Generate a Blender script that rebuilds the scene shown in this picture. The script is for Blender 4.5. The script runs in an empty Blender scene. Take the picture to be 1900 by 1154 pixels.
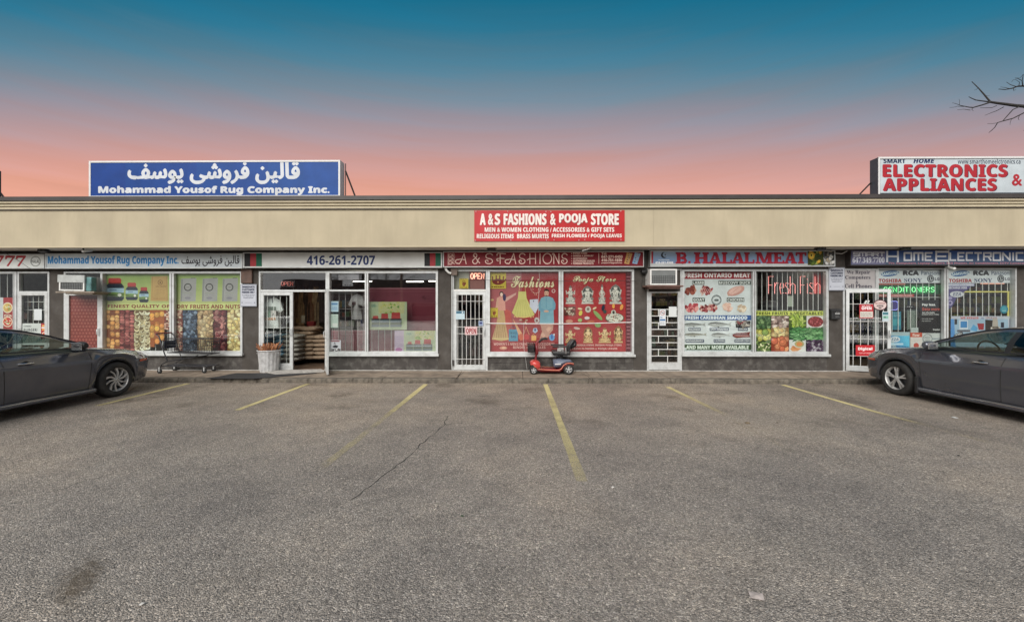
import bpy, bmesh, math, random
from math import sin, cos, pi, radians, sqrt, atan2
from mathutils import Vector, Matrix
random.seed(7)
SC = bpy.context.scene
COL = SC.collection
# ---------------------------------------------------------------- camera
FPX = 750.0; YAW = radians(0.62); CAMH = 1.635
cam = bpy.data.objects.new('camera', bpy.data.cameras.new('camera'))
COL.objects.link(cam); SC.camera = cam
cam.location = (0, 0, CAMH); cam.rotation_euler = (radians(90), 0, YAW)
cam.data.sensor_width = 36; cam.data.lens = 36 * FPX / 1900
cam.data.shift_y = -4.0 / 1900
cam.data.clip_end = 1500; cam.data.clip_start = 0.05
# ---------------------------------------------------------------- sky
W = bpy.data.worlds.new('World'); SC.world = W; W.use_nodes = True
SUN_EL, SUN_AZ = radians(35), radians(197)      # behind the camera, a little from the left
def setup_world():
    nt = W.node_tree; N = nt.nodes; L = nt.links; N.clear()
    out = N.new('ShaderNodeOutputWorld'); add = N.new('ShaderNodeAddShader')
    b1 = N.new('ShaderNodeBackground'); b2 = N.new('ShaderNodeBackground')
    sky = N.new('ShaderNodeTexSky'); sky.sky_type = 'NISHITA'; sky.sun_disc = False
    sky.sun_elevation = SUN_EL; sky.sun_rotation = SUN_AZ
    L.new(sky.outputs[0], b2.inputs[0]); b2.inputs[1].default_value = 0.002
    tc = N.new('ShaderNodeTexCoord'); sp = N.new('ShaderNodeSeparateXYZ'); L.new(tc.outputs['Generated'], sp.inputs[0])
    def m(op, a, b=None, c=None):
        n = N.new('ShaderNodeMath'); n.operation = op
        for i, v in enumerate((a, b, c)):
            if v is None: continue
            if isinstance(v, (int, float)): n.inputs[i].default_value = v
            else: L.new(v, n.inputs[i])
        return n.outputs[0]
    x, y, z = sp.outputs
    den = m('SQRT', m('ADD', m('ADD', m('MULTIPLY', y, y), m('MULTIPLY', m('MULTIPLY', x, x), 0.10)), 0.004))
    v = m('DIVIDE', z, den)
    # long thin streaks of cloud
    mp = N.new('ShaderNodeMapping'); mp.inputs['Scale'].default_value = (1.3, 1.3, 24); mp.inputs['Rotation'].default_value = (0, radians(2.5), 0)
    L.new(tc.outputs['Generated'], mp.inputs[0])
    nz = N.new('ShaderNodeTexNoise'); nz.inputs['Scale'].default_value = 1.3; nz.inputs['Detail'].default_value = 5; nz.inputs['Roughness'].default_value = 0.55
    L.new(mp.outputs[0], nz.inputs['Vector'])
    s = m('SUBTRACT', nz.outputs[0], 0.5)
    v2 = m('ADD', m('ADD', v, m('MULTIPLY', x, 0.028)), m('MULTIPLY', s, 0.11))
    cr = N.new('ShaderNodeValToRGB'); L.new(v2, cr.inputs[0])
    def sl(c): return tuple((q/255/12.92 if q/255 <= .04045 else ((q/255+.055)/1.055)**2.4) for q in c) + (1,)
    stops = [(0.0, (230,164,138)), (.27, (230,164,142)), (.305, (222,162,148)), (.355, (203,156,150)), (.405, (180,152,155)), (.465, (152,146,157)), (.525, (120,138,153)), (.60, (82,128,150)), (.68, (46,118,146)), (.75, (26,110,140)), (1.0, (20,98,134))]
    e = cr.color_ramp.elements
    while len(e) > 1: e.remove(e[-1])
    e[0].position = stops[0][0]; e[0].color = sl(stops[0][1])
    for p, c in stops[1:]:
        q = e.new(p); q.color = sl(c)
    # away from the sunset the sky turns into an even pale overcast
    mr = N.new('ShaderNodeMapRange'); mr.interpolation_type = 'SMOOTHSTEP'; L.new(y, mr.inputs[0]); mr.inputs[1].default_value = .42; mr.inputs[2].default_value = -.45
    mx = N.new('ShaderNodeMix'); mx.data_type = 'RGBA'; L.new(mr.outputs[0], mx.inputs[0]); L.new(cr.outputs[0], mx.inputs[6]); mx.inputs[7].default_value = (.50, .50, .51, 1)
    br = N.new('ShaderNodeMapRange'); L.new(nz.outputs[0], br.inputs[0]); br.inputs[1].default_value = .35; br.inputs[2].default_value = .65; br.inputs[3].default_value = .94; br.inputs[4].default_value = 1.07
    L.new(mx.outputs[2], b1.inputs[0]); L.new(br.outputs[0], b1.inputs[1])
    L.new(b1.outputs[0], add.inputs[0]); L.new(b2.outputs[0], add.inputs[1]); L.new(add.outputs[0], out.inputs[0])
setup_world()
# ---------------------------------------------------------------- soft daylight
sun = bpy.data.objects.new('sun', bpy.data.lights.new('sun', 'SUN')); COL.objects.link(sun)
sun.data.energy = 3.7; sun.data.angle = radians(52); sun.data.color = (1.0, 0.965, 0.91)
_d = Vector((sin(SUN_AZ) * cos(SUN_EL), cos(SUN_AZ) * cos(SUN_EL), sin(SUN_EL)))
sun.rotation_euler = _d.to_track_quat('Z', 'Y').to_euler(); sun.location = (0, -10, 20)
vs = SC.view_settings; vs.view_transform = 'Standard'; vs.look = 'None'; vs.exposure = 0.0; vs.gamma = 1.0
try: vs.use_curve_mapping = False
except Exception: pass
SC.render.film_transparent = False
try:
    SC.cycles.max_bounces = 8; SC.cycles.transparent_max_bounces = 16; SC.cycles.caustics_reflective = False; SC.cycles.caustics_refractive = False
except Exception: pass

# ================================================================ helpers
def lin(c, g=1.0):
    return tuple(min(1.0, g * (q/255/12.92 if q/255 <= .04045 else ((q/255+.055)/1.055)**2.4)) for q in c[:3])
CT, ST = cos(YAW), sin(YAW)
def W3(px, py, Y):
    "world point on the plane y=Y that the photo shows at (px,py)"
    u = (px - 950) / FPX; v = (573 - py) / FPX
    k = Y / (u * ST + CT)
    return Vector((k * (u * CT - ST), Y, CAMH + k * v))
def wx(px, Y): return W3(px, 573, Y).x
def wz(py, Y, px=950): return W3(px, py, Y).z
def G(px, py, z=0.0):
    u = (px - 950) / FPX; v = (573 - py) / FPX
    k = (z - CAMH) / v
    return Vector((k * (u * CT - ST), k * (u * ST + CT), z))

class MB:
    "collects polygons; builds ONE mesh object"
    def __init__(s): s.v = []; s.f = []; s.m = []; s.c = []; s.sm = []; s.mi = 0; s.col = (1, 1, 1); s.smooth = False
    def add(s, vs_, fs, smooth=None):
        b = len(s.v); s.v += [tuple(p) for p in vs_]
        for f in fs:
            s.f.append([b + i for i in f]); s.m.append(s.mi); s.c.append(s.col); s.sm.append(s.smooth if smooth is None else smooth)
        return s
    def quad(s, a, b, c, d): return s.add([a, b, c, d], [(0, 1, 2, 3)])
    def box(s, x0, y0, z0, x1, y1, z1):
        x0, x1 = sorted((x0, x1)); y0, y1 = sorted((y0, y1)); z0, z1 = sorted((z0, z1))
        return s.add([(x0,y0,z0),(x1,y0,z0),(x1,y1,z0),(x0,y1,z0),(x0,y0,z1),(x1,y0,z1),(x1,y1,z1),(x0,y1,z1)],
                     [(0,3,2,1),(4,5,6,7),(0,1,5,4),(1,2,6,5),(2,3,7,6),(3,0,4,7)])
    def cbox(s, x0, y0, z0, x1, y1, z1, b=0.01):
        "box with chamfered edges"
        bm = bmesh.new(); bmesh.ops.create_cube(bm, size=1)
        for q in bm.verts: q.co = Vector(((x0+x1)/2 + q.co.x*(x1-x0), (y0+y1)/2 + q.co.y*(y1-y0), (z0+z1)/2 + q.co.z*(z1-z0)))
        bmesh.ops.bevel(bm, geom=bm.edges[:], offset=b, segments=2, profile=0.5, affect='EDGES')
        bm.verts.index_update(); s.add([q.co.copy() for q in bm.verts], [[q.index for q in f.verts] for f in bm.faces]); bm.free(); return s
    def tube(s, pts, r, n=6, cap=True, smooth=True):
        pts = [Vector(p) for p in pts]; rs = r if isinstance(r, (list, tuple)) else [r] * len(pts)
        vv = []; ff = []; up = None
        for i, p in enumerate(pts):
            t = (pts[min(i+1, len(pts)-1)] - pts[max(i-1, 0)])
            if t.length < 1e-9: t = Vector((0, 0, 1))
            t.normalize()
            if up is None:
                up = Vector((0, 0, 1)) if abs(t.z) < .9 else Vector((1, 0, 0))
            a = t.cross(up)
            if a.length < 1e-4: a = t.orthogonal()
            a.normalize(); b = t.cross(a); b.normalize(); up = a.cross(t)
            for k in range(n):
                an = 2*pi*k/n; vv.append(p + (a*cos(an) + b*sin(an)) * rs[i])
        for i in range(len(pts)-1):
            for k in range(n):
                ff.append((i*n+k, i*n+(k+1) % n, (i+1)*n+(k+1) % n, (i+1)*n+k))
        s.add(vv, ff, smooth)
        if cap:
            s.add([vv[k] for k in range(n)], [tuple(range(n))[::-1]], False); s.add([vv[(len(pts)-1)*n+k] for k in range(n)], [tuple(range(n))], False)
        return s
    def lathe(s, prof, c=(0, 0, 0), axis='z', n=24, smooth=True, arc=(0, 2*pi)):
        "prof = [(r,h)...] turned about axis through c"
        vv = []; ff = []; full = abs(arc[1]-arc[0]-2*pi) < 1e-6; m = n if full else n+1
        for r, h in prof:
            for k in range(m):
                a = arc[0] + (arc[1]-arc[0])*k/n; u, w = r*cos(a), r*sin(a)
                p = (u, w, h) if axis == 'z' else (u, h, w) if axis == 'y' else (h, u, w)
                vv.append((p[0]+c[0], p[1]+c[1], p[2]+c[2]))
        for i in range(len(prof)-1):
            for k in range(n if full else n):
                k2 = (k+1) % m
                ff.append((i*m+k, i*m+k2, (i+1)*m+k2, (i+1)*m+k))
        return s.add(vv, ff, smooth)
    def prism(s, poly, y0, y1):
        "polygon given in (x,z), extruded from y0 to y1"
        n = len(poly); vv = [(p[0], y0, p[1]) for p in poly] + [(p[0], y1, p[1]) for p in poly]
        ff = [tuple(range(n)), tuple(range(2*n-1, n-1, -1))] + [(i, n+i, n+(i+1) % n, (i+1) % n) for i in range(n)]
        return s.add(vv, ff)
    def prismx(s, poly, x0, x1):
        "polygon given in (y,z), extruded along x"
        n = len(poly); vv = [(x0, p[0], p[1]) for p in poly] + [(x1, p[0], p[1]) for p in poly]
        ff = [tuple(range(n)), tuple(range(2*n-1, n-1, -1))] + [(i, n+i, n+(i+1) % n, (i+1) % n) for i in range(n)]
        return s.add(vv, ff)
    def grid(s, rows, smooth=True, closed=False):
        n = len(rows[0]); vv = [p for r in rows for p in r]; ff = []
        for i in range(len(rows)-1):
            for k in range(n if closed else n-1):
                k2 = (k+1) % n; ff.append((i*n+k, i*n+k2, (i+1)*n+k2, (i+1)*n+k))
        return s.add(vv, ff, smooth)
    def xf(s, M, frm=0):
        for i in range(frm, len(s.v)): s.v[i] = tuple(M @ Vector(s.v[i]))
        return s
    def build(s, name, mats, parent=None, loc=None, recalc=True, weld=False):
        if not isinstance(mats, (list, tuple)): mats = [mats]
        me = bpy.data.meshes.new(name)
        if loc is None:
            if parent is not None: org = WL(parent)
            elif s.v:
                xs = [p[0] for p in s.v]; ys = [p[1] for p in s.v]; zs = [p[2] for p in s.v]
                org = Vector(((min(xs)+max(xs))/2, (min(ys)+max(ys))/2, min(zs)))
            else: org = Vector()
            local = False
        else: org = Vector(loc)
        me.from_pydata([(p[0]-org.x, p[1]-org.y, p[2]-org.z) for p in s.v], [], s.f)
        for m_ in mats: me.materials.append(m_)
        me.polygons.foreach_set('material_index', s.m); me.polygons.foreach_set('use_smooth', s.sm)
        if recalc or weld:
            bm = bmesh.new(); bm.from_mesh(me)
            if weld: bmesh.ops.remove_doubles(bm, verts=bm.verts[:], dist=1e-4)
            if recalc: bmesh.ops.recalc_face_normals(bm, faces=bm.faces[:])
            bm.to_mesh(me); bm.free()
        if any(c != (1, 1, 1) for c in s.c) and not weld:
            ca = me.color_attributes.new('Col', 'FLOAT_COLOR', 'CORNER'); arr = []
            for p, c in zip(me.polygons, s.c): arr += (list(c[:3]) + [1.0]) * p.loop_total
            ca.data.foreach_set('color', arr)
        me.update()
        o = bpy.data.objects.new(name, me); COL.objects.link(o)
        if parent is not None:
            o.parent = parent; o.location = (0, 0, 0) if loc is None else org - WL(parent)
        else: o.location = org
        o['_o'] = 1; del o['_o']
        return o
def WL(o):
    v = Vector(o.location)
    while o.parent is not None: o = o.parent; v += Vector(o.location)
    return v
def tag(o, label=None, cat=None, group=None, kind=None):
    if label: o['label'] = label
    if cat: o['category'] = cat
    if group: o['group'] = group
    if kind: o['kind'] = kind
    return o
def thing(name, label, cat, loc=(0, 0, 0), group=None, rz=0):
    o = bpy.data.objects.new(name, None); COL.objects.link(o); o.location = loc; o.rotation_euler = (0, 0, rz); o.empty_display_size = 0.2
    return tag(o, label, cat, group)
def local_part(mb, name, mats, parent, **k):
    "part whose coordinates are already local to the thing"
    return mb.build(name, mats, parent, loc=WL(parent), **k) if False else _lp(mb, name, mats, parent, **k)
def _lp(mb, name, mats, parent, **k):
    o = mb.build(name, mats, None, loc=(0, 0, 0), **k); o.parent = parent; o.location = (0, 0, 0); return o
def ctree(o, parent=None):
    c = o.copy(); COL.objects.link(c); c.parent = parent
    for ch in o.children: ctree(ch, c)
    return c

# ---------------------------------------------------------------- materials
def nodes(name):
    m = bpy.data.materials.new(name); m.use_nodes = True; nt = m.node_tree; b = nt.nodes['Principled BSDF']; return m, nt, b
def mat(name, c, rough=0.6, metal=0.0, var=0.12, scale=6.0, bump=0.0, bscale=60.0, coat=0.0, emit=None, es=0.0, spec=None, dirt=None, dscale=2.0, damt=0.5, dstretch=None):
    m, nt, b = nodes(name); N, L = nt.nodes, nt.links; c = lin(c) if max(c) > 1.0 else tuple(c)
    b.inputs['Roughness'].default_value = rough; b.inputs['Metallic'].default_value = metal
    if spec is not None: b.inputs['Specular IOR Level'].default_value = spec
    if coat: b.inputs['Coat Weight'].default_value = coat; b.inputs['Coat Roughness'].default_value = 0.08
    tc = N.new('ShaderNodeTexCoord')
    nz = N.new('ShaderNodeTexNoise'); nz.inputs['Scale'].default_value = scale; nz.inputs['Detail'].default_value = 6; L.new(tc.outputs['Object'], nz.inputs['Vector'])
    r = N.new('ShaderNodeValToRGB'); L.new(nz.outputs[0], r.inputs[0]); e = r.color_ramp.elements
    e[0].position = .3; e[1].position = .7
    e[0].color = tuple(q*(1-var) for q in c) + (1,); e[1].color = tuple(min(1, q*(1+var)) for q in c) + (1,)
    colr = r.outputs[0]
    if dirt is not None:
        d = lin(dirt) if max(dirt) > 1 else dirt
        n2 = N.new('ShaderNodeTexNoise'); n2.inputs['Scale'].default_value = dscale; n2.inputs['Detail'].default_value = 8; n2.inputs['Roughness'].default_value = .65
        dm = N.new('ShaderNodeMapping'); dm.inputs['Scale'].default_value = dstretch or (1, 1, 1); L.new(tc.outputs['Object'], dm.inputs[0]); L.new(dm.outputs[0], n2.inputs['Vector'])
        r2 = N.new('ShaderNodeValToRGB'); L.new(n2.outputs[0], r2.inputs[0]); r2.color_ramp.elements[0].position = .48; r2.color_ramp.elements[1].position = .72
        r2.color_ramp.elements[1].color = (damt, damt, damt, 1)
        mx = N.new('ShaderNodeMix'); mx.data_type = 'RGBA'; L.new(r2.outputs[0], mx.inputs[0]); L.new(colr, mx.inputs[6]); mx.inputs[7].default_value = d + (1,)
        colr = mx.outputs[2]
    L.new(colr, b.inputs['Base Color'])
    if bump:
        nb = N.new('ShaderNodeTexNoise'); nb.inputs['Scale'].default_value = bscale; nb.inputs['Detail'].default_value = 4; L.new(tc.outputs['Object'], nb.inputs['Vector'])
        bp = N.new('ShaderNodeBump'); bp.inputs['Strength'].default_value = bump; bp.inputs['Distance'].default_value = 0.01
        L.new(nb.outputs[0], bp.inputs['Height']); L.new(bp.outputs[0], b.inputs['Normal'])
    if emit is not None:
        b.inputs['Emission Color'].default_value = lin(emit) + (1,); b.inputs['Emission Strength'].default_value = es
    return m
def printmat(name, rough=0.45, g=1.0, sat=0.95):
    m, nt, b = nodes(name); N, L = nt.nodes, nt.links
    a = N.new('ShaderNodeVertexColor'); a.layer_name = 'Col'
    tc = N.new('ShaderNodeTexCoord'); nz = N.new('ShaderNodeTexNoise'); nz.inputs['Scale'].default_value = 3.5; nz.inputs['Detail'].default_value = 7; L.new(tc.outputs['Object'], nz.inputs['Vector'])
    mr = N.new('ShaderNodeMapRange'); L.new(nz.outputs[0], mr.inputs[0]); mr.inputs[1].default_value = .3; mr.inputs[2].default_value = .7; mr.inputs[3].default_value = .80*g; mr.inputs[4].default_value = .98*g
    hs = N.new('ShaderNodeHueSaturation'); hs.inputs['Saturation'].default_value = sat; L.new(a.outputs[0], hs.inputs['Color'])
    mx = N.new('ShaderNodeVectorMath'); mx.operation = 'SCALE'; L.new(hs.outputs[0], mx.inputs[0]); L.new(mr.outputs[0], mx.inputs['Scale'])
    L.new(mx.outputs[0], b.inputs['Base Color']); b.inputs['Roughness'].default_value = rough; b.inputs['Specular IOR Level'].default_value = .18
    return m
M = {}
M['print'] = printmat('printed_vinyl', 0.4)
M['paint_print'] = printmat('painted_face', 0.55)
def glassmat(name, tint=(.95, .97, .96), refl=0.12, rough=0.01):
    m = bpy.data.materials.new(name); m.use_nodes = True; nt = m.node_tree; N, L = nt.nodes, nt.links; N.clear()
    o = N.new('ShaderNodeOutputMaterial'); t = N.new('ShaderNodeBsdfTransparent'); g = N.new('ShaderNodeBsdfGlossy'); mx = N.new('ShaderNodeMixShader')
    t.inputs[0].default_value = tint + (1,); g.inputs['Roughness'].default_value = rough
    tc = N.new('ShaderNodeTexCoord'); nz = N.new('ShaderNodeTexNoise'); nz.inputs['Scale'].default_value = 1.1; nz.inputs['Detail'].default_value = 1; L.new(tc.outputs['Object'], nz.inputs['Vector'])
    bp = N.new('ShaderNodeBump'); bp.inputs['Strength'].default_value = .05; bp.inputs['Distance'].default_value = .03; L.new(nz.outputs[0], bp.inputs['Height']); L.new(bp.outputs[0], g.inputs['Normal'])
    lw = N.new('ShaderNodeLayerWeight'); lw.inputs[0].default_value = .5
    pw = N.new('ShaderNodeMath'); pw.operation = 'POWER'; L.new(lw.outputs['Facing'], pw.inputs[0]); pw.inputs[1].default_value = 4.5
    ad = N.new('ShaderNodeMath'); ad.operation = 'MULTIPLY_ADD'; L.new(pw.outputs[0], ad.inputs[0]); ad.inputs[1].default_value = .8; ad.inputs[2].default_value = refl; ad.use_clamp = True
    L.new(ad.outputs[0], mx.inputs[0]); L.new(t.outputs[0], mx.inputs[1]); L.new(g.outputs[0], mx.inputs[2]); L.new(mx.outputs[0], o.inputs[0])
    return m
def emitmat(name, c, s):
    m, nt, b = nodes(name); b.inputs['Base Color'].default_value = (.8, .8, .8, 1); b.inputs['Emission Color'].default_value = lin(c) + (1,); b.inputs['Emission Strength'].default_value = s; return m

# ---------------------------------------------------------------- lettering
def _mc(base_up, base_lo, base_dg=None):
    def f(t):
        o = ''
        for ch in t:
            if 'A' <= ch <= 'Z' and base_up: o += chr(base_up + ord(ch) - 65)
            elif 'a' <= ch <= 'z' and base_lo: o += chr(base_lo + ord(ch) - 97)
            elif '0' <= ch <= '9' and base_dg: o += chr(base_dg + ord(ch) - 48)
            else: o += ch
        return o
    return f
STY = {'r': lambda t: t, 'b': _mc(0x1D5D4, 0x1D5EE, 0x1D7EC), 'bi': _mc(0x1D63C, 0x1D656, 0x1D7EC), 'serif': _mc(0x1D400, 0x1D41A, 0x1D7CE),
       'script': _mc(0x1D4D0, 0x1D4EA), 'seriti': _mc(0x1D468, 0x1D482), 'sans': _mc(0x1D5A0, 0x1D5BA, 0x1D7E2)}
_tc = {}
def glyphs(t, style='r', gap=1.0):
    k = (t, style, gap)
    if k in _tc: return _tc[k]
    cu = bpy.data.curves.new('lettering', 'FONT'); cu.body = STY[style](t); cu.resolution_u = 2; cu.space_character = gap
    cu.materials.append(None); cu.materials.append(None)
    for i, q in enumerate(cu.body_format): q.material_index = i % 2
    ob = bpy.data.objects.new('lettering', cu); 
    me = ob.to_mesh()
    vs_ = [(v.co.x, v.co.y) for v in me.vertices]; fs = [(tuple(p.vertices), p.material_index) for p in me.polygons]
    ob.to_mesh_clear(); bpy.data.objects.remove(ob); bpy.data.curves.remove(cu)
    _tc[k] = (vs_, fs); return _tc[k]

class Print(MB):
    "flat print laid on the plane y=Y, drawn in photo pixels; later shapes lie a hair in front of earlier ones"
    def __init__(s, Y, g=1.3): super().__init__(); s.Y = Y; s.n = 0; s.g = g; s.step = 0.00004
    def _p(s, x, y, k=0.0):
        q = W3(x, y, s.Y); return (q.x, s.Y - s.n*s.step - k, q.z)
    def poly(s, pts, c):
        s.n += 1; s.col = lin(c, s.g); return s.add([s._p(*p) for p in pts], [tuple(range(len(pts)))])
    def rect(s, x0, y0, x1, y1, c): return s.poly([(x0, y1), (x1, y1), (x1, y0), (x0, y0)], c)
    def ell(s, cx, cy, rx, ry, c, n=12, rot=0.0):
        return s.poly([(cx + rx*cos(a)*cos(rot) - ry*sin(a)*sin(rot), cy + rx*cos(a)*sin(rot) + ry*sin(a)*cos(rot)) for a in [-2*pi*k/n for k in range(n)]], c)
    def ring(s, cx, cy, r, w, c, n=20):
        s.n += 1; s.col = lin(c, s.g)
        for k in range(n):
            a, b = 2*pi*k/n, 2*pi*(k+1)/n
            s.add([s._p(cx+r*cos(a), cy+r*sin(a)), s._p(cx+r*cos(b), cy+r*sin(b)), s._p(cx+(r-w)*cos(b), cy+(r-w)*sin(b)), s._p(cx+(r-w)*cos(a), cy+(r-w)*sin(a))], [(0, 1, 2, 3)])
    def line(s, pts, w, c):
        s.n += 1; s.col = lin(c, s.g)
        for i in range(len(pts)-1):
            (x0, y0), (x1, y1) = pts[i], pts[i+1]; d = max(1e-6, sqrt((x1-x0)**2+(y1-y0)**2)); nx, ny = -(y1-y0)/d*w/2, (x1-x0)/d*w/2; ex, ey = (x1-x0)/d*w*.3, (y1-y0)/d*w*.3
            s.n += .2
            s.add([s._p(x0+nx-ex, y0+ny-ey), s._p(x1+nx+ex, y1+ny+ey), s._p(x1-nx+ex, y1-ny+ey), s._p(x0-nx-ex, y0-ny-ey)], [(0, 1, 2, 3)])
    def outline(s, x0, y0, x1, y1, w, c):
        s.line([(x0, y0), (x1, y0), (x1, y1), (x0, y1), (x0, y0)], w, c)
    def text(s, t, x0, y0, x1, y1, c, style='b', bold=0.0, gap=1.0, slant=0.0, rot=0.0):
        "text whose drawn box fills x0..x1, y0..y1 (photo pixels)"
        vv, ff = glyphs(t, style, gap)
        if not vv: return
        ax, bx = min(p[0] for p in vv), max(p[0] for p in vv); ay, by = min(p[1] for p in vv), max(p[1] for p in vv)
        s.col = lin(c, s.g); offs = [(0, 0)] if not bold else [(-bold, 0), (bold, 0), (0, bold), (0, -bold), (0, 0)]
        cx, cy = (x0+x1)/2, (y0+y1)/2
        for ox, oy in offs:
            s.n += 1
            pts = []
            for x, y in vv:
                fx, fy = (x-ax)/(bx-ax), (y-ay)/(by-ay)
                X = x0 + fx*(x1-x0) + ox + slant*(fy-.5)*(y1-y0); Y_ = y1 - fy*(y1-y0) + oy
                if rot: X, Y_ = cx + (X-cx)*cos(rot) - (Y_-cy)*sin(rot), cy + (X-cx)*sin(rot) + (Y_-cy)*cos(rot)
                pts.append((X, Y_))
            b = len(s.v); s.v += [s._p(*p) for p in pts]
            mi = {}
            for f, m_ in ff:
                if m_ == 1:     # every second letter a hair further out, so joined letters never share a plane
                    f2 = []
                    for i in f:
                        if i not in mi: mi[i] = len(s.v); s.v.append((s.v[b+i][0], s.v[b+i][1]-s.step*.5, s.v[b+i][2]))
                        f2.append(mi[i]-b)
                    f = f2
                s.f.append([b+i for i in f]); s.m.append(s.mi); s.c.append(s.col); s.sm.append(False)
    def scribble(s, x0, y0, x1, y1, c, rows=3, w=0.8, seed=0):
        "lines of print too small to read"
        rr = random.Random(seed + int(x0*7+y0))
        for r in range(rows):
            y = y0 + (r+.5)*(y1-y0)/rows; x = x0
            s.n += 1; s.col = lin(c, s.g)
            while x < x1-1:
                l = min(rr.uniform(1.5, 5), x1-x); h = w*rr.uniform(.8, 1.1)
                s.add([s._p(x, y+h/2), s._p(x+l, y+h/2), s._p(x+l, y-h/2), s._p(x, y-h/2)], [(0, 1, 2, 3)]); x += l + rr.uniform(.6, 1.4)
    def pile(s, x0, y0, x1, y1, cols, bg, n, rx, ry, seed=1, angf=None, sides=8, curve=0):
        "heap of nuts / fruit seen close"
        rr = random.Random(seed); s.rect(x0, y0, x1, y1, bg); n0 = s.n
        for _ in range(n):
            s.n = n0 + 1 + rr.random()*60
            cx, cy = rr.uniform(x0+rx*.7, x1-rx*.7), rr.uniform(y0+ry*.7, y1-ry*.7); c = rr.choice(cols); k = rr.uniform(.85, 1.12)
            a = angf(rr) if angf else rr.uniform(0, pi); q = rr.uniform(.8, 1.15)
            RX = min(rx*q, cx-x0+.3, x1-cx+.3); RY = min(ry*q, cy-y0+.3, y1-cy+.3)
            if RX < rx*.4 or RY < ry*.4: continue
            if curve:
                pts = []
                for j in range(5):
                    t = -1.1 + 2.2*j/4; pts.append((cx + rx*cos(t+a), cy + rx*sin(t+a)))
                pts = [(min(max(px, x0), x1), min(max(py, y0), y1)) for px, py in pts]
                s.line(pts, ry*1.15, [v*.6 for v in c]); s.line(pts, ry*.85, [min(255, v*k) for v in c])
            else:
                s.ell(cx, cy, RX*1.1, RY*1.12, [v*.66 for v in c], sides, a if abs(RX-RY) > .2 and RX == rx*q else 0)
                s.ell(cx-.1, cy-.15, RX*.95, RY*.92, [min(255, v*k) for v in c], sides, a if RX == rx*q else 0)
                s.ell(cx-RX*.2, cy-RY*.25, RX*.4, RY*.35, [min(255, v*k*1.18) for v in c], 6)
        s.n = n0 + 1
    def back(s, x0, y0, x1, y1, t=0.004):
        "give the print a sheet or board of its own thickness behind it"
        a = W3(x0, y1, s.Y); b = W3(x1, y0, s.Y); s.col = (.6, .6, .6); s.box(a.x, s.Y+.0002, a.z, b.x, s.Y+t, b.z)
    def done(s, name, label=None, cat=None, group=None, parent=None, m=None):
        o = s.build(name, m or M['print'], parent, recalc=False)
        if label: tag(o, label, cat, group)
        return o
# ================================================================ depths (metres from the camera)
YC = 8.86      # curb face
YF = 9.25      # fascia face
YS = 9.76      # faces of the box signs
YW = 9.95      # wall
YG = 9.985     # glass
YP = 10.03     # prints stuck behind the glass
ZS = 0.115     # top of the walkway at the wall

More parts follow.
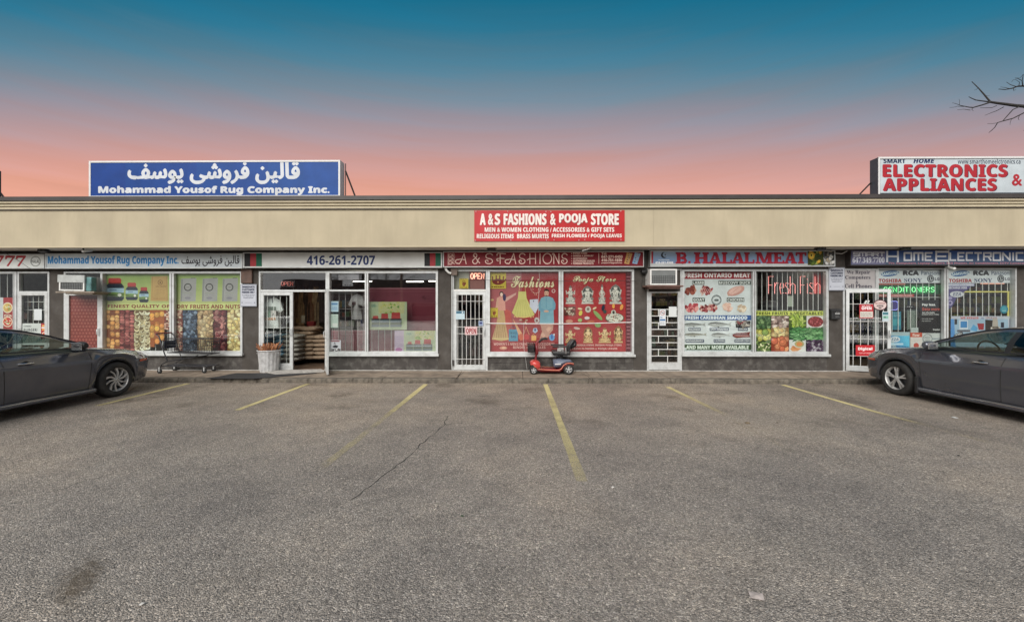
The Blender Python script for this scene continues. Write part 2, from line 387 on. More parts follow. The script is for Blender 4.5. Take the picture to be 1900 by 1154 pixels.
# ---------------------------------------------------------------- asphalt
def asphalt():
    m, nt, b = nodes('asphalt'); N, L = nt.nodes, nt.links
    tc = N.new('ShaderNodeTexCoord'); P = tc.outputs['Object']
    def noise(s, d=5, r=.5, vec=P):
        n = N.new('ShaderNodeTexNoise'); n.inputs['Scale'].default_value = s; n.inputs['Detail'].default_value = d; n.inputs['Roughness'].default_value = r; L.new(vec, n.inputs['Vector']); return n.outputs[0]
    def ramp(i, stops):
        r = N.new('ShaderNodeValToRGB'); L.new(i, r.inputs[0]); e = r.color_ramp.elements
        while len(e) > 1: e.remove(e[-1])
        e[0].position = stops[0][0]; e[0].color = stops[0][1]
        for p, c in stops[1:]:
            q = e.new(p); q.color = c
        return r.outputs[0]
    def mix(t, f, a, b_):
        n = N.new('ShaderNodeMix'); n.data_type = 'RGBA'; n.blend_type = t
        for i, v in ((0, f), (6, a), (7, b_)):
            if isinstance(v, (int, float, tuple)): n.inputs[i].default_value = v
            else: L.new(v, n.inputs[i])
        return n.outputs[2]
    g = lambda v, w=1.0: (v*w, v, v/w, 1)
    v1 = N.new('ShaderNodeTexVoronoi'); v1.inputs['Scale'].default_value = 120; L.new(P, v1.inputs['Vector'])
    sp = N.new('ShaderNodeSeparateColor'); L.new(v1.outputs['Color'], sp.inputs[0])
    stones = ramp(sp.outputs[0], [(0, g(.03)), (.3, g(.15, 1.07)), (.7, g(.235, 1.08)), (.9, g(.38, 1.06)), (1, g(.60, 1.05))])
    fine = ramp(noise(160, 3, .6), [(.36, g(.04, 1.05)), (.46, g(.17, 1.08)), (.64, g(.32, 1.10))])
    c = mix('MIX', .5, fine, stones); c = mix('MULTIPLY', 1.0, c, (1.42, 1.35, 1.27, 1))
    v2 = N.new('ShaderNodeTexVoronoi'); v2.inputs['Scale'].default_value = 70; L.new(P, v2.inputs['Vector']); s2 = N.new('ShaderNodeSeparateColor'); L.new(v2.outputs['Color'], s2.inputs[0])
    c = mix('MULTIPLY', 1.0, c, ramp(s2.outputs[1], [(0, (.56, .56, .56, 1)), (.2, (.9, .9, .9, 1)), (.85, (1.05, 1.04, 1.03, 1)), (1, (1.5, 1.48, 1.42, 1))]))
    blot = ramp(noise(.42, 7, .58), [(.3, (.70, .71, .74, 1)), (.5, (1, 1, 1, 1)), (.7, (1.26, 1.21, 1.14, 1))])
    c = mix('MULTIPLY', 1.0, c, blot)
    blot2 = ramp(noise(2.3, 6, .65), [(.3, (.8, .8, .8, 1)), (.55, (1, 1, 1, 1)), (.8, (1.15, 1.12, 1.08, 1))])
    c = mix('MULTIPLY', 1.0, c, blot2)
    # worn browner ground where cars stand in the bays (world y from 4 to the curb)
    sx = N.new('ShaderNodeSeparateXYZ'); L.new(P, sx.inputs[0])
    mr = N.new('ShaderNodeMapRange'); mr.interpolation_type = 'SMOOTHSTEP'; L.new(sx.outputs[1], mr.inputs[0]); mr.inputs[1].default_value = 2.5; mr.inputs[2].default_value = 8.6
    c = mix('MULTIPLY', mr.outputs[0], c, (1.05, 1.0, .94, 1))
    # oil drips in the middle of the bays
    oil = ramp(noise(.95, 4, .6), [(.56, (1, 1, 1, 1)), (.68, (.55, .53, .5, 1))])
    c = mix('MULTIPLY', mr.outputs[0], c, oil)
    L.new(c, b.inputs['Base Color'])
    rr = N.new('ShaderNodeMapRange'); L.new(noise(.6, 4), rr.inputs[0]); rr.inputs[1].default_value = .35; rr.inputs[2].default_value = .7; rr.inputs[3].default_value = .5; rr.inputs[4].default_value = .8
    L.new(rr.outputs[0], b.inputs['Roughness'])
    bp = N.new('ShaderNodeBump'); bp.inputs['Strength'].default_value = 1.0; bp.inputs['Distance'].default_value = .008
    hm = N.new('ShaderNodeMath'); hm.operation = 'SUBTRACT'; L.new(noise(70, 4, .6), hm.inputs[0]); L.new(v1.outputs['Distance'], hm.inputs[1]); L.new(hm.outputs[0], bp.inputs['Height']); L.new(bp.outputs[0], b.inputs['Normal'])
    return m
def fadepaint(name, c, thr=.5, scale=60, rough=.7, soft=.5, fade=None):
    "thin worn layer: patchy, lets the ground through"
    m = bpy.data.materials.new(name); m.use_nodes = True; nt = m.node_tree; N, L = nt.nodes, nt.links; b = nt.nodes['Principled BSDF']
    b.inputs['Base Color'].default_value = lin(c) + (1,); b.inputs['Roughness'].default_value = rough
    tc = N.new('ShaderNodeTexCoord'); n = N.new('ShaderNodeTexNoise'); n.inputs['Scale'].default_value = scale; n.inputs['Detail'].default_value = 9; n.inputs['Roughness'].default_value = .8; L.new(tc.outputs['Object'], n.inputs['Vector'])
    n3 = N.new('ShaderNodeTexNoise'); n3.inputs['Scale'].default_value = 3; n3.inputs['Detail'].default_value = 2; L.new(tc.outputs['Object'], n3.inputs['Vector'])
    sm = N.new('ShaderNodeMath'); sm.operation = 'MULTIPLY_ADD'; L.new(n3.outputs[0], sm.inputs[0]); sm.inputs[1].default_value = .35; L.new(n.outputs[0], sm.inputs[2])
    a = N.new('ShaderNodeVertexColor'); a.layer_name = 'Col'; sc = N.new('ShaderNodeSeparateColor'); L.new(a.outputs[0], sc.inputs[0])
    ad = N.new('ShaderNodeMath'); ad.operation = 'ADD'; L.new(sm.outputs[0], ad.inputs[0]); L.new(sc.outputs[0], ad.inputs[1])
    mr = N.new('ShaderNodeMapRange'); L.new(ad.outputs[0], mr.inputs[0]); mr.inputs[1].default_value = thr + .36; mr.inputs[2].default_value = thr + .36 + soft
    L.new(mr.outputs[0], b.inputs['Alpha'])
    return m
lot = MB(); lot.quad((-250, -250, 0), (250, -250, 0), (250, 250, 0), (-250, 250, 0))
parking = tag(lot.build('parking_lot', asphalt(), None, loc=(0, 0, 0)), kind='structure', label='worn grey asphalt parking lot in front of the shops')
M['yellow'] = fadepaint('worn_yellow_paint', (206, 192, 140), .44)
def strip(name, pts, w, m, z=.004, cov=None, parent=parking, jit=0.0, nseg=14):
    "a flat painted or stained strip; coverage cov = list of values along it (added to the wear pattern)"
    p = [G(*q) for q in pts]; mb = MB(); rr = random.Random(int(pts[0][0]))
    seg = []
    for i in range(len(p)-1):
        for k in range(nseg): seg.append(p[i].lerp(p[i+1], k/nseg))
    seg.append(p[-1]); n = len(seg); rows = []
    for i, q in enumerate(seg):
        t = (seg[min(i+1, n-1)] - seg[max(i-1, 0)]).normalized(); nn = Vector((-t.y, t.x, 0)); ww = w/2*(1+rr.uniform(-jit, jit))
        rows.append(((q.x+nn.x*ww, q.y+nn.y*ww, z), (q.x-nn.x*ww, q.y-nn.y*ww, z)))
    for i in range(n-1):
        f = i/max(1, n-2); cv = cov or [0, 0]; j = f*(len(cv)-1); a = int(min(j, len(cv)-2)); c = cv[a] + (cv[a+1]-cv[a])*(j-a)
        mb.col = (c, c, c); mb.quad(rows[i][0], rows[i][1], rows[i+1][1], rows[i+1][0])
    mb.col = (0.5, .5, .5)
    return mb.build(name, m, parent, recalc=False)
for pts, cov in (([(350, 711.5), (180, 753)], [.6, .6, .5, .4]), ([(572, 712), (440, 761)], [.45, .6, .6, .45]), ([(790, 713), (640, 834), (560, 895)], [.65, .5, .2, .22, .25, .08, -.05]),
                 ([(1012, 713), (1080, 893)], [.7, .6, .4, .5, .45, .4, .26]), ([(1239, 718), (1330, 762), (1470, 838)], [.6, .42, .2, .1, .08]), ([(1452, 714), (1617, 762), (1890, 836)], [.6, .55, .65, .3, .12, .12]),
                 ([(1700, 716), (1900, 765)], [.2, .1])):
    strip('painted_line', pts, .10, M['yellow'], cov=cov, jit=.08)
M['crack'] = mat('crack_shadow', (.012, .012, .012), .95)
def crack(pts, w, seed):
    rr = random.Random(seed); q = []
    for i in range(len(pts)-1):
        (x0, y0), (x1, y1) = pts[i], pts[i+1]
        for k in range(6):
            f = k/6; q.append((x0+(x1-x0)*f + rr.uniform(-2.2, 2.2)*(1+f*.2), y0+(y1-y0)*f + rr.uniform(-1.6, 1.6)))
    q.append(pts[-1]); mb = MB(); P_ = [G(*a) for a in q]
    for i in range(len(P_)-1):
        t = (P_[i+1]-P_[i]).normalized(); n_ = Vector((-t.y, t.x, 0)); a, b = w*rr.uniform(.3, 1), w*rr.uniform(.3, 1)
        if i: a = last
        last = b
        mb.quad(*[(v.x, v.y, .002) for v in (P_[i]+n_*a, P_[i]-n_*a, P_[i+1]-n_*b, P_[i+1]+n_*b)])
    mb.build('crack', M['crack'], parking, recalc=False)
crack([(822, 787), (845, 786), (860, 784)], .004, 21); crack([(832, 772), (822, 790), (780, 825), (745, 858), (700, 890), (650, 928)], .0065, 3)
crack([(1480, 640+80), (1560, 735), (1610, 742)], .006, 8)
crack([(70, 920), (150, 895), (230, 872)], .003, 15)
def stain(name, c, pts, m, z):
    ps = [G(*q) for q in pts]; cx = sum(p.x for p in ps)/len(ps); cy = sum(p.y for p in ps)/len(ps); mb = MB(); n = len(ps)
    for r0, r1, k0 in ((0, .35, .50), (.35, .6, .36), (.6, .85, .20), (.85, 1.1, .04)):
        mb.col = (k0, k0, k0)
        for i in range(n):
            a, b = ps[i], ps[(i+1) % n]; L_ = lambda p, r: (cx+(p.x-cx)*r, cy+(p.y-cy)*r, z)
            if r0 == 0: mb.add([L_(a, 0), L_(a, r1), L_(b, r1)], [(0, 1, 2)])
            else: mb.add([L_(a, r0), L_(a, r1), L_(b, r1), L_(b, r0)], [(0, 1, 2, 3)])
    mb.col = (.5, .5, .5); return mb.build(name, m, parking, recalc=False)
stain('patch', 0, [(60, 1150), (90, 1075), (130, 1040), (190, 1015), (225, 1040), (200, 1085), (160, 1120), (120, 1160)], fadepaint('gravel_patch', (98, 84, 66), .50, 22, .9, .8), .0045)
M['oil'] = fadepaint('oil_stain', (70, 66, 60), .86, 7, .6, .9)
for i, (cx, cy, rx, ry) in enumerate(((700, 735, 90, 12), (395, 728, 60, 8), (905, 735, 70, 11), (1150, 740, 70, 11), (1380, 735, 75, 11), (560, 730, 60, 8), (545, 830, 60, 14), (1230, 790, 80, 16))):
    stain('stain', 0, [(cx+rx*cos(a)*(1+.25*sin(3*a+i)), cy+ry*sin(a)*(1+.2*cos(2*a+i))) for a in [2*pi*k/12 for k in range(12)]], M['oil'], .0024+.0001*i)
# loose gravel on the asphalt
gm = MB(); rr = random.Random(5)
for i in range(900):
    x, y = rr.uniform(-9, 9), rr.uniform(1.6, 8.8); s = rr.uniform(.003, .009)
    if abs(x) > y*1.35: continue
    gm.col = tuple(rr.choice([(.18, .17, .15), (.3, .29, .27), (.08, .08, .08), (.42, .41, .38)]))
    a = rr.uniform(0, 6); gm.add([(x+s*cos(a), y+s*sin(a), .001), (x+s*cos(a+2.1), y+s*sin(a+2.1), .001), (x+s*cos(a+4.2), y+s*sin(a+4.2), .001), (x, y, s*.8)], [(0, 1, 3), (1, 2, 3), (2, 0, 3)])
tag(gm.build('gravel', M['paint_print'], None, loc=(0, 0, 0)), 'loose grey grit scattered over the asphalt', kind='stuff')

# ---------------------------------------------------------------- walkway of slabs with a worn curb
M['walk'] = mat('brown_concrete', (.27, .215, .165), .85, var=.3, scale=5, bump=.5, bscale=45, dirt=(.10, .08, .065), dscale=2.2, damt=.7)
M['curb'] = mat('worn_shade_toned_curb', (.145, .125, .10), .9, var=.4, scale=9, bump=.9, bscale=30, dirt=(.045, .04, .035), dscale=4, damt=.85)  # worn concrete, its colour darkened to stand for the shadow line under the curb
M['salt'] = mat('salt_stained_concrete', (.42, .40, .37), .9, var=.25, scale=12)
walk = MB(); walk.box(-24, YC+.03, -.2, 24, YW+.6, .06)
walkway = tag(walk.build('walkway', M['curb'], None, loc=(0, 0, 0)), kind='structure', label='raised concrete walkway along the shopfronts')
joints = [-24, -21, -18, -15.5, -13.8] + [W3(x, 700, 9.2).x for x in (-60, 50, 163, 290, 352, 472, 598, 718, 850, 970, 1095, 1235, 1352, 1480, 1610, 1740, 1870, 2000)] + [15, 18, 21, 24]
rr = random.Random(11)
for i in range(len(joints)-1):
    x0, x1 = joints[i]+.006, joints[i+1]-.006; mb = MB(); dz = rr.uniform(-.004, .004)
    nx = max(2, int((x1-x0)/.18))
    mb.prismx([(YC+.17, -.05), (YC+.17, .099+dz), (YW-.004, ZS+dz*.4), (YW-.004, -.05)], x0, x1)
    mb.build('slab', M['walk'], walkway)
    cb = MB(); rows = []; n = max(6, int((x1-x0)/.035))
    for k in range(n+1):
        x = x0 + (x1-x0)*k/n; e = rr.uniform(-.5, 1); edge = (k in (0, n))*.012
        f = YC + rr.uniform(0, .012) + edge + (rr.random() < .10)*rr.uniform(.01, .035); t = .099+dz
        rows.append([(x, f, -.03), (x, f+.002, .03), (x, f+.006+.006*e, t-.022), (x, f+.018, t-.006+.002*e), (x, f+.038+.01*e, t+.001), (x, YC+.162, t), (x, YC+.162, -.03)])
    cb.grid(rows, smooth=False); cb.add(rows[0], [tuple(range(7))]); cb.add(rows[-1], [tuple(range(7))])
    cb.build('curb_stone', M['curb'], walkway, weld=True)
# thin hairline where people walk: cracks in the slabs
def wcrack(pts, w=.004):
    mb = MB(); P_ = [G(x, y, .108) for x, y in pts]
    for i in range(len(P_)-1):
        t = (P_[i+1]-P_[i]).normalized(); n_ = Vector((-t.y, t.x, 0))
        z0 = .0995 + (P_[i].y-YC-.17)*.0176+.0025; z1 = .0995 + (P_[i+1].y-YC-.17)*.0176+.0025
        mb.quad((P_[i].x+n_.x*w, P_[i].y+n_.y*w, z0+.002), (P_[i].x-n_.x*w, P_[i].y-n_.y*w, z0+.002), (P_[i+1].x-n_.x*w, P_[i+1].y-n_.y*w, z1+.002), (P_[i+1].x+n_.x*w, P_[i+1].y+n_.y*w, z1+.002))
    mb.build('crack', M['crack'], walkway, recalc=False)
wcrack([(862, 690), (852, 696), (848, 703)]); wcrack([(1078, 692), (1090, 697), (1096, 703)]); wcrack([(1108, 690), (1118, 700)])

# ================================================================ the strip of shops
bld = thing('shop_building', 'long single-storey strip of shops with beige stucco fascia and dark grey piers', 'building', (0, YW, 0))
M['stucco'] = mat('beige_stucco', (.475, .412, .292), .9, var=.10, scale=1.2, bump=.35, bscale=120, dirt=(.36, .305, .215), dscale=1.4, damt=.65, dstretch=(1, 1, .16))
M['mould'] = mat('cream_moulding', (.54, .47, .335), .8, var=.08, scale=3, bump=.15, bscale=80)
M['cap'] = mat('dark_metal_flashing', (.045, .038, .036), .5, var=.2, scale=4)
M['pier'] = mat('charcoal_painted_block', (.070, .062, .055), .85, spec=.25, var=.16, scale=3, bump=.4, bscale=50, dirt=(.17, .16, .15), dscale=3.2, damt=.35)
M['kick'] = mat('charcoal_kick_wall', (.066, .060, .056), .85, spec=.25, var=.2, scale=3, bump=.4, bscale=50, dirt=(.24, .23, .21), dscale=4.5, damt=.5)
M['alu'] = mat('silver_window_frame', (.60, .62, .62), .42, metal=.25, var=.08, scale=5, dirt=(.30, .29, .27), dscale=8, damt=.5)
M['white'] = mat('white_painted_steel', (.74, .74, .72), .5, var=.06, dirt=(.42, .40, .36), dscale=10, damt=.5)
M['soffit'] = mat('pale_soffit_metal', (.78, .74, .68), .7, var=.08, dirt=(.25, .23, .2), dscale=3, damt=.5)
M['dark'] = mat('dark_gap', (.02, .02, .02), .8)
M['black'] = mat('black_plastic', (.022, .022, .024), .45)
M['rubber'] = mat('black_rubber', (.02, .02, .02), .8, bump=.4)
M['glass'] = glassmat('shop_glass', refl=.05)
M['glass_film'] = glassmat('reflective_shop_glass', (.9, .9, .9), refl=.20)  # more reflective and slightly greyer than the plain shop glass
X0, X1 = -24, 24
zt = wz(365, YF, 950)      # top of the parapet
zb = wz(456.5, YF, 950)    # bottom edge of the fascia
def Zf(y): return wz(y, YF, 950)
# fascia: stucco panels with a joint here and there
fj = [X0, -16, wx(1213, YF), 16, X1]
fj = sorted(fj)
for i in range(len(fj)-1):
    mb = MB(); mb.box(fj[i]+.0015, YF, zb, fj[i+1]-.0015, YF+.12, Zf(388)); mb.build('fascia_panel', M['stucco'], bld)
mb = MB(); mb.box(X0, YF+.02, zb+.02, X1, YF+.11, zt-.05); mb.build('fascia_backing', M['dark'], bld)
for y0, y1, pr in ((372.5, 377, .09), (378.5, 382, .065), (383, 387.2, .04)):
    mb = MB(); a, b = Zf(y1), Zf(y0); mb.prismx([(YF+.02, a), (YF-pr+.01, a), (YF-pr, a+.012), (YF-pr, b-.008), (YF-pr+.008, b), (YF+.02, b)], X0, X1); mb.build('moulding', M['mould'], bld)
mb = MB(); mb.box(X0, YF-.03, Zf(388.4), X1, YF+.01, Zf(387.4)); mb.build('shadow_reveal', M['cap'], bld)
mb = MB(); mb.box(X0, YF-.12, Zf(372.3), X1, YF+.35, zt); mb.build('roof_flashing', M['cap'], bld)
mb = MB(); mb.box(X0, YF+.1, zt-.35, X1, 24, zt-.12); mb.build('roof', M['cap'], bld)
mb = MB(); mb.box(X0, YF-.006, zb-.022, X1, YF+.1, zb-.001); mb.build('fascia_drip_edge', M['mould'], bld)
# soffit of metal planks running back to the wall
mb = MB(); mb.box(X0, YF+.1, zb+.012, X1, YW+.1, zb+.04); sof = mb.build('soffit', M['dark'], bld)
pl = MB(); pl.box(0, YF+.101, zb-.012, .196, YS+.10, zb+.011); plank0 = pl.build('soffit_plank', M['soffit'], bld); plank0.parent = sof
plank0.location = WL(bld)*0 + Vector((X0+.002, 0, 0)); x = X0+.202
# (plank mesh is stored relative to the building's base)
plank0.location.x = X0+.002
while x < X1-.2:
    c = plank0.copy(); COL.objects.link(c); c.parent = sof; c.location = (x, 0, rr.uniform(-.0015, .0015)); x += .2
# wall above the windows, hidden behind the box signs
mb = MB(); mb.box(X0, YW-.03, wz(499, YW), X1, YW+.12, zb+.012); mb.build('sign_band', M['pier'], bld)
# piers: left edge, right edge in photo pixels
def wall(x0, x1, name='pier', y=YW, m=None):
    a = wx(x0, y) if x0 > -900 else X0; b = wx(x1, y) if x1 < 2900 else X1
    mb = MB(); mb.box(a, y, .02, b, y+.22, wz(499.1, YW)); return mb.build(name, m or M['pier'], bld)
for a, b in ((92.5, 119), (450, 480.5), (812.5, 838.5), (1175.5, 1200), (1534.5, 1563.5), (1884, 1906), (-120, -60), (2060, 2090)): wall(a, b)
wall(-999, -330); wall(2260, 2999)
# kick walls under the windows
def kick(x0, x1, ytop, blocks=False):
    a, b = wx(x0, YW), wx(x1, YW); z = wz(ytop, YW, 950) ; mb = MB()
    mb.box(a, YW+.006, .02, b, YW+.2, z); k = mb.build('kick_wall', M['kick'], bld)
    if blocks:
        w = (b-a)/8
        for r in range(2):
            for c in range(9):
                xa = a+.004 + w*(c-.5*(r % 2)); xb = min(xa+w-.007, b-.004); xa = max(xa, a+.004)
                if xb-xa < .05: continue
                zz0 = .13 + r*(z-.13)/2; q = MB(); q.cbox(xa, YW-.007, zz0+.004, xb, YW+.0055, zz0+(z-.13)/2-.004, .002); q.build('block', M['kick'], k)
    return k
for a, b, y, bl in ((-60, 33, 661, False), (191.5, 450, 660, False), (608, 812.5, 661, False), (905.5, 1175.5, 661, True), (1265, 1534.5, 659, False), (1652, 1884, 659, False), (1906, 2060, 659, False), (-330, -120, 661, False), (2090, 2260, 659, False)): kick(a, b, y, bl)
# pale salt-stained ledge at the foot of the wall
mb = MB(); rows = []; x = X0
while x < X1:
    e = rr.uniform(0, .022); rows.append([(x, YW-.05-e, ZS-.004), (x, YW-.028-e*.5, ZS+.011+e*.15), (x, YW+.005, ZS+.013)]); x += .11
mb.grid(rows); mb.build('wall_ledge', M['salt'], bld)

# ---------------------------------------------------------------- windows
ZTOP = wz(503, YW)
def bar_x(px, Y=YG): return wx(px, Y)
def frame_rect(mb, x0, y0, x1, y1, w=5.0, d0=-.03, d1=.09, sides='LRTB'):
    "aluminium frame round an opening; x,y = outside edge in photo px, w = member width in px"
    Y = YW
    a, b = wx(x0, Y), wx(x1, Y); t, o = wz(y0, Y), wz(y1, Y); s = w/75.4
    if 'L' in sides: mb.cbox(a, Y+d0, o, a+s, Y+d1, t, .004)
    if 'R' in sides: mb.cbox(b-s, Y+d0, o, b, Y+d1, t, .004)
    if 'T' in sides: mb.cbox(a+s*.9, Y+d0+.002, t-s, b-s*.9, Y+d1-.002, t, .004)
    if 'B' in sides: mb.cbox(a+s*.9, Y+d0+.002, o, b-s*.9, Y+d1-.002, o+s, .004)
def window(x0, y0, x1, y1, mull=(), glass='glass', sill=True, rails=(), fw=4.2):
    mb = MB(); frame_rect(mb, x0, y0, x1, y1, fw); fr = mb.build('shop_window', M['alu'], bld)
    edges = [x0+fw] + [q for m_ in mull for q in m_] + [x1-fw]
    for m0, m1 in mull:
        mb = MB(); mb.cbox(wx(m0, YW), YW-.032, wz(y1-fw, YW), wx(m1, YW), YW+.05, wz(y0+fw, YW), .004); mb.build('mullion', M['alu'], fr)
        mb = MB(); c = (wx(m0, YW)+wx(m1, YW))/2; mb.box(c-.006, YW-.0345, wz(y1-fw, YW), c+.006, YW-.0321, wz(y0+fw, YW)); mb.build('mullion_groove', M['cap'], fr)
    gl = glass if isinstance(glass, (list, tuple)) else [glass]*20; k = 0
    for i in range(0, len(edges), 2):
        if rails and rails[0][0] == i//2:
            ry = rails[0][1]; mb = MB(); mb.cbox(wx(edges[i], YW), YW-.028, wz(ry+3.2, YW), wx(edges[i+1], YW), YW+.05, wz(ry, YW), .004); mb.build('transom_rail', M['alu'], fr)
            parts = ((y0+fw, ry), (ry+3.2, y1-fw))
        else: parts = ((y0+fw, y1-fw),)
        for a, b in parts:
            mb = MB(); mb.box(wx(edges[i]-.5, YW), YG-.003, wz(b+.5, YW), wx(edges[i+1]+.5, YW), YG+.003, wz(a-.5, YW)); mb.build('pane', M[gl[min(k, len(gl)-1)]], fr); k += 1
    if sill:
        mb = MB(); mb.cbox(wx(x0-1, YW), YW-.075, wz(y1+4.5, YW), wx(x1+2, YW), YW+.1, wz(y1+.1, YW), .005); mb.build('sill', M['alu'], fr)
    return fr
def bars(fr, xs, y0, y1, name='security_bar', Y=None, r=.0052, m='white', horiz=()):
    Y = Y or YG+.075
    for x in xs:
        mb = MB(); mb.box(wx(x, Y)-r, Y-r, wz(y1, Y), wx(x, Y)+r, Y+r, wz(y0, Y)); mb.build(name, M[m], fr)
    for (a, b, y) in horiz:
        mb = MB(); mb.box(wx(a, Y-.012), Y-.012-r, wz(y, Y)-r, wx(b, Y-.012), Y-.012+r, wz(y, Y)+r); mb.build(name, M[m], fr)
w1 = window(-58, 503, 33, 657, mull=((26.5, 31),))
bars(w1, [-40, -20, 0, 14], 507, 655)
w2 = window(188, 503, 451, 656, mull=((316, 324.5),)); bars(w2, [204, 217, 229, 242, 255, 268, 279, 289, 302, 312, 330, 345], 560, 655)
w3 = window(608, 503, 813, 656.5, mull=((677.5, 684),), glass=['glass_film', 'glass_film', 'glass_film'], rails=((0, 537.5),))
bars(w3, [617, 629, 641, 652.5, 664, 674], 541, 655, horiz=((612, 678, 573), (612, 678, 613)))
bars(w3, [690, 702, 714, 726, 738], 613, 655)
w4 = window(905, 500, 1176, 657, mull=((1036.5, 1045),))
w5 = window(1265, 500, 1536, 656, mull=((1396, 1401.5),))
bars(w5, [1404, 1413.5, 1423, 1432.5, 1442, 1451.5, 1461, 1470.5, 1480, 1489.5, 1499, 1508.5, 1518], 503, 577)
w6 = window(1626, 497.6, 1884, 655, mull=((1749.5, 1757.5),), fw=2.6)
bars(w6, [1655+11.4*k for k in range(9)], 525, 650, horiz=((1654, 1750, 552),))
bars(w6, [1765+11.6*k for k in range(10)], 525, 650, horiz=((1784, 1878, 541.5),))
w7 = window(1906, 499, 2062, 655); w8 = window(-332, 503, -118, 656); w9 = window(2088, 499, 2262, 655)

# ---------------------------------------------------------------- doors
def door(x0, y0, x1, y1, fw=6, bot=10, top=7, handle='R', glassm='glass', parent=bld, name='shop_door', Y=YW):
    mb = MB(); a, b = wx(x0, Y), wx(x1, Y); t, o = wz(y0, Y), wz(y1, Y); s = fw/75.4
    mb.cbox(a, Y-.02, o, a+s, Y+.03, t, .004); mb.cbox(b-s, Y-.02, o, b, Y+.03, t, .004)
    mb.cbox(a+s*.95, Y-.018, t-top/75.4, b-s*.95, Y+.028, t, .004); mb.cbox(a+s*.95, Y-.018, o, b-s*.95, Y+.028, o+bot/75.4, .004)
    d = mb.build(name, M['alu'], parent)
    mb = MB(); mb.box(a+s*.8, Y+.004, o+bot/75.4*.9, b-s*.8, Y+.010, t-top/75.4*.9); mb.build('pane', M[glassm], d)
    hx = (b-s*.5) if handle == 'R' else (a+s*.5); hz = wz(616, Y)
    mb = MB(); mb.cbox(hx-.03, Y-.035, hz-.1, hx+.03, Y-.0201, hz+.1, .004); mb.tube([(hx, Y-.035, hz-.07), (hx, Y-.075, hz-.06), (hx, Y-.075, hz+.06), (hx, Y-.035, hz+.07)], .009, 8); mb.build('handle', M['alu'], d)
    return d
def jamb(x0, y0, x1, y1, fw=4, sides='LRT'):
    mb = MB(); frame_rect(mb, x0, y0, x1, y1, fw, -.015, .07, sides); return mb.build('door_frame', M['alu'], bld)
def transom(x0, y0, x1, y1, g='glass'):
    mb = MB(); mb.box(wx(x0, YW), YG-.003, wz(y1, YW), wx(x1, YW), YG+.003, wz(y0, YW)); return mb.build('transom_window', M[g], bld)
# leftmost shop's door
jamb(33, 503, 92.5, 688, 3.5); transom(36.5, 506.5, 89, 541.5)
d0 = door(36.6, 542, 89, 686, 5, 12, 6, 'L'); mb = MB(); mb.box(wx(36.6, YW), YW-.012, wz(543.4, YW), wx(89, YW), YW+.06, wz(540, YW)); mb.build('transom_rail', M['alu'], bld)
bars(d0, [52, 62, 72, 82], 549, 674, horiz=((41, 84, 560), (41, 84, 575)))
# rug shop's closed left door, covered by a red patterned cloth inside
jamb(119.2, 503, 191.8, 688, 3.5); d1 = door(122.8, 541, 188.2, 686, 6.5, 12, 7, 'R'); transom(122.8, 506.6, 188.2, 541)
# rug shop entrance: fixed leaf, opening, open leaf
jamb(480.7, 503, 607.6, 688, 3.2); transom(484, 506, 604, 537.6, 'glass_film')
mb = MB(); mb.cbox(wx(484, YW), YW-.02, wz(541.6, YW), wx(604, YW), YW+.06, wz(537.6, YW), .004); mb.build('transom_rail', M['alu'], bld)
d2 = door(484.2, 542, 544, 686.5, 6, 12, 6, 'R'); bars(d2, [496, 508, 520, 532], 549, 674, Y=YW+.045, horiz=((490, 538, 608),))
# door of the fashion shop
jamb(838.8, 500, 905, 688, 3.6); transom(842.3, 503.5, 901.5, 537)
mb = MB(); mb.cbox(wx(842.3, YW), YW-.02, wz(540.8, YW), wx(901.5, YW), YW+.06, wz(537, YW), .004); mb.build('transom_rail', M['white'], bld)
d3 = door(842.5, 541.2, 901.3, 686, 5, 9, 6, 'R')
bars(d3, [849.5, 857.5, 865.5, 873.5, 881.5, 889, 896], 547, 677, Y=YW-.03, horiz=((846, 899, 559), (846, 899, 591.5), (846, 899, 606.5), (846, 899, 619), (846, 899, 666)))
# door of the meat shop
jamb(1200.3, 499, 1265, 688, 3.0); d4 = door(1203.4, 541, 1262, 685.5, 5, 12, 3, 'R')
Yb = YW-.012
for r in range(9):
    y = 574 + r*12.3
    mb = MB(); mb.box(wx(1206, Yb), YW-.004, wz(y+.6, Yb), wx(1258, Yb), YW+.002, wz(y-.6, Yb)); mb.build('security_bar', M['white'], d4)
    if r < 8:
        x = (1222, 1239)[r % 2]; mb = MB(); mb.box(wx(x-.6, Yb), YW-.003, wz(y+11.6, Yb), wx(x+.6, Yb), YW+.0015, wz(y+.6, Yb)); mb.build('security_bar', M['white'], d4)
mb = MB(); mb.box(wx(1203.5, YW), YW+.0, wz(540.8, YW), wx(1262, YW), YW+.05, wz(502, YW)); mb.build('transom_panel', M['pier'], bld)
# electronics shop's door frame
jamb(1563.7, 499, 1627.5, 688, 3.4)
mb = MB(); mb.cbox(wx(1567, YW), YW-.018, wz(538.5, YW), wx(1626, YW), YW+.05, wz(535, YW), .004); mb.build('transom_rail', M['alu'], bld)
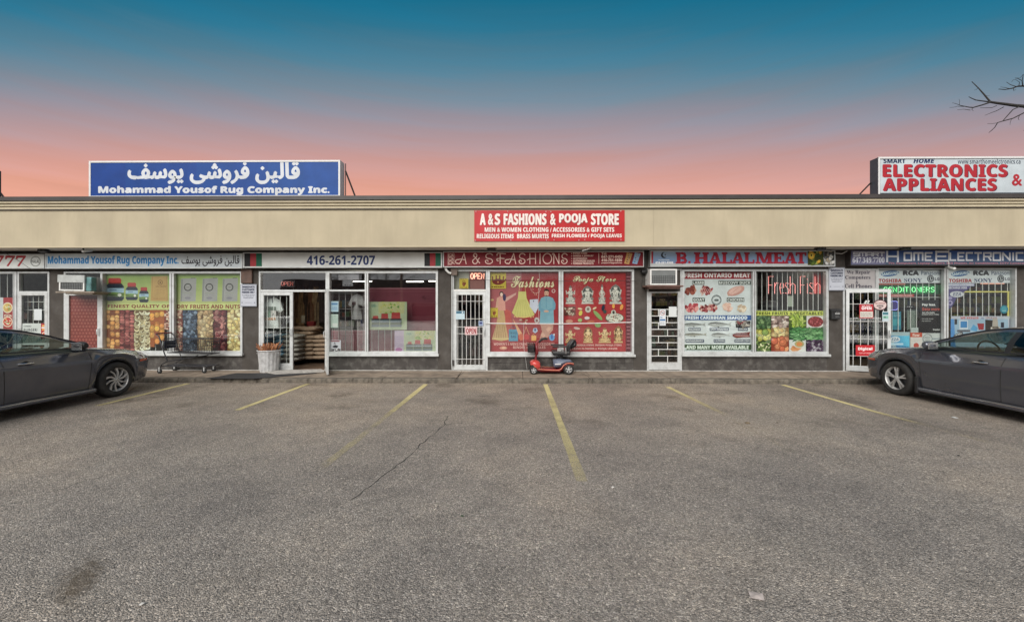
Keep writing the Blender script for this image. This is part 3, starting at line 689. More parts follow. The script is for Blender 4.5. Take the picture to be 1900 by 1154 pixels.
# hinged leaves standing open, each drawn local to its hinge
def open_leaf(hx, width, ang, z0, z1, nb, nh, label=None, flip=1):
    s = .065; w = width*flip; mb = MB()
    def B(x0, z0_, x1, z1_, t=.022): mb.cbox(min(x0, x1), -t, z0_, max(x0, x1), t, z1_, .004)
    B(0, z0, s*flip, z1); B(w-s*flip, z0, w, z1); B(s*flip*.95, z0, w-s*flip*.95, z0+.13, .02); B(s*flip*.95, z1-.08, w-s*flip*.95, z1, .02)
    f = _lp(mb, 'shop_door', M['alu'], bld); f.location = Vector((hx, YW-.03, 0)) - WL(bld); f.rotation_euler = (0, 0, ang)
    mb = MB(); mb.box(min(s*flip*.9, w-s*flip*.9), -.003, z0+.12, max(s*flip*.9, w-s*flip*.9), .003, z1-.075); _lp(mb, 'pane', M['glass'], f)
    for k in range(nb):
        x = s*flip + (w-2*s*flip)*(k+.5)/nb; mb = MB(); mb.box(x-.005, -.018, z0+.1, x+.005, -.008, z1-.06); _lp(mb, 'security_bar', M['white'], f)
    for k in range(nh):
        z = z0+.16+(z1-z0-.3)*(k+.5)/nh; mb = MB(); mb.box(min(s*flip, w-s*flip), -.029, z-.005, max(s*flip, w-s*flip), -.0185, z+.005); _lp(mb, 'security_bar', M['white'], f)
    hz = 1.05; mb = MB(); hxx = w-s*flip*.5; mb.cbox(hxx-.028, -.04, hz-.11, hxx+.028, -.0225, hz+.11, .004); mb.tube([(hxx, -.04, hz-.08), (hxx, -.08, hz-.06), (hxx, -.08, hz+.06), (hxx, -.04, hz+.08)], .009, 8); _lp(mb, 'handle', M['alu'], f)
    return f
op1 = open_leaf(wx(605.5, YW), .86, radians(-62), ZS+.02, 2.10, 4, 2)
op2 = open_leaf(wx(1567.5, YW), .84, radians(-24), ZS+.02, 2.10, 5, 4)

# ---------------------------------------------------------------- rooms behind the glass
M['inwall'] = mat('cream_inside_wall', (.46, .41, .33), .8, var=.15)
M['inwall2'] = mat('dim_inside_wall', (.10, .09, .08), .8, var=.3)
M['ceil'] = mat('ceiling_tile', (.5, .48, .44), .8, var=.1)
M['floor'] = mat('brown_floor', (.13, .085, .06), .4, var=.25, scale=3)
M['tube'] = emitmat('lit_tube', (255, 250, 235), 9.0)
zc = 2.85
def room(x0, x1, depth, m):
    a, b = wx(x0, YW), wx(x1, YW); Y0, Y1 = YW+.2, YW+depth
    mb = MB(); mb.box(a, Y0, .02, b, Y1, ZS+.004); mb.build('interior_floor', M['floor'], bld)
    mb = MB(); mb.box(a, Y1, .02, b, Y1+.1, zc); mb.build('interior_wall', M[m], bld)
    mb = MB(); mb.box(a, Y0-.09, zc, b, Y1+.1, zc+.1); mb.build('interior_ceiling', M['ceil'], bld)
    for x in (a,):
        mb = MB(); mb.box(x-.06, Y0, .02, x+.06, Y1, zc); mb.build('partition_wall', M[m], bld)
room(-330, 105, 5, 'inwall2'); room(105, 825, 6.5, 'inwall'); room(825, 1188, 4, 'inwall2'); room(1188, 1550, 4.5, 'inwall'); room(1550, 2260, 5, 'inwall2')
# ================================================================ box signs over the shopfronts
def boxsign(name, label, x0, y0, x1, y1, face, trim='alu', Y=YS, depth=.17, rim=1.6, cat='sign', group=None, g=1.4):
    a, b = W3(x0, y1, Y), W3(x1, y0, Y)
    t = thing(name, label, cat, ((a.x+b.x)/2, Y+depth, a.z), group)
    s = rim/76; mb = MB(); mb.box(a.x+s, Y+.012, a.z+s, b.x-s, Y+depth, b.z-s); mb.build('sign_box', M['cap'], t)
    mb = MB(); mb.cbox(a.x, Y, a.z, a.x+s, Y+depth-.002, b.z, .003); mb.cbox(b.x-s, Y, a.z, b.x, Y+depth-.002, b.z, .003)
    mb.cbox(a.x+s*.9, Y+.001, a.z, b.x-s*.9, Y+depth-.003, a.z+s, .003); mb.cbox(a.x+s*.9, Y+.001, b.z-s, b.x-s*.9, Y+depth-.003, b.z, .003)
    mb.build('rim', M[trim], t)
    p = Print(Y+.010, g); p.rect(x0+rim*.8, y0+rim*.8, x1-rim*.8, y1-rim*.8, face)
    return t, p
# 1 far left
t, p = boxsign('box_sign', 'white box sign with big red 777 numerals and a halal roundel, at the left end', -90, 471.5, 82, 498.5, (196, 200, 198))
[p.text('7', x_, 475, x_+17, 493.5, (150, 28, 38), 'serif', .7, slant=.12) for x_ in (-11, 9.5, 29.5)]; p.ring(66, 485, 9.6, .9, (90, 95, 92)); p.ring(66, 485, 8.2, .5, (120, 125, 122)); p.text('HALAL', 58.5, 482.3, 73.5, 488, (60, 62, 60), 'b')
p.done('lettering', parent=t)
# 2 rug company
t, p = boxsign('box_sign', 'light grey box sign with blue rug company name and black Persian writing', 83.5, 470, 449.5, 498.5, (178, 186, 190))
p.text('Mohammad Yousof Rug Company Inc.', 89, 475, 331, 493.5, (28, 112, 168), 'b', .45)
FA = "\uFED2\uFEB3\uFEEE\uFBFE \uFBFD\uFEB7\uFEED\uFEAE\uFED3 \uFEE6\uFBFF\uFEDF\uFE8E\uFED7"
p.text(FA, 337, 474.5, 444, 494, (48, 46, 52), 'r', .3); p.line([(340.5, 488.3), (345, 488.8), (349, 487.9)], 1.7, (48, 46, 52))
p.done('lettering', parent=t)
# 3 phone number
def flag(p, x0, y0, x1, y1):
    w = (x1-x0)/3
    p.rect(x0, y0, x0+w, y1, (28, 28, 30)); p.rect(x0+w, y0, x0+2*w, y1, (150, 34, 44)); p.rect(x0+2*w, y0, x1, y1, (10, 84, 62))
t, p = boxsign('box_sign', 'long white box sign with dark blue phone number between two small black red green flags', 450.5, 468, 820.5, 497, (192, 194, 192))
flag(p, 453.5, 470, 486, 494.5); flag(p, 787.5, 469.5, 818, 494)
p.text('416-261-2707', 569.5, 474.5, 695.5, 491.5, (26, 44, 92), 'b', .35)
p.done('lettering', parent=t)
# 4 fashions
t, p = boxsign('box_sign', 'dark red box sign with thin curly pink lettering of the fashion shop', 822, 466, 1195, 496, (118, 22, 34))
LC = (226, 190, 178)
p.outline(826, 469.5, 1191, 492.8, .6, (92, 14, 24))
for k in range(3):
    yy = 473+k*7
    p.ring(836, yy+1, 3.6, .8, LC, 10); p.ring(841, yy-1, 2.2, .7, LC, 8); p.line([(833, yy+4), (838, yy+1), (844, yy+3)], .8, LC)
p.line([(831.5, 470), (831.5, 492.5)], .9, LC)
ST_ = 1.55
def strokes(p, segs, x0, y0, w, h, c, lw):
    for sg in segs: p.line([(x0+q[0]*w, y0+q[1]*h) for q in sg], lw, c)
def arcp(cx, cy, rx, ry, a0, a1, n=9): return [(cx+rx*cos(a0+(a1-a0)*k/n), cy+ry*sin(a0+(a1-a0)*k/n)) for k in range(n+1)]
NOU = {'A': [[(.12, .95), (.3, 1.0), (.42, .8), (.72, 0), (.9, 1.0)], arcp(.16, .78, .2, .2, 1.4, 5.2), [(.05, .62), (.4, .55), (.84, .62)]],
       'S': [arcp(.55, .26, .36, .26, -.4, -4.0)+[(.5, .5)]+arcp(.5, .75, .38, .25, -1.2, 2.7)+arcp(.28, .75, .14, .1, 2.7, 6.5, 6)],
       'F': [[(.35, 0), (.35, 1)], arcp(.2, .12, .2, .14, 2.6, 5.0)+[(.95, .03)], [(.05, .52), (.35, .46), (.8, .5)], arcp(.1, .6, .12, .12, 1.0, 4.6, 5)],
       'H': [[(.2, 0), (.2, 1)], [(.85, 0), (.85, 1)], [(-.1, .62), (.2, .5), (.85, .5)]], 'I': [[(.5, 0), (.5, 1)]],
       'O': [arcp(.5, .5, .48, .5, 0, 2*pi, 16)], 'N': [[(.12, 1), (.12, 0), (.85, 1), (.85, 0)], arcp(.02, .12, .12, .12, -.2, -3, 5)],
       '&': [[(.95, .95), (.3, .25)], arcp(.42, .2, .2, .2, 2.6, 7.2, 8)+[(.2, .62)]+arcp(.4, .76, .28, .24, -2.8, -6.6, 9)+[(.9, .45)]]}
for ch, x0, w in (('A', 846, 21), ('&', 875, 16), ('S', 898, 18), ('F', 922, 17), ('A', 938, 21), ('S', 961, 15), ('H', 980, 16), ('I', 999, 6), ('O', 1007, 17), ('N', 1026, 13), ('S', 1040, 14)):
    strokes(p, NOU[ch], x0, 470.5, w, 19, LC, ST_)
for k, s_ in enumerate(('POOJA ITEMS', 'SAREES & JEWELRY', 'ACCESSORIES', 'AUTHORIZED DEALER', 'FOREIGN PRODUCTS')):
    p.text(s_, 1063.5, 468.8+k*4.6, 1063.5+len(s_)*2.35, 472.3+k*4.6, LC, 'b', .1); p.ell(1060.8, 470.6+k*4.6, .9, .9, LC, 6)
p.line([(1111, 470), (1111, 489)], .9, LC)
p.text('Tel:', 1116, 468.3, 1126, 472.6, LC, 'serif', .1); p.text('647-271-6450', 1116, 474, 1155, 478.8, LC, 'b', .25); p.text('416-751-1930', 1116, 480.4, 1154, 485.2, LC, 'b', .25); p.text('poojastr27@gmail.com', 1116, 486.6, 1154, 489.6, LC, 'b', .1)
for x0, c1, c2 in ((1158, (184, 142, 84), (120, 70, 40)), (1173, (130, 160, 190), (80, 110, 150))):
    p.poly([(x0, 489), (x0+9, 490.5), (x0+15.5, 470.5), (x0+5, 468.5)], c1)
    for k in range(5): p.ell(x0+5.5+rr.uniform(-1, 2)+k*.9, 486-k*3.6, 2.2, 1.3, c2, 6); p.ell(x0+7+k*.8, 485-k*3.4, 1, .8, (200, 190, 170), 5)
p.done('lettering', parent=t)
# 5 meat shop
t, p = boxsign('box_sign', 'pale blue box sign with heavy dark red slab lettering of the halal meat shop', 1207, 464.5, 1550, 495, (120, 150, 182), 'alu')
for k in range(6): p.rect(1213, 466+k*4, 1546, 470+k*4, (150-k*9, 172-k*8, 196-k*5))
p.rect(1208.5, 466, 1211.8, 493.3, (160, 30, 44)); p.rect(1207.5, 488.7, 1548, 493.6, (176, 180, 182))
p.ell(1232, 473.6, 5.6, 5.6, (46, 50, 60), 16); p.ell(1234.2, 472.6, 4.6, 4.6, (142, 165, 190), 16); p.text('★', 1232.6, 471, 1236.2, 474.6, (46, 50, 60), 'r')
p.text('Scarborough', 1222, 481.4, 1242, 484.2, (214, 222, 230), 'b'); p.text('416-261-8588', 1216, 485.6, 1249, 489, (220, 226, 232), 'b', .2)
RC = (158, 26, 48)
SLAB = {'B': [((.0, 0), (.62, 0), (.9, .08), (.9, .38), (.72, .48), (.96, .58), (.96, .92), (.68, 1), (0, 1)), [(.40, .12, .6, .4), (.40, .58, .64, .88)]]}
def slab(p, ch, x0, y0, w, h, c):
    st = .26
    def R(a, b, c_, d): p.rect(x0+a*w, y0+b*h, x0+c_*w, y0+d*h, c)
    def Q(*pts): p.poly([(x0+a*w, y0+b*h) for a, b in pts], c)
    s = .14
    if ch == 'B':
        R(0, 0, .6, s); R(0, 1-s, .66, 1); R(.1, 0, .1+st+.04, 1); R(.3, .44, .7, .56)
        p.line([(x0+q[0]*w, y0+q[1]*h) for q in [(.55, .075), (.74, .12), (.8, .27), (.72, .42), (.55, .5)]], w*.2, c); p.line([(x0+q[0]*w, y0+q[1]*h) for q in [(.55, .5), (.78, .57), (.86, .74), (.78, .88), (.55, .93)]], w*.2, c)
    if ch == 'H':
        R(0, 0, .42, s); R(.58, 0, 1, s); R(0, 1-s, .42, 1); R(.58, 1-s, 1, 1); R(.09, 0, .09+st, 1); R(.65, 0, .65+st, 1); R(.3, .44, .7, .57)
    if ch == 'A':
        Q((.04, 1), (.22, 1), (.5, .14), (.42, 0)); Q((.42, 0), (.66, 0), (.96, 1), (.66, 1)); R(.24, .62, .74, .74); R(0, 1-s, .34, 1); R(.56, 1-s, 1.02, 1); R(.36, 0, .64, .1)
    if ch == 'L':
        R(0, 0, .52, s); R(.1, 0, .4, 1); R(0, 1-s, .98, 1); R(.84, .66, .98, 1)
    if ch == 'M':
        R(0, 0, .26, s); R(.76, 0, 1, s); R(0, 1-s, .28, 1); R(.62, 1-s, 1, 1); R(.08, 0, .18, 1); R(.7, 0, .92, 1); Q((.1, 0), (.32, 0), (.58, .95), (.42, .95)); Q((.46, .95), (.56, .95), (.8, 0), (.68, 0))
    if ch == 'E':
        R(0, 0, .96, s); R(0, 1-s, 1, 1); R(.1, 0, .4, 1); R(.3, .43, .68, .56); R(.82, 0, .96, .3); R(.86, .7, 1, 1); R(.6, .34, .7, .66)
    if ch == 'T':
        R(0, 0, 1, s); R(.35, 0, .65, 1); R(.22, 1-s, .78, 1); R(0, 0, .13, .3); R(.87, 0, 1, .3)
for ch, x0, w in (('B', 1253.5, 21.5), ('H', 1287.5, 27), ('A', 1315, 23), ('L', 1339, 19), ('A', 1357, 23.5), ('L', 1380.5, 19), ('M', 1401.5, 32), ('E', 1434.5, 20), ('A', 1454.5, 23), ('T', 1476, 19.5)):
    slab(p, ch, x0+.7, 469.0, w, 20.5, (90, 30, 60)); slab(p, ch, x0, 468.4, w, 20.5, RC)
p.rect(1277, 484.6, 1281.2, 488.9, RC)
p.pile(1498.5, 465.6, 1528, 492, [(196, 150, 40), (90, 110, 40), (150, 160, 70), (60, 80, 34)], (60, 66, 30), 26, 4.5, 3, 5)
p.n += 66; p.ell(1505, 474, 6.2, 7.2, (214, 160, 30), 12); p.ell(1505, 474, 3.4, 4.4, (240, 200, 70), 10); p.ell(1505, 474, 1.6, 2.2, (90, 50, 20), 8)
p.pile(1528.5, 465.6, 1548, 492, [(200, 200, 196), (120, 120, 118), (70, 72, 74), (160, 150, 130)], (66, 64, 62), 24, 3, 4.4, 6)
p.done('lettering', parent=t)
# 6 electronics
t, p = boxsign('box_sign', 'blue box sign with blocky outlined lettering of the electronics shop, at the right end', 1578, 463, 2080, 493, (30, 62, 128), 'cap')
for k in range(8): p.rect(1580, 465+k*3.3, 2078, 468.3+k*3.3, (38+k*6, 74+k*3, 142-k*4))
p.rect(1580, 465, 1643, 491, (104, 104, 134))
TL = (206, 210, 218)
TECH = {'S': [[(1, 0), (0, 0), (0, .5), (1, .5), (1, 1), (0, 1)]], 'M': [[(0, 1), (0, 0), (1, 0), (1, 1)], [(.5, 0), (.5, 1)]], 'A': [[(0, 1), (0, 0), (1, 0), (1, 1)], [(0, .6), (1, .6)]], 'R': [[(0, 1), (0, 0), (1, 0), (1, .5), (0, .5)], [(.6, .5), (1, 1)]],
        'T': [[(0, 0), (1, 0)], [(.5, 0), (.5, 1)]], 'H': [[(0, 0), (0, 1)], [(1, 0), (1, 1)], [(0, .5), (1, .5)]], 'O': [[(0, 0), (1, 0), (1, 1), (0, 1), (0, 0)]], 'E': [[(1, 0), (0, 0), (0, 1), (1, 1)], [(0, .5), (.8, .5)]],
        'L': [[(0, 0), (0, 1), (1, 1)]], 'C': [[(1, 0), (0, 0), (0, 1), (1, 1)]], 'N': [[(0, 1), (0, 0), (1, 1), (1, 0)]], 'I': [[(.5, 0), (.5, 1)]]}
def tech(word, x, y, h, ws, lw, gap, c=TL):
    for ch, w in zip(word, ws): strokes(p, TECH[ch], x, y, w, h, c, lw); x += w+gap
    return x
tech('SMART', 1584, 468.6, 6.6, [9, 11, 9.5, 9.5, 9], 1.9, 2.2); p.text('647.349.7700', 1582, 477.6, 1641, 487.8, TL, 'serif', .1)
tech('H', 1646, 466.2, 19.5, [20], 3.6, 6); tech('OME', 1678, 469.5, 13.5, [13, 16, 12], 3.3, 5)
strokes(p, TECH['E'], 1737, 467.5, 22, 16.5, TL, 3.4); p.line([(1737, 466), (1737, 486)], 3.4, TL)
tech('LECTRONICS', 1763, 469.5, 13.5, [10, 11, 11, 12, 13, 13, 13, 3, 12, 12], 3.2, 4.6)
p.text('TVs, Computers, Laptop Repairs, Cell Phones, Air Conditioners, CCTV Cameras, Car Audio, Alarms & More', 1648, 486.6, 1990, 491, (190, 120, 132), 'b')
p.done('lettering', parent=t)

# ---------------------------------------------------------------- red banner on the fascia
Yb = YF-.018
a, b = W3(880, 448, Yb), W3(1159, 390, Yb)
t = thing('banner', 'red banner of two panels with white lettering screwed to the beige fascia', 'banner', ((a.x+b.x)/2, YF, a.z))
for x0, x1, c in ((880, 1018.4, (178, 34, 40)), (1018.8, 1159, (176, 12, 20))):
    q0, q1 = W3(x0, 448, Yb), W3(x1, 390.3, Yb); mb = MB(); mb.col = lin(c, 1.15); mb.box(q0.x, Yb, q0.z, q1.x, YF-.002, q1.z); mb.build('banner_panel', M['print'], t)
p = Print(Yb-.0008, 1.15); WC = (226, 214, 208)
for s_, x0, x1 in (('A', 891, 900.5), ('&', 906, 915), ('S', 918.5, 927.5), ('FASHIONS', 935, 1013.5), ('&', 1021, 1030.5), ('POOJA', 1038, 1089.5), ('STORE', 1097, 1147.5)):
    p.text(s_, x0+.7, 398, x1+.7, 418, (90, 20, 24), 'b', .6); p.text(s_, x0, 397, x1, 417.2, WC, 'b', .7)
p.text('MEN & WOMEN CLOTHING / ACCESSORIES & GIFT SETS', 899.5, 422.3, 1139.5, 430.4, WC, 'b', .2)
p.text('RELIGIOUS ITEMS', 884.8, 434.3, 953, 442.4, WC, 'b', .2); p.text('BRASS MURTIS', 959.5, 434.3, 1018, 442.4, WC, 'b', .2); p.text('FRESH FLOWERS / POOJA LEAVES', 1024, 434.3, 1153.5, 442.4, WC, 'b', .2)
p.done('lettering', parent=t)
for x, y in ((883, 392.5), (942, 392.5), (1013, 392.8), (1022, 393), (1152, 392), (882, 446.5), (948, 446), (1014, 446), (1028, 445.5), (1085, 445), (1152, 445), (1074, 446)):
    q = W3(x, y, Yb); mb = MB(); mb.lathe([(0, -.006), (.009, -.005), (.011, 0)], (q.x, Yb-.001, q.z), 'y', 8); mb.build('screw', M['alu'], t)

# ---------------------------------------------------------------- signs on the roof
def roofsign(label, x0, y0, x1, y1, Yf, dep, trimside, face):
    a, b = W3(x0, y1, Yf), W3(x1, y0, Yf); zbase = zt
    t = thing('rooftop_sign', label, 'sign', ((a.x+b.x)/2, Yf+dep, zt-.1))
    mb = MB(); mb.box(a.x+.02, Yf+.015, a.z+.02, b.x-.02, Yf+dep-.01, b.z-.02); mb.build('cabinet', M[trimside], t)
    mb = MB(); s = .045
    mb.cbox(a.x, Yf, a.z, a.x+s, Yf+dep, b.z, .004); mb.cbox(b.x-s, Yf, a.z, b.x, Yf+dep, b.z, .004); mb.cbox(a.x+s*.95, Yf+.001, b.z-s, b.x-s*.95, Yf+dep-.001, b.z, .004); mb.cbox(a.x+s*.95, Yf+.001, a.z, b.x-s*.95, Yf+dep-.001, a.z+s, .004)
    mb.build('rim', M[trimside], t)
    for f in (.12, .5, .88):
        x = a.x + (b.x-a.x)*f; mb = MB(); mb.tube([(x, Yf+dep-.03, b.z-.25), (x, Yf+dep+.9, zt-.12)], .022, 6); mb.tube([(x, Yf+dep*.5, a.z+.01), (x, Yf+dep*.5, zt-.13)], .03, 6); mb.build('brace', M['cap'], t)
    p = Print(Yf+.013, 1.0); p.rect(x0+2.5, y0+2.5, x1-2.5, y1-2.5, face); return t, p, a, b
M['rim_white'] = mat('white_sign_rim', (.7, .7, .7), .5, dirt=(.35, .33, .3), dscale=6)
M['navy'] = mat('dark_grey_sign_side', (.06, .07, .085), .5, var=.2)
t, p, a, b = roofsign('blue rooftop sign of the rug company with white Persian and Latin lettering', 164.5, 297, 631, 367, 9.8, .25, 'rim_white', (10, 62, 132))
for k in range(7): p.rect(167+k*66, 299.5, 233+k*66 if k < 6 else 628.5, 364.5, (0, 60+k*2+(k % 2)*3, 140+k*2))
p.text(FA, 238, 301.5, 555, 340.5, (214, 218, 224), 'r', 1.55); p.line([(249, 328.6), (256, 330.2), (264, 329.6), (272, 328)], 4.8, (214, 218, 224)); p.text('Mohammad Yousof Rug Company Inc.', 183, 346, 611, 361.5, (216, 220, 226), 'b', .85)
p.done('lettering', parent=t)
mb = MB(); mb.tube([(b.x+.05, 10.0, b.z-.02), (b.x+.05, 10.0, zt-.2)], .012, 5); mb.tube([(b.x+.05, 10.0, b.z-.2), (b.x+.35, 10.35, zt-.2)], .022, 5); mb.build('side_brace', M['cap'], t)
t, p, a, b = roofsign('white rooftop sign with red ELECTRONICS and APPLIANCES lettering above the right shops', 1630, 290, 2120, 361.5, 9.8, .24, 'navy', (196, 206, 212))
mb = MB(); mb.cbox(a.x-.006, 9.794, b.z-.04, b.x, 9.81, b.z+.006, .003); mb.cbox(a.x-.006, 9.7935, a.z-.004, a.x+.035, 9.809, b.z, .003); mb.build('face_frame', M['rim_white'], t)
p.text('SMART', 1639.5, 295.2, 1680, 303, (44, 58, 90), 'b', .35); p.text('HOME', 1695, 295.2, 1734, 303, (40, 54, 96), 'bi', .35); p.text('www.smarthomeelctronics.ca', 1777, 295.5, 1893.5, 304.5, (60, 70, 86), 'b')
RR = (176, 22, 40)
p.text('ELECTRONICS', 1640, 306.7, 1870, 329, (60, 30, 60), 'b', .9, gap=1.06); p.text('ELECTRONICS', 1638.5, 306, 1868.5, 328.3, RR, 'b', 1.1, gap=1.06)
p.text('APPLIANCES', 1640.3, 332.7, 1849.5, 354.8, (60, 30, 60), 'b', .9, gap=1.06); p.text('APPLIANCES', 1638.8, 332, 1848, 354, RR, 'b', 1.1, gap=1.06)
p.text('&', 1878, 324, 1896, 344.5, RR, 'b', .9); p.text('REPAIRS', 1905, 318, 2060, 345, RR, 'b', 1.0)
p.done('lettering', parent=t)
mb = MB(); mb.tube([(a.x-.02, 9.98, a.z+.35), (a.x-.42, 10.5, zt-.2)], .018, 5); mb.build('side_brace', M['rubber'], t)
q = W3(1747, 362, 9.3); mb = MB(); mb.cbox(q.x-.09, 9.2, q.z-.02, q.x+.09, 9.32, q.z+.03, .01); mb.tube([(q.x, 9.3, q.z), (q.x, 9.79, q.z+.02)], .012, 6)
tag(mb.build('sign_floodlight', M['black'], None), 'small black floodlight at the roof edge under the white rooftop sign', 'floodlight')
q = W3(2.6, 318, 10.02)
t = thing('rooftop_sign', 'dark end of a rooftop sign cut off at the left edge of the view', 'sign', (q.x-1.5, 10, zt-.1))
mb = MB(); mb.cbox(q.x-3, 9.8, zt+.05, q.x, 10.02, q.z, .006); mb.build('cabinet', M['navy'], t)
mb = MB(); mb.tube([(q.x-.1, 9.95, q.z-.35), (q.x+.2, 10.2, zt-.2)], .022, 5); mb.tube([(q.x-1.5, 10.0, q.z-.4), (q.x-1.5, 10.6, zt-.2)], .022, 5); mb.build('brace', M['cap'], t)

# ================================================================ window posters
Rj = (150, 40, 44)
def jar(p, cx, y0, y1, w, lab=(150, 178, 196), gr=(96, 120, 70), body=(44, 50, 62), lid=(168, 52, 46)):
    h = y1-y0
    p.poly([(cx-w*.5, y0+h*.36), (cx-w*.5, y0+h*.9), (cx-w*.38, y1), (cx+w*.38, y1), (cx+w*.5, y0+h*.9), (cx+w*.5, y0+h*.36), (cx+w*.36, y0+h*.24), (cx-w*.36, y0+h*.24)], body)
    p.poly([(cx-w*.34, y0+h*.25), (cx+w*.34, y0+h*.25), (cx+w*.36, y0+h*.05), (cx+w*.28, y0), (cx-w*.28, y0), (cx-w*.36, y0+h*.05)], lid)
    p.rect(cx-w*.34, y0+h*.2, cx+w*.34, y0+h*.25, [v*.7 for v in lid]); p.rect(cx-w*.5, y0+h*.44, cx+w*.5, y0+h*.64, lab); p.rect(cx-w*.5, y0+h*.64, cx+w*.5, y0+h*.82, gr)
    p.ell(cx-w*.05, y0+h*.66, w*.3, h*.05, (120, 148, 90), 8); p.rect(cx-w*.3, y0+h*.5, cx+w*.1, y0+h*.54, (90, 110, 140)); p.ell(cx+w*.26, y0+h*.74, w*.11, h*.07, (210, 210, 200), 8); p.rect(cx-w*.46, y0+h*.38, cx-w*.38, y0+h*.43, (120, 130, 140))
def green(p, x0, x1, y0, y1):
    for k in range(8):
        f = k/7; p.rect(x0, y0+(y1-y0)*k/8, x1, y0+(y1-y0)*(k+1)/8+.1, (136+f*30, 160+f*12, 82+f*26))
p = Print(YP, 1.35)
p.col = lin((150, 160, 110)); a_, b_ = W3(194.5, 648, YP), W3(316, 505, YP)
green(p, 195, 316, 505, 563)
jar(p, 213, 516, 558.5, 34); jar(p, 244.5, 524.5, 557, 22.5); jar(p, 267, 533, 561, 17.5)
p.poly([(281, 513), (311, 512), (312.5, 559), (279.5, 558.5)], (176, 142, 84)); p.line([(283, 514), (282, 557)], .5, (140, 105, 60)); p.line([(309, 514), (310.5, 557)], .5, (140, 105, 60)); p.ring(297.5, 524, 4.6, .9, (110, 74, 40)); p.ell(297.5, 524.3, 1.6, 1.6, (110, 74, 40)); p.text('DRY FRUITS', 289, 530.6, 308, 533, (130, 90, 50), 'b'); p.scribble(291, 536, 306, 546, (150, 112, 66), 3, .7); p.scribble(284, 552, 308, 556, (148, 96, 56), 1, .9)
p.rect(195, 562.5, 316, 574.8, (184, 190, 118)); p.text('FINEST QUALITY OF', 200, 565.3, 315, 572.3, (128, 58, 40), 'b', .25)
PX = [(195.5, 222.5, [(200, 140, 76), (186, 124, 60), (210, 156, 92)], (120, 60, 30), 34, 9, 6.0, None, 0), (222.5, 250, [(142, 70, 66), (168, 96, 90), (120, 50, 52)], (74, 26, 28), 90, 5.2, 2.8, None, 0),
      (250, 278, [(206, 194, 156), (188, 172, 130), (222, 212, 180)], (104, 84, 56), 110, 4.4, 2.2, None, 1), (278, 305, [(206, 138, 56), (214, 152, 64), (192, 120, 50)], (150, 78, 30), 16, 11, 9, None, 0), (305, 316, [(196, 150, 128), (214, 190, 168), (132, 56, 46)], (92, 34, 30), 60, 3.0, 1.7, None, 0)]
def yb(x): return 648+4*sin((x-195)/55*pi*.5) if x < 250 else 652-((x-250)/55)**2*24 if x < 303 else 612
for i, (x0, x1, cs, bg, n, rx, ry, af, cu) in enumerate(PX):
    e = [x0+(x1-x0)*k/3 for k in range(4)]
    for a_, b_ in zip(e, e[1:]): p.pile(a_, 575, b_, yb((a_+b_)/2), cs, bg, max(1, n//3), min(rx, (b_-a_)*.75) if rx < 7 else rx*.6, ry if rx < 7 else ry*.65, i*5+int(a_), af, 8, cu)
p.rect(192.4, 505, 195, 650, (10, 60, 44))
p.done('window_poster', 'green window poster of jars with finest quality lettering over nuts, its bottom edge curling', 'poster')
p = Print(YP, 1.35)
green(p, 324.5, 447, 505, 562.5)
for x in (348.5, 388.5, 425.8):
    p.poly([(x-12.5, 517), (x+16, 516), (x+14.5, 559), (x-14, 559.5)], (150, 148, 146)); p.poly([(x-12, 518), (x-9, 518), (x-11, 559), (x-13.5, 559)], (130, 128, 128)); p.ring(x, 533, 7.2, 1.7, (56, 52, 52)); p.ring(x, 533, 4.8, .4, (110, 108, 106)); p.rect(x-2.6, 532.4, x+2.6, 533.6, (110, 104, 100)); p.rect(x-8, 543.6, x+8, 544.2, (134, 140, 116)); p.ell(x, 553, 5.8, 2.6, (128, 124, 132), 10); p.rect(x+6, 515.6, x+14, 516.6, (90, 92, 84)); p.scribble(x-7, 546, x+7, 549, (132, 130, 134), 1, .6)
p.rect(324.5, 562.5, 447, 574.8, (188, 192, 122)); p.text('DRY FRUITS AND NUTS', 329, 565.3, 445.5, 572.3, (132, 66, 44), 'b', .25)
for i, (x0, x1, cs, bg, n, rx, ry) in enumerate(((324.5, 339, [(200, 158, 136), (214, 186, 156), (150, 90, 78)], (104, 44, 38), 95, 3.6, 2.1), (339, 366.5, [(72, 88, 110), (48, 60, 80), (108, 124, 144)], (20, 28, 42), 130, 3.8, 3.0),
        (366.5, 395.5, [(186, 160, 118), (200, 178, 140), (160, 130, 92)], (100, 72, 50), 120, 3.6, 4.6), (395.5, 422, [(112, 46, 52), (140, 74, 76), (84, 34, 42), (166, 110, 104)], (50, 20, 28), 90, 5.6, 3.2), (422, 448.5, [(206, 182, 124), (190, 164, 100), (220, 200, 150)], (124, 92, 48), 75, 5.4, 3.6))):
    p.pile(x0, 575, x1, 653, cs, bg, n, rx, ry, 40+i)
p.done('window_poster', 'green window poster of three grey sacks with dry fruits and nuts lettering', 'poster')
# fashion poster
p = Print(YP, 1.35)
p.rect(909.5, 504, 1036.5, 652.5, (150, 46, 50)); p.rect(909.5, 505, 968, 600, (160, 84, 88)); p.rect(909.5, 600, 945, 636, (158, 66, 68)); p.rect(1010, 506, 1036, 640, (148, 40, 46))
for k in range(6): p.rect(912, 507+k*3.2, 967, 508+k*3.2, (176, 130, 130))
p.text('Fashions', 949, 513, 1029, 534, (104, 30, 28), 'script', .2); p.text('Fashions', 948.3, 512.3, 1028.3, 533.3, (222, 208, 168), 'script', .25)
SK = (196, 150, 128)
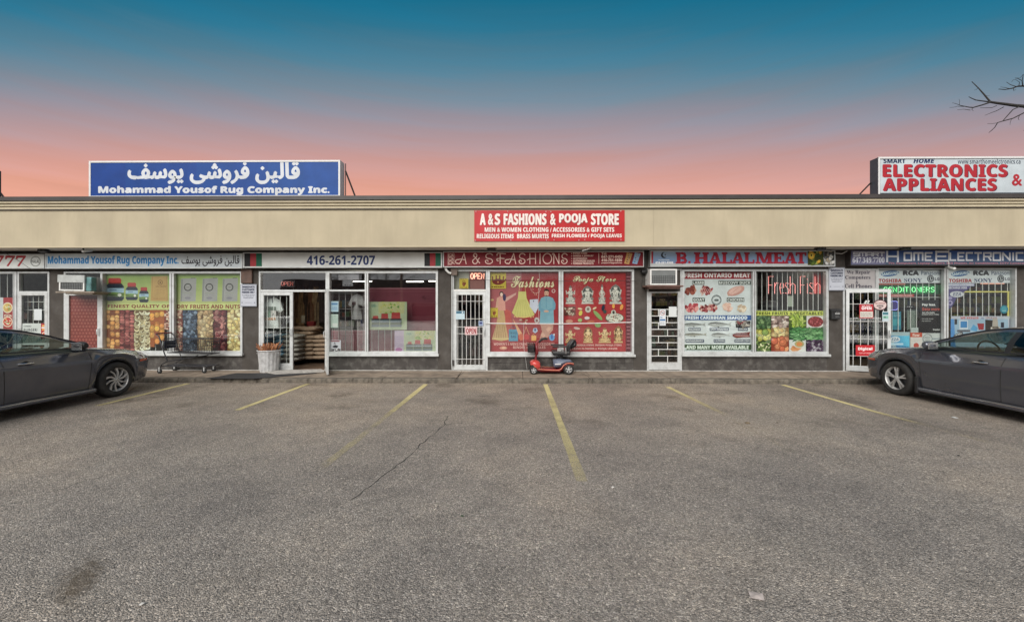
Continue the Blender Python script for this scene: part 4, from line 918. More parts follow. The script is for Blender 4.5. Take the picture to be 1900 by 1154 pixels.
# woman in a sari
p.poly([(913, 629), (920, 605), (926, 575), (934, 574), (940, 600), (945, 630), (930, 633)], (184, 150, 106)); p.poly([(936, 572), (948, 578), (953, 628), (944, 631), (938, 600)], (176, 78, 70)); p.poly([(922, 553), (929, 549), (937, 553), (938, 576), (922, 576)], (200, 140, 128))
for k in range(6): p.line([(922+k*2.4, 598), (916+k*4.6, 628)], .7, (140, 100, 62))
p.poly([(922, 553), (919, 575), (925, 590), (928, 588), (924, 572), (926, 556)], SK); p.poly([(937, 553), (958, 543), (957, 547), (938, 560)], (196, 150, 140)); p.ell(930.5, 545.5, 3.9, 5, (46, 34, 40), 10); p.ell(930.5, 546.5, 2.7, 3.8, (220, 186, 170), 10); p.rect(913, 627, 944, 630, (196, 172, 120)); p.ell(936, 552, 3, 7, (60, 52, 84), 8)
# yellow dress
p.poly([(962, 541), (976, 541), (977, 553), (992, 584), (984, 588), (971, 590), (958, 588), (950, 580), (961, 553)], (192, 182, 108)); p.line([(964, 531), (963, 541)], .6, (210, 196, 120)); p.line([(974, 531), (975, 541)], .6, (210, 196, 120))
for k in range(7): p.line([(963+k*2, 556), (954+k*5.4, 587)], .6, (168, 158, 84))
for k in range(9): p.ell(955+k*4.3, 587.5+(k % 2), 1.6, 1.1, (216, 172, 110), 6)
# pale shirt
p.poly([(983, 556), (998, 555), (999, 570), (993, 582), (983, 569)], (190, 190, 206)); p.ell(990, 559, 1.0, 1.6, (60, 60, 80), 6)
for a0 in range(10): a = pi*a0/9; p.ell(994-9*cos(a), 535+9*sin(a), .8, .8, (214, 186, 178), 5)
for a0 in range(6): a = pi*a0/5; p.ell(994-5*cos(a), 537+10*sin(a), .9, .9, (214, 180, 150), 5)
# man in a blue kurta
p.poly([(1002, 600), (1027, 600), (1026, 612), (1016, 624), (1008, 632), (1001, 628), (1006, 614)], (190, 140, 124)); p.poly([(1003, 621), (1018, 606), (1024, 608), (1008, 627)], (206, 160, 140)); p.poly([(1009, 606), (1021, 622), (1015, 627), (1004, 611)], (184, 136, 120))
p.poly([(1004, 553), (1011, 550), (1018, 550), (1026, 553), (1028, 600), (1001, 600)], (116, 156, 172)); p.poly([(1004, 553), (998, 566), (999, 576), (1012, 580), (1013, 576), (1004, 571)], (102, 144, 164)); p.poly([(1026, 553), (1031, 564), (1030, 574), (1014, 580), (1014, 576), (1025, 571)], (102, 144, 164)); p.ell(1013.5, 577.5, 5, 2, SK, 8); p.line([(1013.5, 552), (1013.5, 572)], .6, (70, 120, 150)); p.ell(1014, 544.5, 4.2, 6.4, SK, 12); p.poly([(1009.5, 542), (1010, 537.5), (1014, 536), (1018.5, 538), (1018.5, 542), (1016, 540), (1011, 540)], (48, 34, 32)); p.ell(1014, 549, 2.6, 1.6, (110, 80, 70), 8); p.rect(1011, 543, 1013, 543.7, (50, 38, 34)); p.rect(1015, 543, 1017, 543.7, (50, 38, 34))
p.ring(1027, 540, 3.4, 1, (206, 196, 190), 10); p.ell(996, 594, 4.8, 5.4, (176, 170, 168), 10); p.ell(996, 595, 2, 2.4, (110, 60, 60), 8); p.ell(993, 613, 5, 5.6, (170, 180, 200), 5, .3); p.ell(993, 612, 2, 3, (70, 90, 130), 6)
for k in range(20): p.ell(rr.uniform(964, 980), rr.uniform(593, 602), 1.4, 1.2, rr.choice([(196, 170, 150), (120, 70, 50), (206, 190, 170)]), 5)
p.rect(944, 611, 961, 633, (80, 134, 160)); p.text('THE HOUSE', 946, 616, 959, 620, (50, 80, 100), 'b'); p.line([(947, 611), (950, 606), (955, 606), (958, 611)], .8, (60, 100, 130)); p.text('BAG', 948, 622, 957, 627, (50, 80, 110), 'b')
p.poly([(951, 590), (971, 622), (966, 632), (961, 618)], (206, 150, 110)); p.ell(968, 625, 6, 6.5, (190, 90, 60), 8); p.ell(977, 625, 5, 6, (186, 56, 60), 8); p.line([(972, 620), (976, 606), (982, 621)], .8, (214, 160, 120)); p.rect(986, 622.5, 995, 632, (212, 156, 80)); p.line([(988, 622), (990, 619), (992, 622)], .6, (212, 156, 80)); p.ell(1024, 626, 5.4, 6.5, (90, 146, 196), 8); p.ell(1024, 625, 1.8, 5, (50, 90, 160), 6); p.ell(1028, 621, 1.5, 2.2, (200, 210, 220), 6)
p.text("WOMEN'S & MEN'S FASHIONS & ACCESSORIES", 916, 635.8, 1029, 640.6, (214, 168, 160), 'b'); p.text('BINDIS & BANGLES', 952, 642, 1012, 646.6, (214, 168, 160), 'b'); p.ell(934, 645.5, 7.5, 3.4, (196, 130, 110), 8); p.ell(935, 645, 4, 1.8, (214, 170, 140), 8); p.ell(913, 556.5, 3.6, 2, (190, 160, 110), 8)
p.done('window_poster', 'red fashion window poster with sari, yellow dress and a man in blue kurta', 'poster')
# pooja poster
p = Print(YP, 1.35)
p.rect(1045, 507, 1161, 652, (160, 38, 42)); p.rect(1161.5, 502, 1171.5, 652, (96, 40, 50)); p.rect(1045, 502, 1161, 507, (150, 90, 92))
for k in range(22): p.rect(1162.5, 506+k*6.6, 1170.5, 508.4+k*6.6, (150, 96, 104))
p.text('Pooja Store', 1064, 513, 1143, 528, (104, 28, 28), 'script', .2); p.text('Pooja Store', 1063.4, 512.4, 1142.4, 527.2, (216, 204, 160), 'script', .25)
def statue(cx, y0, y1, w, cs, seed, base=True):
    r_ = random.Random(seed); h = y1-y0; kx = lambda f: cx+f*w
    p.poly([(kx(-.48), y1), (kx(.48), y1), (kx(.42), y1-h*.12), (kx(-.42), y1-h*.12)], cs[0]); p.rect(kx(-.4), y1-h*.13, kx(.4), y1-h*.09, cs[1])
    if seed % 2 == 0: p.ell(cx, y0+h*.42, w*.44, h*.38, cs[1], 16); p.ell(cx, y0+h*.42, w*.36, h*.32, cs[3], 14)
    p.ell(cx, y1-h*.22, w*(.44 if seed % 4 else .3), h*.13, cs[0], 12); p.poly([(kx(-.2), y1-h*.2), (kx(.2), y1-h*.2), (kx(.17), y0+h*.3), (kx(-.17), y0+h*.3)], cs[0]); p.ell(cx, y0+h*.42, w*.24, h*.12, cs[2], 10)
    for s_ in (-1, 1):
        p.line([(kx(s_*.16), y0+h*.34), (kx(s_*.38), y0+h*.48), (kx(s_*(.42 if seed % 3 else .2)), y0+h*(.3 if seed % 3 else .62))], w*.09, cs[0]); p.ell(kx(s_*.38), y0+h*.72, w*.1, h*.08, cs[1], 7)
    p.ell(cx, y0+h*.2, w*.15, h*.1, cs[2], 10); p.poly([(kx(-.15), y0+h*.16), (kx(.15), y0+h*.16), (kx(.06), y0+h*.03), (cx, y0), (kx(-.06), y0+h*.03)], cs[1])
    for k in range(34):
        x = cx + r_.gauss(0, .17)*w; y = y0 + h*r_.uniform(.3, .9); p.ell(x, y, w*r_.uniform(.02, .06), h*r_.uniform(.012, .035), r_.choice(cs[1:]), 6, r_.uniform(0, 3))
SV = [(186, 180, 172), (120, 116, 112), (206, 200, 190), (70, 74, 72)]; BR = [(196, 160, 110), (140, 100, 60), (216, 186, 140), (90, 60, 40)]
for cx, w, y0, s_ in ((1058.5, 19, 529, 1), (1090, 24, 530, 2), (1117, 14, 527, 3), (1142, 24, 527, 4)): statue(cx, y0, 564, w, SV, s_)
for cx, w, y0, s_ in ((1058, 20, 610, 5), (1091, 19, 606, 6), (1122, 25, 607, 7), (1147, 18, 604, 8)): statue(cx, y0, 636, w, BR, s_)
p.pile(1046.5, 569, 1068, 585, [(150, 110, 96), (190, 170, 150), (90, 50, 40)], (110, 50, 46), 34, 2.4, 1.6, 3); p.ell(1091, 574, 5.6, 6.2, (190, 180, 170), 10); p.ell(1091, 573.5, 2.5, 3, (120, 110, 100), 8)
for x, y, rx, ry, c, ro in ((1076, 573, 4.5, 1.8, (206, 186, 150), .2), (1103, 572, 4.2, 1.8, (206, 186, 150), 2.6), (1119, 571, 3, 6, (40, 44, 60), .2), (1122, 578, 3.4, 3.4, (60, 72, 70), 0), (1109, 585, 3.6, 12, (128, 156, 92), -.75), (1109, 603, 6, 4.5, (128, 160, 96), .2), (1077, 581, 3.4, 5, (200, 180, 70), .3), (1138, 568, 2.6, 4.4, (214, 150, 60), 0), (1153, 570, 3, 5.6, (214, 140, 60), .3), (1089, 590, 5, 3, (206, 190, 190), 0), (1076, 594, 4, 3.4, (150, 170, 100), 0), (1096, 597, 7, 3, (176, 90, 60), 0), (1056, 596, 7, 3.4, (190, 130, 110), 0), (1070, 609, 6, 2.4, (200, 170, 160), .2)): p.ell(x, y, rx, ry, c, 10, ro)
p.n += 66; p.ell(1140, 590, 17.5, 9.5, (96, 82, 66), 16); p.ell(1140, 589.5, 16, 8.2, (196, 192, 180), 16)
for k in range(40): p.ell(1140+rr.uniform(-13, 13), 590+rr.uniform(-6, 6), 1.3, 1.1, rr.choice([(90, 80, 70), (150, 60, 50), (120, 120, 110), (210, 200, 180)]), 5)
p.ell(1138, 579.5, 4.6, 4.6, (190, 186, 176), 10); p.ell(1138, 579.5, 2.4, 3.2, (60, 56, 52), 8)
p.text('RELIGIOUS ITEMS, INDIAN POOJA ITEMS', 1062, 638.5, 1153, 642.6, (220, 180, 172), 'b'); p.text('FRESH FLOWERS & POOJA LEAVES', 1062, 645, 1145, 649.2, (220, 180, 172), 'b')
p.done('window_poster', 'red window poster with two rows of silver and brass statues and fruit', 'poster')
# yellow hand posters
def handposter(x0, y0, x1, y1, label, solid=False, Y=YP-.0135):
    p = Print(Y, 1.1); w, h = x1-x0, y1-y0; p.rect(x0, y0, x1, y1, (210, 184, 60)); c = (128, 44, 36); cx = (x0+x1)/2
    k = .42 if solid else .2
    p.ell(cx, y0+h*.58, w*k*.85, h*.2, c, 10)
    for i, dx in enumerate((-.75, -.25, .25, .75)): p.poly([(cx+dx*w*k-w*.05*k*2, y0+h*.55), (cx+dx*w*k+w*.05*k*2, y0+h*.55), (cx+dx*w*k*1.08+w*.045*k*2, y0+h*(.18 if i in (1, 2) else .24)), (cx+dx*w*k*1.08-w*.045*k*2, y0+h*(.18 if i in (1, 2) else .24))], c)
    p.poly([(cx+w*k*.6, y0+h*.6), (cx+w*k*.75, y0+h*.68), (cx+w*k*1.25, y0+h*.46), (cx+w*k*1.12, y0+h*.38)], c)
    p.ell(cx, y0+h*.6, w*.05, h*.06, (214, 150, 80), 6); p.scribble(x0+w*.1, y0+h*.84, x1-w*.1, y0+h*.95, (120, 80, 30), 1, h*.08); p.scribble(x0+w*.1, y0+h*.03, x1-w*.1, y0+h*.1, (120, 80, 30), 1, h*.05)
    p.back(x0, y0, x1, y1, .002); p.done('hand_poster', label, 'poster')
handposter(909, 505.5, 939, 535.5, 'large yellow poster of a dark red open palm in the window corner', True); handposter(909.5, 571, 924, 589, 'small yellow palm poster lower down beside the sari figure')
handposter(852.5, 516.5, 869, 535.5, 'small yellow palm poster above the fashion shop door', Y=YP-.0135)
# meat poster
p = Print(YP, 1.35)
p.rect(1267, 503.5, 1396, 654, (200, 204, 206)); p.rect(1268, 504, 1395.5, 517.8, (142, 24, 40)); p.text('FRESH ONTARIO MEAT', 1270, 507, 1391.5, 515, (224, 214, 214), 'b', .25)
def tagt(s_, x0, y0, x1, y1, bg=(54, 62, 58), fg=(206, 208, 206)): p.rect(x0, y0, x1, y1, bg); p.text(s_, x0+1.2, y0+1.4, x1-1.2, y1-1.3, fg, 'b', .15)
tagt('LAMB', 1284, 521, 1307, 528.5); tagt('MUSCOVY DUCK', 1333, 521, 1393.5, 528.5); tagt('GOAT', 1285, 552.5, 1308, 560); tagt('CHICKEN', 1348.5, 552.5, 1381, 560)
def meat(cx, cy, rx, ry, cs, n, seed):
    r_ = random.Random(seed)
    for k in range(n):
        a = r_.uniform(0, 6.3); d = sqrt(r_.random()); p.ell(cx+rx*.7*d*cos(a), cy+ry*.7*d*sin(a), rx*r_.uniform(.2, .42), ry*r_.uniform(.15, .4), r_.choice(cs), 7, r_.uniform(0, 3))
LB = [(140, 50, 56), (176, 96, 96), (100, 30, 36), (206, 160, 150)]
meat(1281, 539, 14, 10, [(120, 50, 40), (150, 76, 60), (86, 34, 28), (180, 130, 110)], 26, 1); meat(1311, 539, 15, 9, LB, 24, 2)
for k in range(5): p.line([(1301+k*4, 533+k), (1306+k*4, 545-k*.4)], .8, (214, 176, 170))
p.ell(1365, 540, 17, 8, (190, 140, 130), 14, -.35); p.ell(1364, 539, 13, 5.4, (210, 168, 158), 12, -.4); p.ell(1377, 532, 4, 1.8, (200, 150, 140), 8, .2); p.line([(1356, 545), (1370, 534)], .6, (176, 120, 112)); p.line([(1350, 546), (1352, 549)], 1.6, (190, 150, 130))
meat(1283, 571, 15, 10, [(170, 60, 70), (196, 100, 104), (140, 36, 46), (214, 150, 144)], 34, 3); meat(1307, 572, 10, 9, LB+[(200, 186, 176)], 24, 4); meat(1322, 571, 10, 9, LB+[(200, 150, 140)], 24, 5)
meat(1351, 570, 11.5, 9.5, [(216, 176, 160), (222, 190, 176), (204, 156, 142)], 20, 6); meat(1378, 572, 13, 8.5, [(206, 184, 160), (186, 160, 136), (222, 204, 184)], 16, 7)
p.ring(1329, 556.5, 9.2, 1.1, (54, 60, 64), 18); p.ring(1329, 556.5, 7.2, .5, (110, 114, 116), 16); p.ell(1329, 556.8, 4.6, 2.3, (120, 126, 128), 10); p.text('HALAL', 1325.4, 555.4, 1332.6, 558.2, (40, 44, 48), 'b')
p.rect(1267, 585, 1396, 593.8, (38, 78, 140)); p.text('FRESH CARIBBEAN SEAFOOD', 1272, 586.6, 1386, 592.2, (214, 220, 226), 'b', .25)
def fish(x0, x1, y, h, c=(150, 152, 150)):
    L_ = x1-x0; top = [(x0, y), (x0+L_*.12, y-h*.35), (x0+L_*.35, y-h*.5), (x0+L_*.62, y-h*.35), (x0+L_*.86, y-h*.12), (x1, y-h*.5)]; bot = [(x1-L_*.04, y), (x1, y+h*.45), (x0+L_*.86, y+h*.12), (x0+L_*.6, y+h*.36), (x0+L_*.3, y+h*.5), (x0+L_*.1, y+h*.3)]
    p.poly((top+bot)[::-1], c); p.poly(([(x0+L_*.05, y-.2)]+[(a, b+.4) for a, b in top[1:5]]+[(x0+L_*.8, y)])[::-1], [v*.66 for v in c]); p.ell(x0+L_*.07, y-h*.06, .7, .7, (30, 30, 30), 6); p.line([(x0+L_*.17, y-h*.3), (x0+L_*.19, y+h*.3)], .4, [v*.5 for v in c]); p.poly([(x0+L_*.4, y+h*.45), (x0+L_*.5, y+h*.42), (x0+L_*.48, y+h*.8)], [v*.75 for v in c])
fish(1268, 1309, 602, 6.6); fish(1312, 1357, 601.5, 9, (164, 166, 164)); fish(1269, 1311, 620.5, 6, (160, 158, 148)); fish(1319, 1354, 621, 8, (186, 186, 184))
p.pile(1365, 595.5, 1391.5, 607.5, [(60, 56, 54), (110, 100, 92), (160, 150, 140), (120, 60, 60)], (40, 36, 36), 30, 5, 1.8, 8)
p.poly([(1359, 620), (1366, 617.5), (1380, 617), (1392, 615.5), (1390, 620), (1392, 625.5), (1378, 626), (1366, 627), (1359, 623.5)], (116, 48, 42)); p.line([(1361, 620), (1388, 619)], .9, (66, 26, 24)); p.line([(1363, 624), (1388, 623)], .9, (180, 110, 90))
for s_, x0, x1, y in (('BALSAMAN', 1277, 1300, 608.2), ('GREY SNAPPER', 1316.5, 1352, 608), ('SHARK', 1369, 1387, 608), ('BANGAMARY', 1272, 1306, 629.5), ('CATFISH', 1324, 1345, 629.5), ('SMOKE FISH', 1362.5, 1391.5, 629.5)): tagt(s_, x0, y, x1, y+5.4, (52, 62, 92))
p.rect(1267, 639, 1396, 649, (54, 74, 48)); p.text('AND MANY MORE AVAILABLE', 1273, 641, 1388.5, 647.4, (206, 214, 204), 'b', .25); p.ell(1270, 647, 3, 2.6, (200, 204, 206), 8)
p.done('window_poster', 'white window poster of meats and fish with red, blue and green heading bands', 'poster')
# fruit poster
p = Print(YP, 1.35)
p.rect(1401.5, 577, 1530, 585.5, (190, 196, 90)); p.text('FRESH FRUITS & VEGETABLES', 1403.5, 578.8, 1526, 584.2, (58, 66, 34), 'b', .12)
GN = [(96, 130, 62), (70, 104, 44), (140, 166, 90)]
p.pile(1401.5, 586, 1430.5, 610, [(84, 110, 74), (120, 146, 96), (60, 86, 52)], (50, 70, 44), 70, 3, 3, 1); p.pile(1401.5, 610, 1430.5, 632, [(176, 170, 80), (120, 140, 70), (196, 190, 110)], (70, 84, 44), 18, 5.5, 5.5, 2, None, 10); p.pile(1401.5, 632, 1430.5, 653, [(196, 196, 150), (110, 130, 70), (80, 100, 50)], (40, 54, 30), 60, 3, 1.8, 3)
p.pile(1431, 586, 1463.5, 608, [(176, 148, 140), (140, 116, 110), (206, 186, 176)], (96, 70, 66), 40, 5, 2.4, 4); p.pile(1431, 608, 1463.5, 625, [(206, 180, 124), (190, 156, 104), (216, 196, 150)], (140, 104, 64), 22, 6.5, 3.4, 5); p.pile(1431, 625, 1463.5, 653, [(206, 112, 72), (190, 92, 58), (216, 134, 92)], (140, 54, 34), 22, 6.5, 6, 6, None, 10)
p.pile(1464, 586, 1496, 608, [(150, 170, 60), (120, 146, 46), (176, 190, 96)], (70, 90, 30), 50, 7, 1.7, 7, lambda r: r.uniform(1.1, 1.9)); p.rect(1496.5, 586, 1530, 608, (206, 200, 196)); p.ell(1513, 597, 14.5, 10, (120, 40, 44), 16)
for k in range(70): a = rr.uniform(0, 6.3); d = sqrt(rr.random()); p.ell(1513+12.5*d*cos(a), 597+8.5*d*sin(a), 1.5, 1.2, rr.choice([(150, 50, 56), (110, 26, 34), (176, 80, 84)]), 6)
p.pile(1464, 608.5, 1530, 630, [(84, 140, 82), (60, 112, 60), (120, 168, 110)], (34, 70, 38), 150, 8, 1.2, 9, lambda r: r.uniform(-.7, .7)); p.rect(1464, 630.5, 1495, 653, (206, 204, 200)); p.ell(1483, 638, 9, 6.5, (170, 160, 110), 12); p.ell(1483, 638.4, 6, 4, (206, 130, 70), 10); p.poly([(1466, 648), (1470, 642), (1480, 645), (1488, 646), (1480, 651), (1470, 651.5)], (206, 140, 90)); p.ell(1473, 644, 4, 2.4, (190, 120, 70), 8, .5)
p.pile(1495.5, 630.5, 1530, 653, [(70, 48, 70), (100, 80, 104), (150, 140, 150)], (34, 22, 36), 90, 3.6, 2.4, 10)
p.done('window_poster', 'fruit and vegetable window poster under a yellow green heading', 'poster')
# small jar posters in the middle window
def jarposter(x0, y0, x1, y1, label, lilac):
    p = Print(YP, 1.9); w, h = x1-x0, y1-y0; gx = x0+(w*.22 if lilac else 0)
    p.rect(x0, y0, x1, y1, (170, 190, 150)); p.rect(gx, y0, x1, y1, (170, 190, 152)); p.poly([(gx+w*.25, y0+h*.4), (x1-w*.08, y0+h*.42), (x1-w*.05, y0), (gx+w*.25, y0)], (184, 196, 134))
    if lilac: p.rect(x0, y0, gx, y1, (184, 172, 196)); p.scribble(x0+1, y0+h*.25, gx-1, y0+h*.75, (120, 96, 150), 6, 1); p.ell(x0+w*.1, y0+h*.86, w*.08, h*.1, (160, 80, 150))
    for k in range(26): p.ell(rr.uniform(gx+w*.28, x1-w*.15), y0+h*rr.uniform(.02, .42), w*.035, h*.04, rr.choice([(130, 170, 70), (190, 200, 110), (100, 150, 60), (206, 200, 150)]), 6, rr.uniform(0, 3))
    p.ell(gx+w*.12, y0+h*.14, w*.08, h*.07, (150, 180, 150), 10); p.text('SAN', gx+w*.08, y0+h*.1, gx+w*.17, y0+h*.18, (90, 130, 100), 'b')
    for i, (f0, f1, t_) in enumerate(((.07, .28, .5), (.29, .54, .42), (.56, .86, .38))):
        a, b = gx+(x1-gx)*f0, gx+(x1-gx)*f1; p.rect(a, y0+h*.62, b, y0+h*.9, (104, 124, 130)); p.rect(a, y0+h*.74, b, y0+h*.82, (86, 104, 84)); p.rect(a, y0+h*.6, b, y0+h*.65, (46, 52, 54)); p.poly([(a+w*.03, y0+h*.6), (b-w*.03, y0+h*.6), (b-w*.04, y0+h*t_), (a+w*.04, y0+h*t_)], (170, 60, 56)); p.scribble(a+1, y0+h*.68, b-1, y0+h*.72, (180, 190, 190), 1, .9)
        p.scribble(a+2, y0+h*.94, b-2, y0+h*.97, (96, 110, 90), 1, .6)
    p.back(x0, y0, x1, y1, .002); p.done('jar_poster', label, 'poster')
jarposter(684.5, 560, 755, 612, 'pale green jar poster higher up in the middle shop window', False); jarposter(732, 613.5, 811, 654.5, 'pale green jar poster with lilac strip at the bottom of the window', True)
# ================================================================ papers, notices and neon in the windows
M['neon_red'] = emitmat('neon_red_glow', (255, 80, 70), 1.25); M['neon_orange'] = emitmat('neon_orange_glow', (255, 100, 70), .7); M['neon_green'] = emitmat('neon_green_glow', (70, 255, 130), 1.1); M['neon_blue'] = emitmat('neon_blue_glow', (90, 100, 255), 1.2)
def paper(x0, y0, x1, y1, name, label, cat, c=(196, 200, 196), Y=None, deco=None, m=None):
    p = Print(YG-.006 if Y is None else Y, 1.3); p.rect(x0, y0, x1, y1, c)
    if deco: deco(p)
    p.back(x0, y0, x1, y1, .0015); return p.done(name, label, cat)
# leftmost shop
def dec(p):
    for y, c in ((571, (206, 170, 90)), (597, (196, 60, 50))):
        p.ell(14, y, 9.5, 10, (226, 214, 190), 14); p.ell(14, y, 8, 8.4, c, 14)
        for k in range(12): p.ell(14+rr.uniform(-5, 5), y+rr.uniform(-5, 5), 1.5, 1.3, rr.choice([(206, 60, 40), (230, 200, 120), (240, 226, 200), (110, 130, 50)]), 6)
    p.text('PIZZA', 8, 583.5, 22, 588, (230, 220, 200), 'b')
paper(-20, 552, 25, 613, 'pizza_poster', 'red and white poster with round pizzas behind the leftmost window', 'poster', (156, 30, 34), YP, lambda p: (p.rect(-20, 552, 6, 613, (196, 196, 200)), dec(p)))
paper(63, 573.5, 77.5, 594, 'paper_notice', 'blank white paper behind bars on the leftmost shop door', 'notice', (190, 196, 198), YW-.002)
def dec(p):
    p.text('COMBO', 44, 603.5, 58, 607, (50, 50, 56), 'b'); p.text('BURGER/', 44, 609.5, 70, 615, (40, 40, 46), 'b'); p.text('SANDWICH', 44, 618, 74, 623.5, (40, 40, 46), 'b')
    p.rect(76, 600, 90, 629, (150, 40, 44)); p.rect(78, 603, 88, 606, (206, 160, 90)); p.rect(77, 607, 89, 609, (226, 226, 220)); p.rect(78, 610, 88, 613, (206, 150, 80)); p.ell(83, 620, 5.5, 4.5, (206, 190, 170), 10); p.ell(83, 620, 4, 3, (190, 70, 50), 10)
paper(41.5, 600, 90.5, 640, 'menu_poster', 'white combo burger menu poster low on the leftmost shop door', 'poster', (176, 184, 180), YW-.002, dec)
# red patterned cloth on the rug shop's left door
p = Print(YW+.016, 1.1); p.rect(129, 547, 182, 676, (136, 50, 46)); p.rect(129, 547, 182, 556, (112, 40, 36))
for j in range(20):
    for i in range(9):
        x = 131+i*6+(j % 2)*3; y = 557+j*6.1
        if x > 180: continue
        p.ring(x, y, 2.5, .8, (168, 84, 74), 8); p.ell(x, y, 1.1, 1.2, (180, 110, 96), 6)
p.done('door_cloth', 'red patterned cloth hung inside the rug shop door behind the parked car', 'cloth')
# OPEN neon (small) over the rug entrance
def neon(name, label, polys, x0, y0, x1, y1, board, mats_, Y, r=.006, bt=.01):
    a, b = W3(x0, y1, Y), W3(x1, y0, Y); t = thing(name, label, 'neon sign', ((a.x+b.x)/2, Y, a.z))
    if board: mb = MB(); mb.cbox(a.x, Y+.015, a.z, b.x, Y+.015+bt, b.z, .003); mb.build('backing_board', board, t)
    for m_, pls in zip(mats_, polys):
        for pl_ in pls:
            mb = MB(); mb.tube([tuple(W3(x, y, Y)) for x, y in pl_], r, 5); mb.build('neon_tube', m_, t)
    return t
TX = {'O': [[(0, .3), (.3, 0), (.7, 0), (1, .3), (1, .7), (.7, 1), (.3, 1), (0, .7), (0, .3)]], 'P': [[(0, 1), (0, 0), (.8, 0), (1, .15), (1, .4), (.8, .52), (0, .52)]], 'E': [[(1, 0), (0, 0), (0, 1), (1, 1)], [(0, .5), (.8, .5)]], 'N': [[(0, 1), (0, 0), (1, 1), (1, 0)]],
      'F': [[(1, 0), (0, 0), (0, 1)], [(0, .5), (.8, .5)]], 'R': [[(0, 1), (0, 0), (.8, 0), (1, .2), (.8, .5), (0, .5)], [(.5, .5), (1, 1)]], 'C': [[(1, .2), (.7, 0), (.3, 0), (0, .3), (0, .7), (.3, 1), (.7, 1), (1, .8)]], 'D': [[(0, 0), (0, 1), (.7, 1), (1, .7), (1, .3), (.7, 0), (0, 0)]],
      'I': [[(.5, 0), (.5, 1)]], 'T': [[(0, 0), (1, 0)], [(.5, 0), (.5, 1)]], 'S': [[(1, .12), (.7, 0), (.3, 0), (0, .2), (.2, .45), (.8, .55), (1, .8), (.7, 1), (.3, 1), (0, .88)]], 'A': [[(0, 1), (.5, 0), (1, 1)], [(.2, .62), (.8, .62)]],
      'r': [[(0, 1), (0, .35)], [(0, .6), (.5, .35), (.95, .4)]], 'e': [[(0, .65), (1, .65), (.85, .4), (.2, .4), (0, .65), (.2, 1), (.95, .95)]], 's': [[(1, .42), (.2, .38), (0, .5), (1, .78), (.8, 1), (0, .96)]], 'h': [[(0, 0), (0, 1)], [(0, .55), (.5, .38), (1, .5), (1, 1)]], 'i': [[(.5, .4), (.5, 1)], [(.5, .12), (.5, .2)]]}
def nword(w, x, y, h, cw, gap):
    out = []
    for ch in w:
        k = .25 if ch in 'Ii' else .8 if ch in 'res' else 1
        if ch != ' ': out += [[(x+q[0]*cw*k, y+q[1]*h) for q in s_] for s_ in TX[ch]]
        x += (cw*k+gap)
    return out
M['board_red'] = mat('dark_red_acrylic', (.16, .02, .02), .3); M['board_clear'] = mat('smoky_acrylic', (.05, .045, .045), .25)
neon('neon_sign', 'small dim orange OPEN sign over the rug shop entrance', [nword('OPEN', 522, 523, 7, 4.2, 1.5)], 518, 520, 546, 533, M['board_clear'], [M['neon_orange']], YG+.1)
neon('neon_sign', 'lit OPEN sign above the fashion shop door', [nword('OPEN', 873.5, 507.5, 10, 4.7, 1.9)], 871, 504, 899.5, 520, M['board_red'], [emitmat('neon_peach_glow', (255, 165, 130), 2.4)], YG+.05, .009)
mb = MB(); a, b = W3(872, 536.5, YG+.05), W3(899, 520.5, YG+.05); mb.box(a.x, YG+.05, a.z, b.x, YG+.062, b.z)
tag(mb.build('notice_board', mat('faded_red_card', (.26, .10, .09), .6), None), 'faded red card under the lit OPEN sign of the fashion shop', 'card')
mb = MB(); a, b = W3(842.5, 537, YG+.09), W3(871, 503.5, YG+.09); mb.box(a.x, YG+.09, a.z, b.x, YG+.10, b.z); tag(mb.build('backing_panel', mat('cream_card', (.42, .40, .33), .7), None), 'cream panel behind the glass beside the lit OPEN sign', 'panel')
t = neon('neon_sign', 'red neon Fresh Fish sign behind the barred window of the meat shop', [nword('Fresh', 1426, 513, 32, 9.2, 2.2), nword('Fish', 1485, 513, 32, 9.2, 2.8)], 1420, 506, 1531, 550, None, [M['neon_red'], M['neon_red']], YG+.13, .0065)
mb = MB(); a, b = W3(1508, 545, YG+.16), W3(1532, 506, YG+.16); mb.box(a.x, YG+.16, a.z, b.x, YG+.17, b.z); mb.build('backing_board', mat('red_acrylic', (.36, .02, .02), .3), t)
t = neon('neon_sign', 'green neon CONDITIONERS sign in the electronics shop window', [nword('CONDITIONERS', 1640, 533, 8.6, 6.2, 2.6)], 1628, 528, 1748.5, 545.5, mat('green_tinted_board', (.02, .16, .06), .3), [M['neon_green']], YG+.11, .008)
neon('neon_sign', 'blue neon rectangle behind the electronics shop window', [[[(1655, 559), (1663, 559), (1666, 562), (1666, 572), (1663, 575), (1653, 575), (1651, 571), (1651, 561), (1655, 559)]]], 1652, 558, 1667, 576, mat('indigo_board', (.04, .03, .16), .3), [M['neon_blue']], YG+.11, .006)
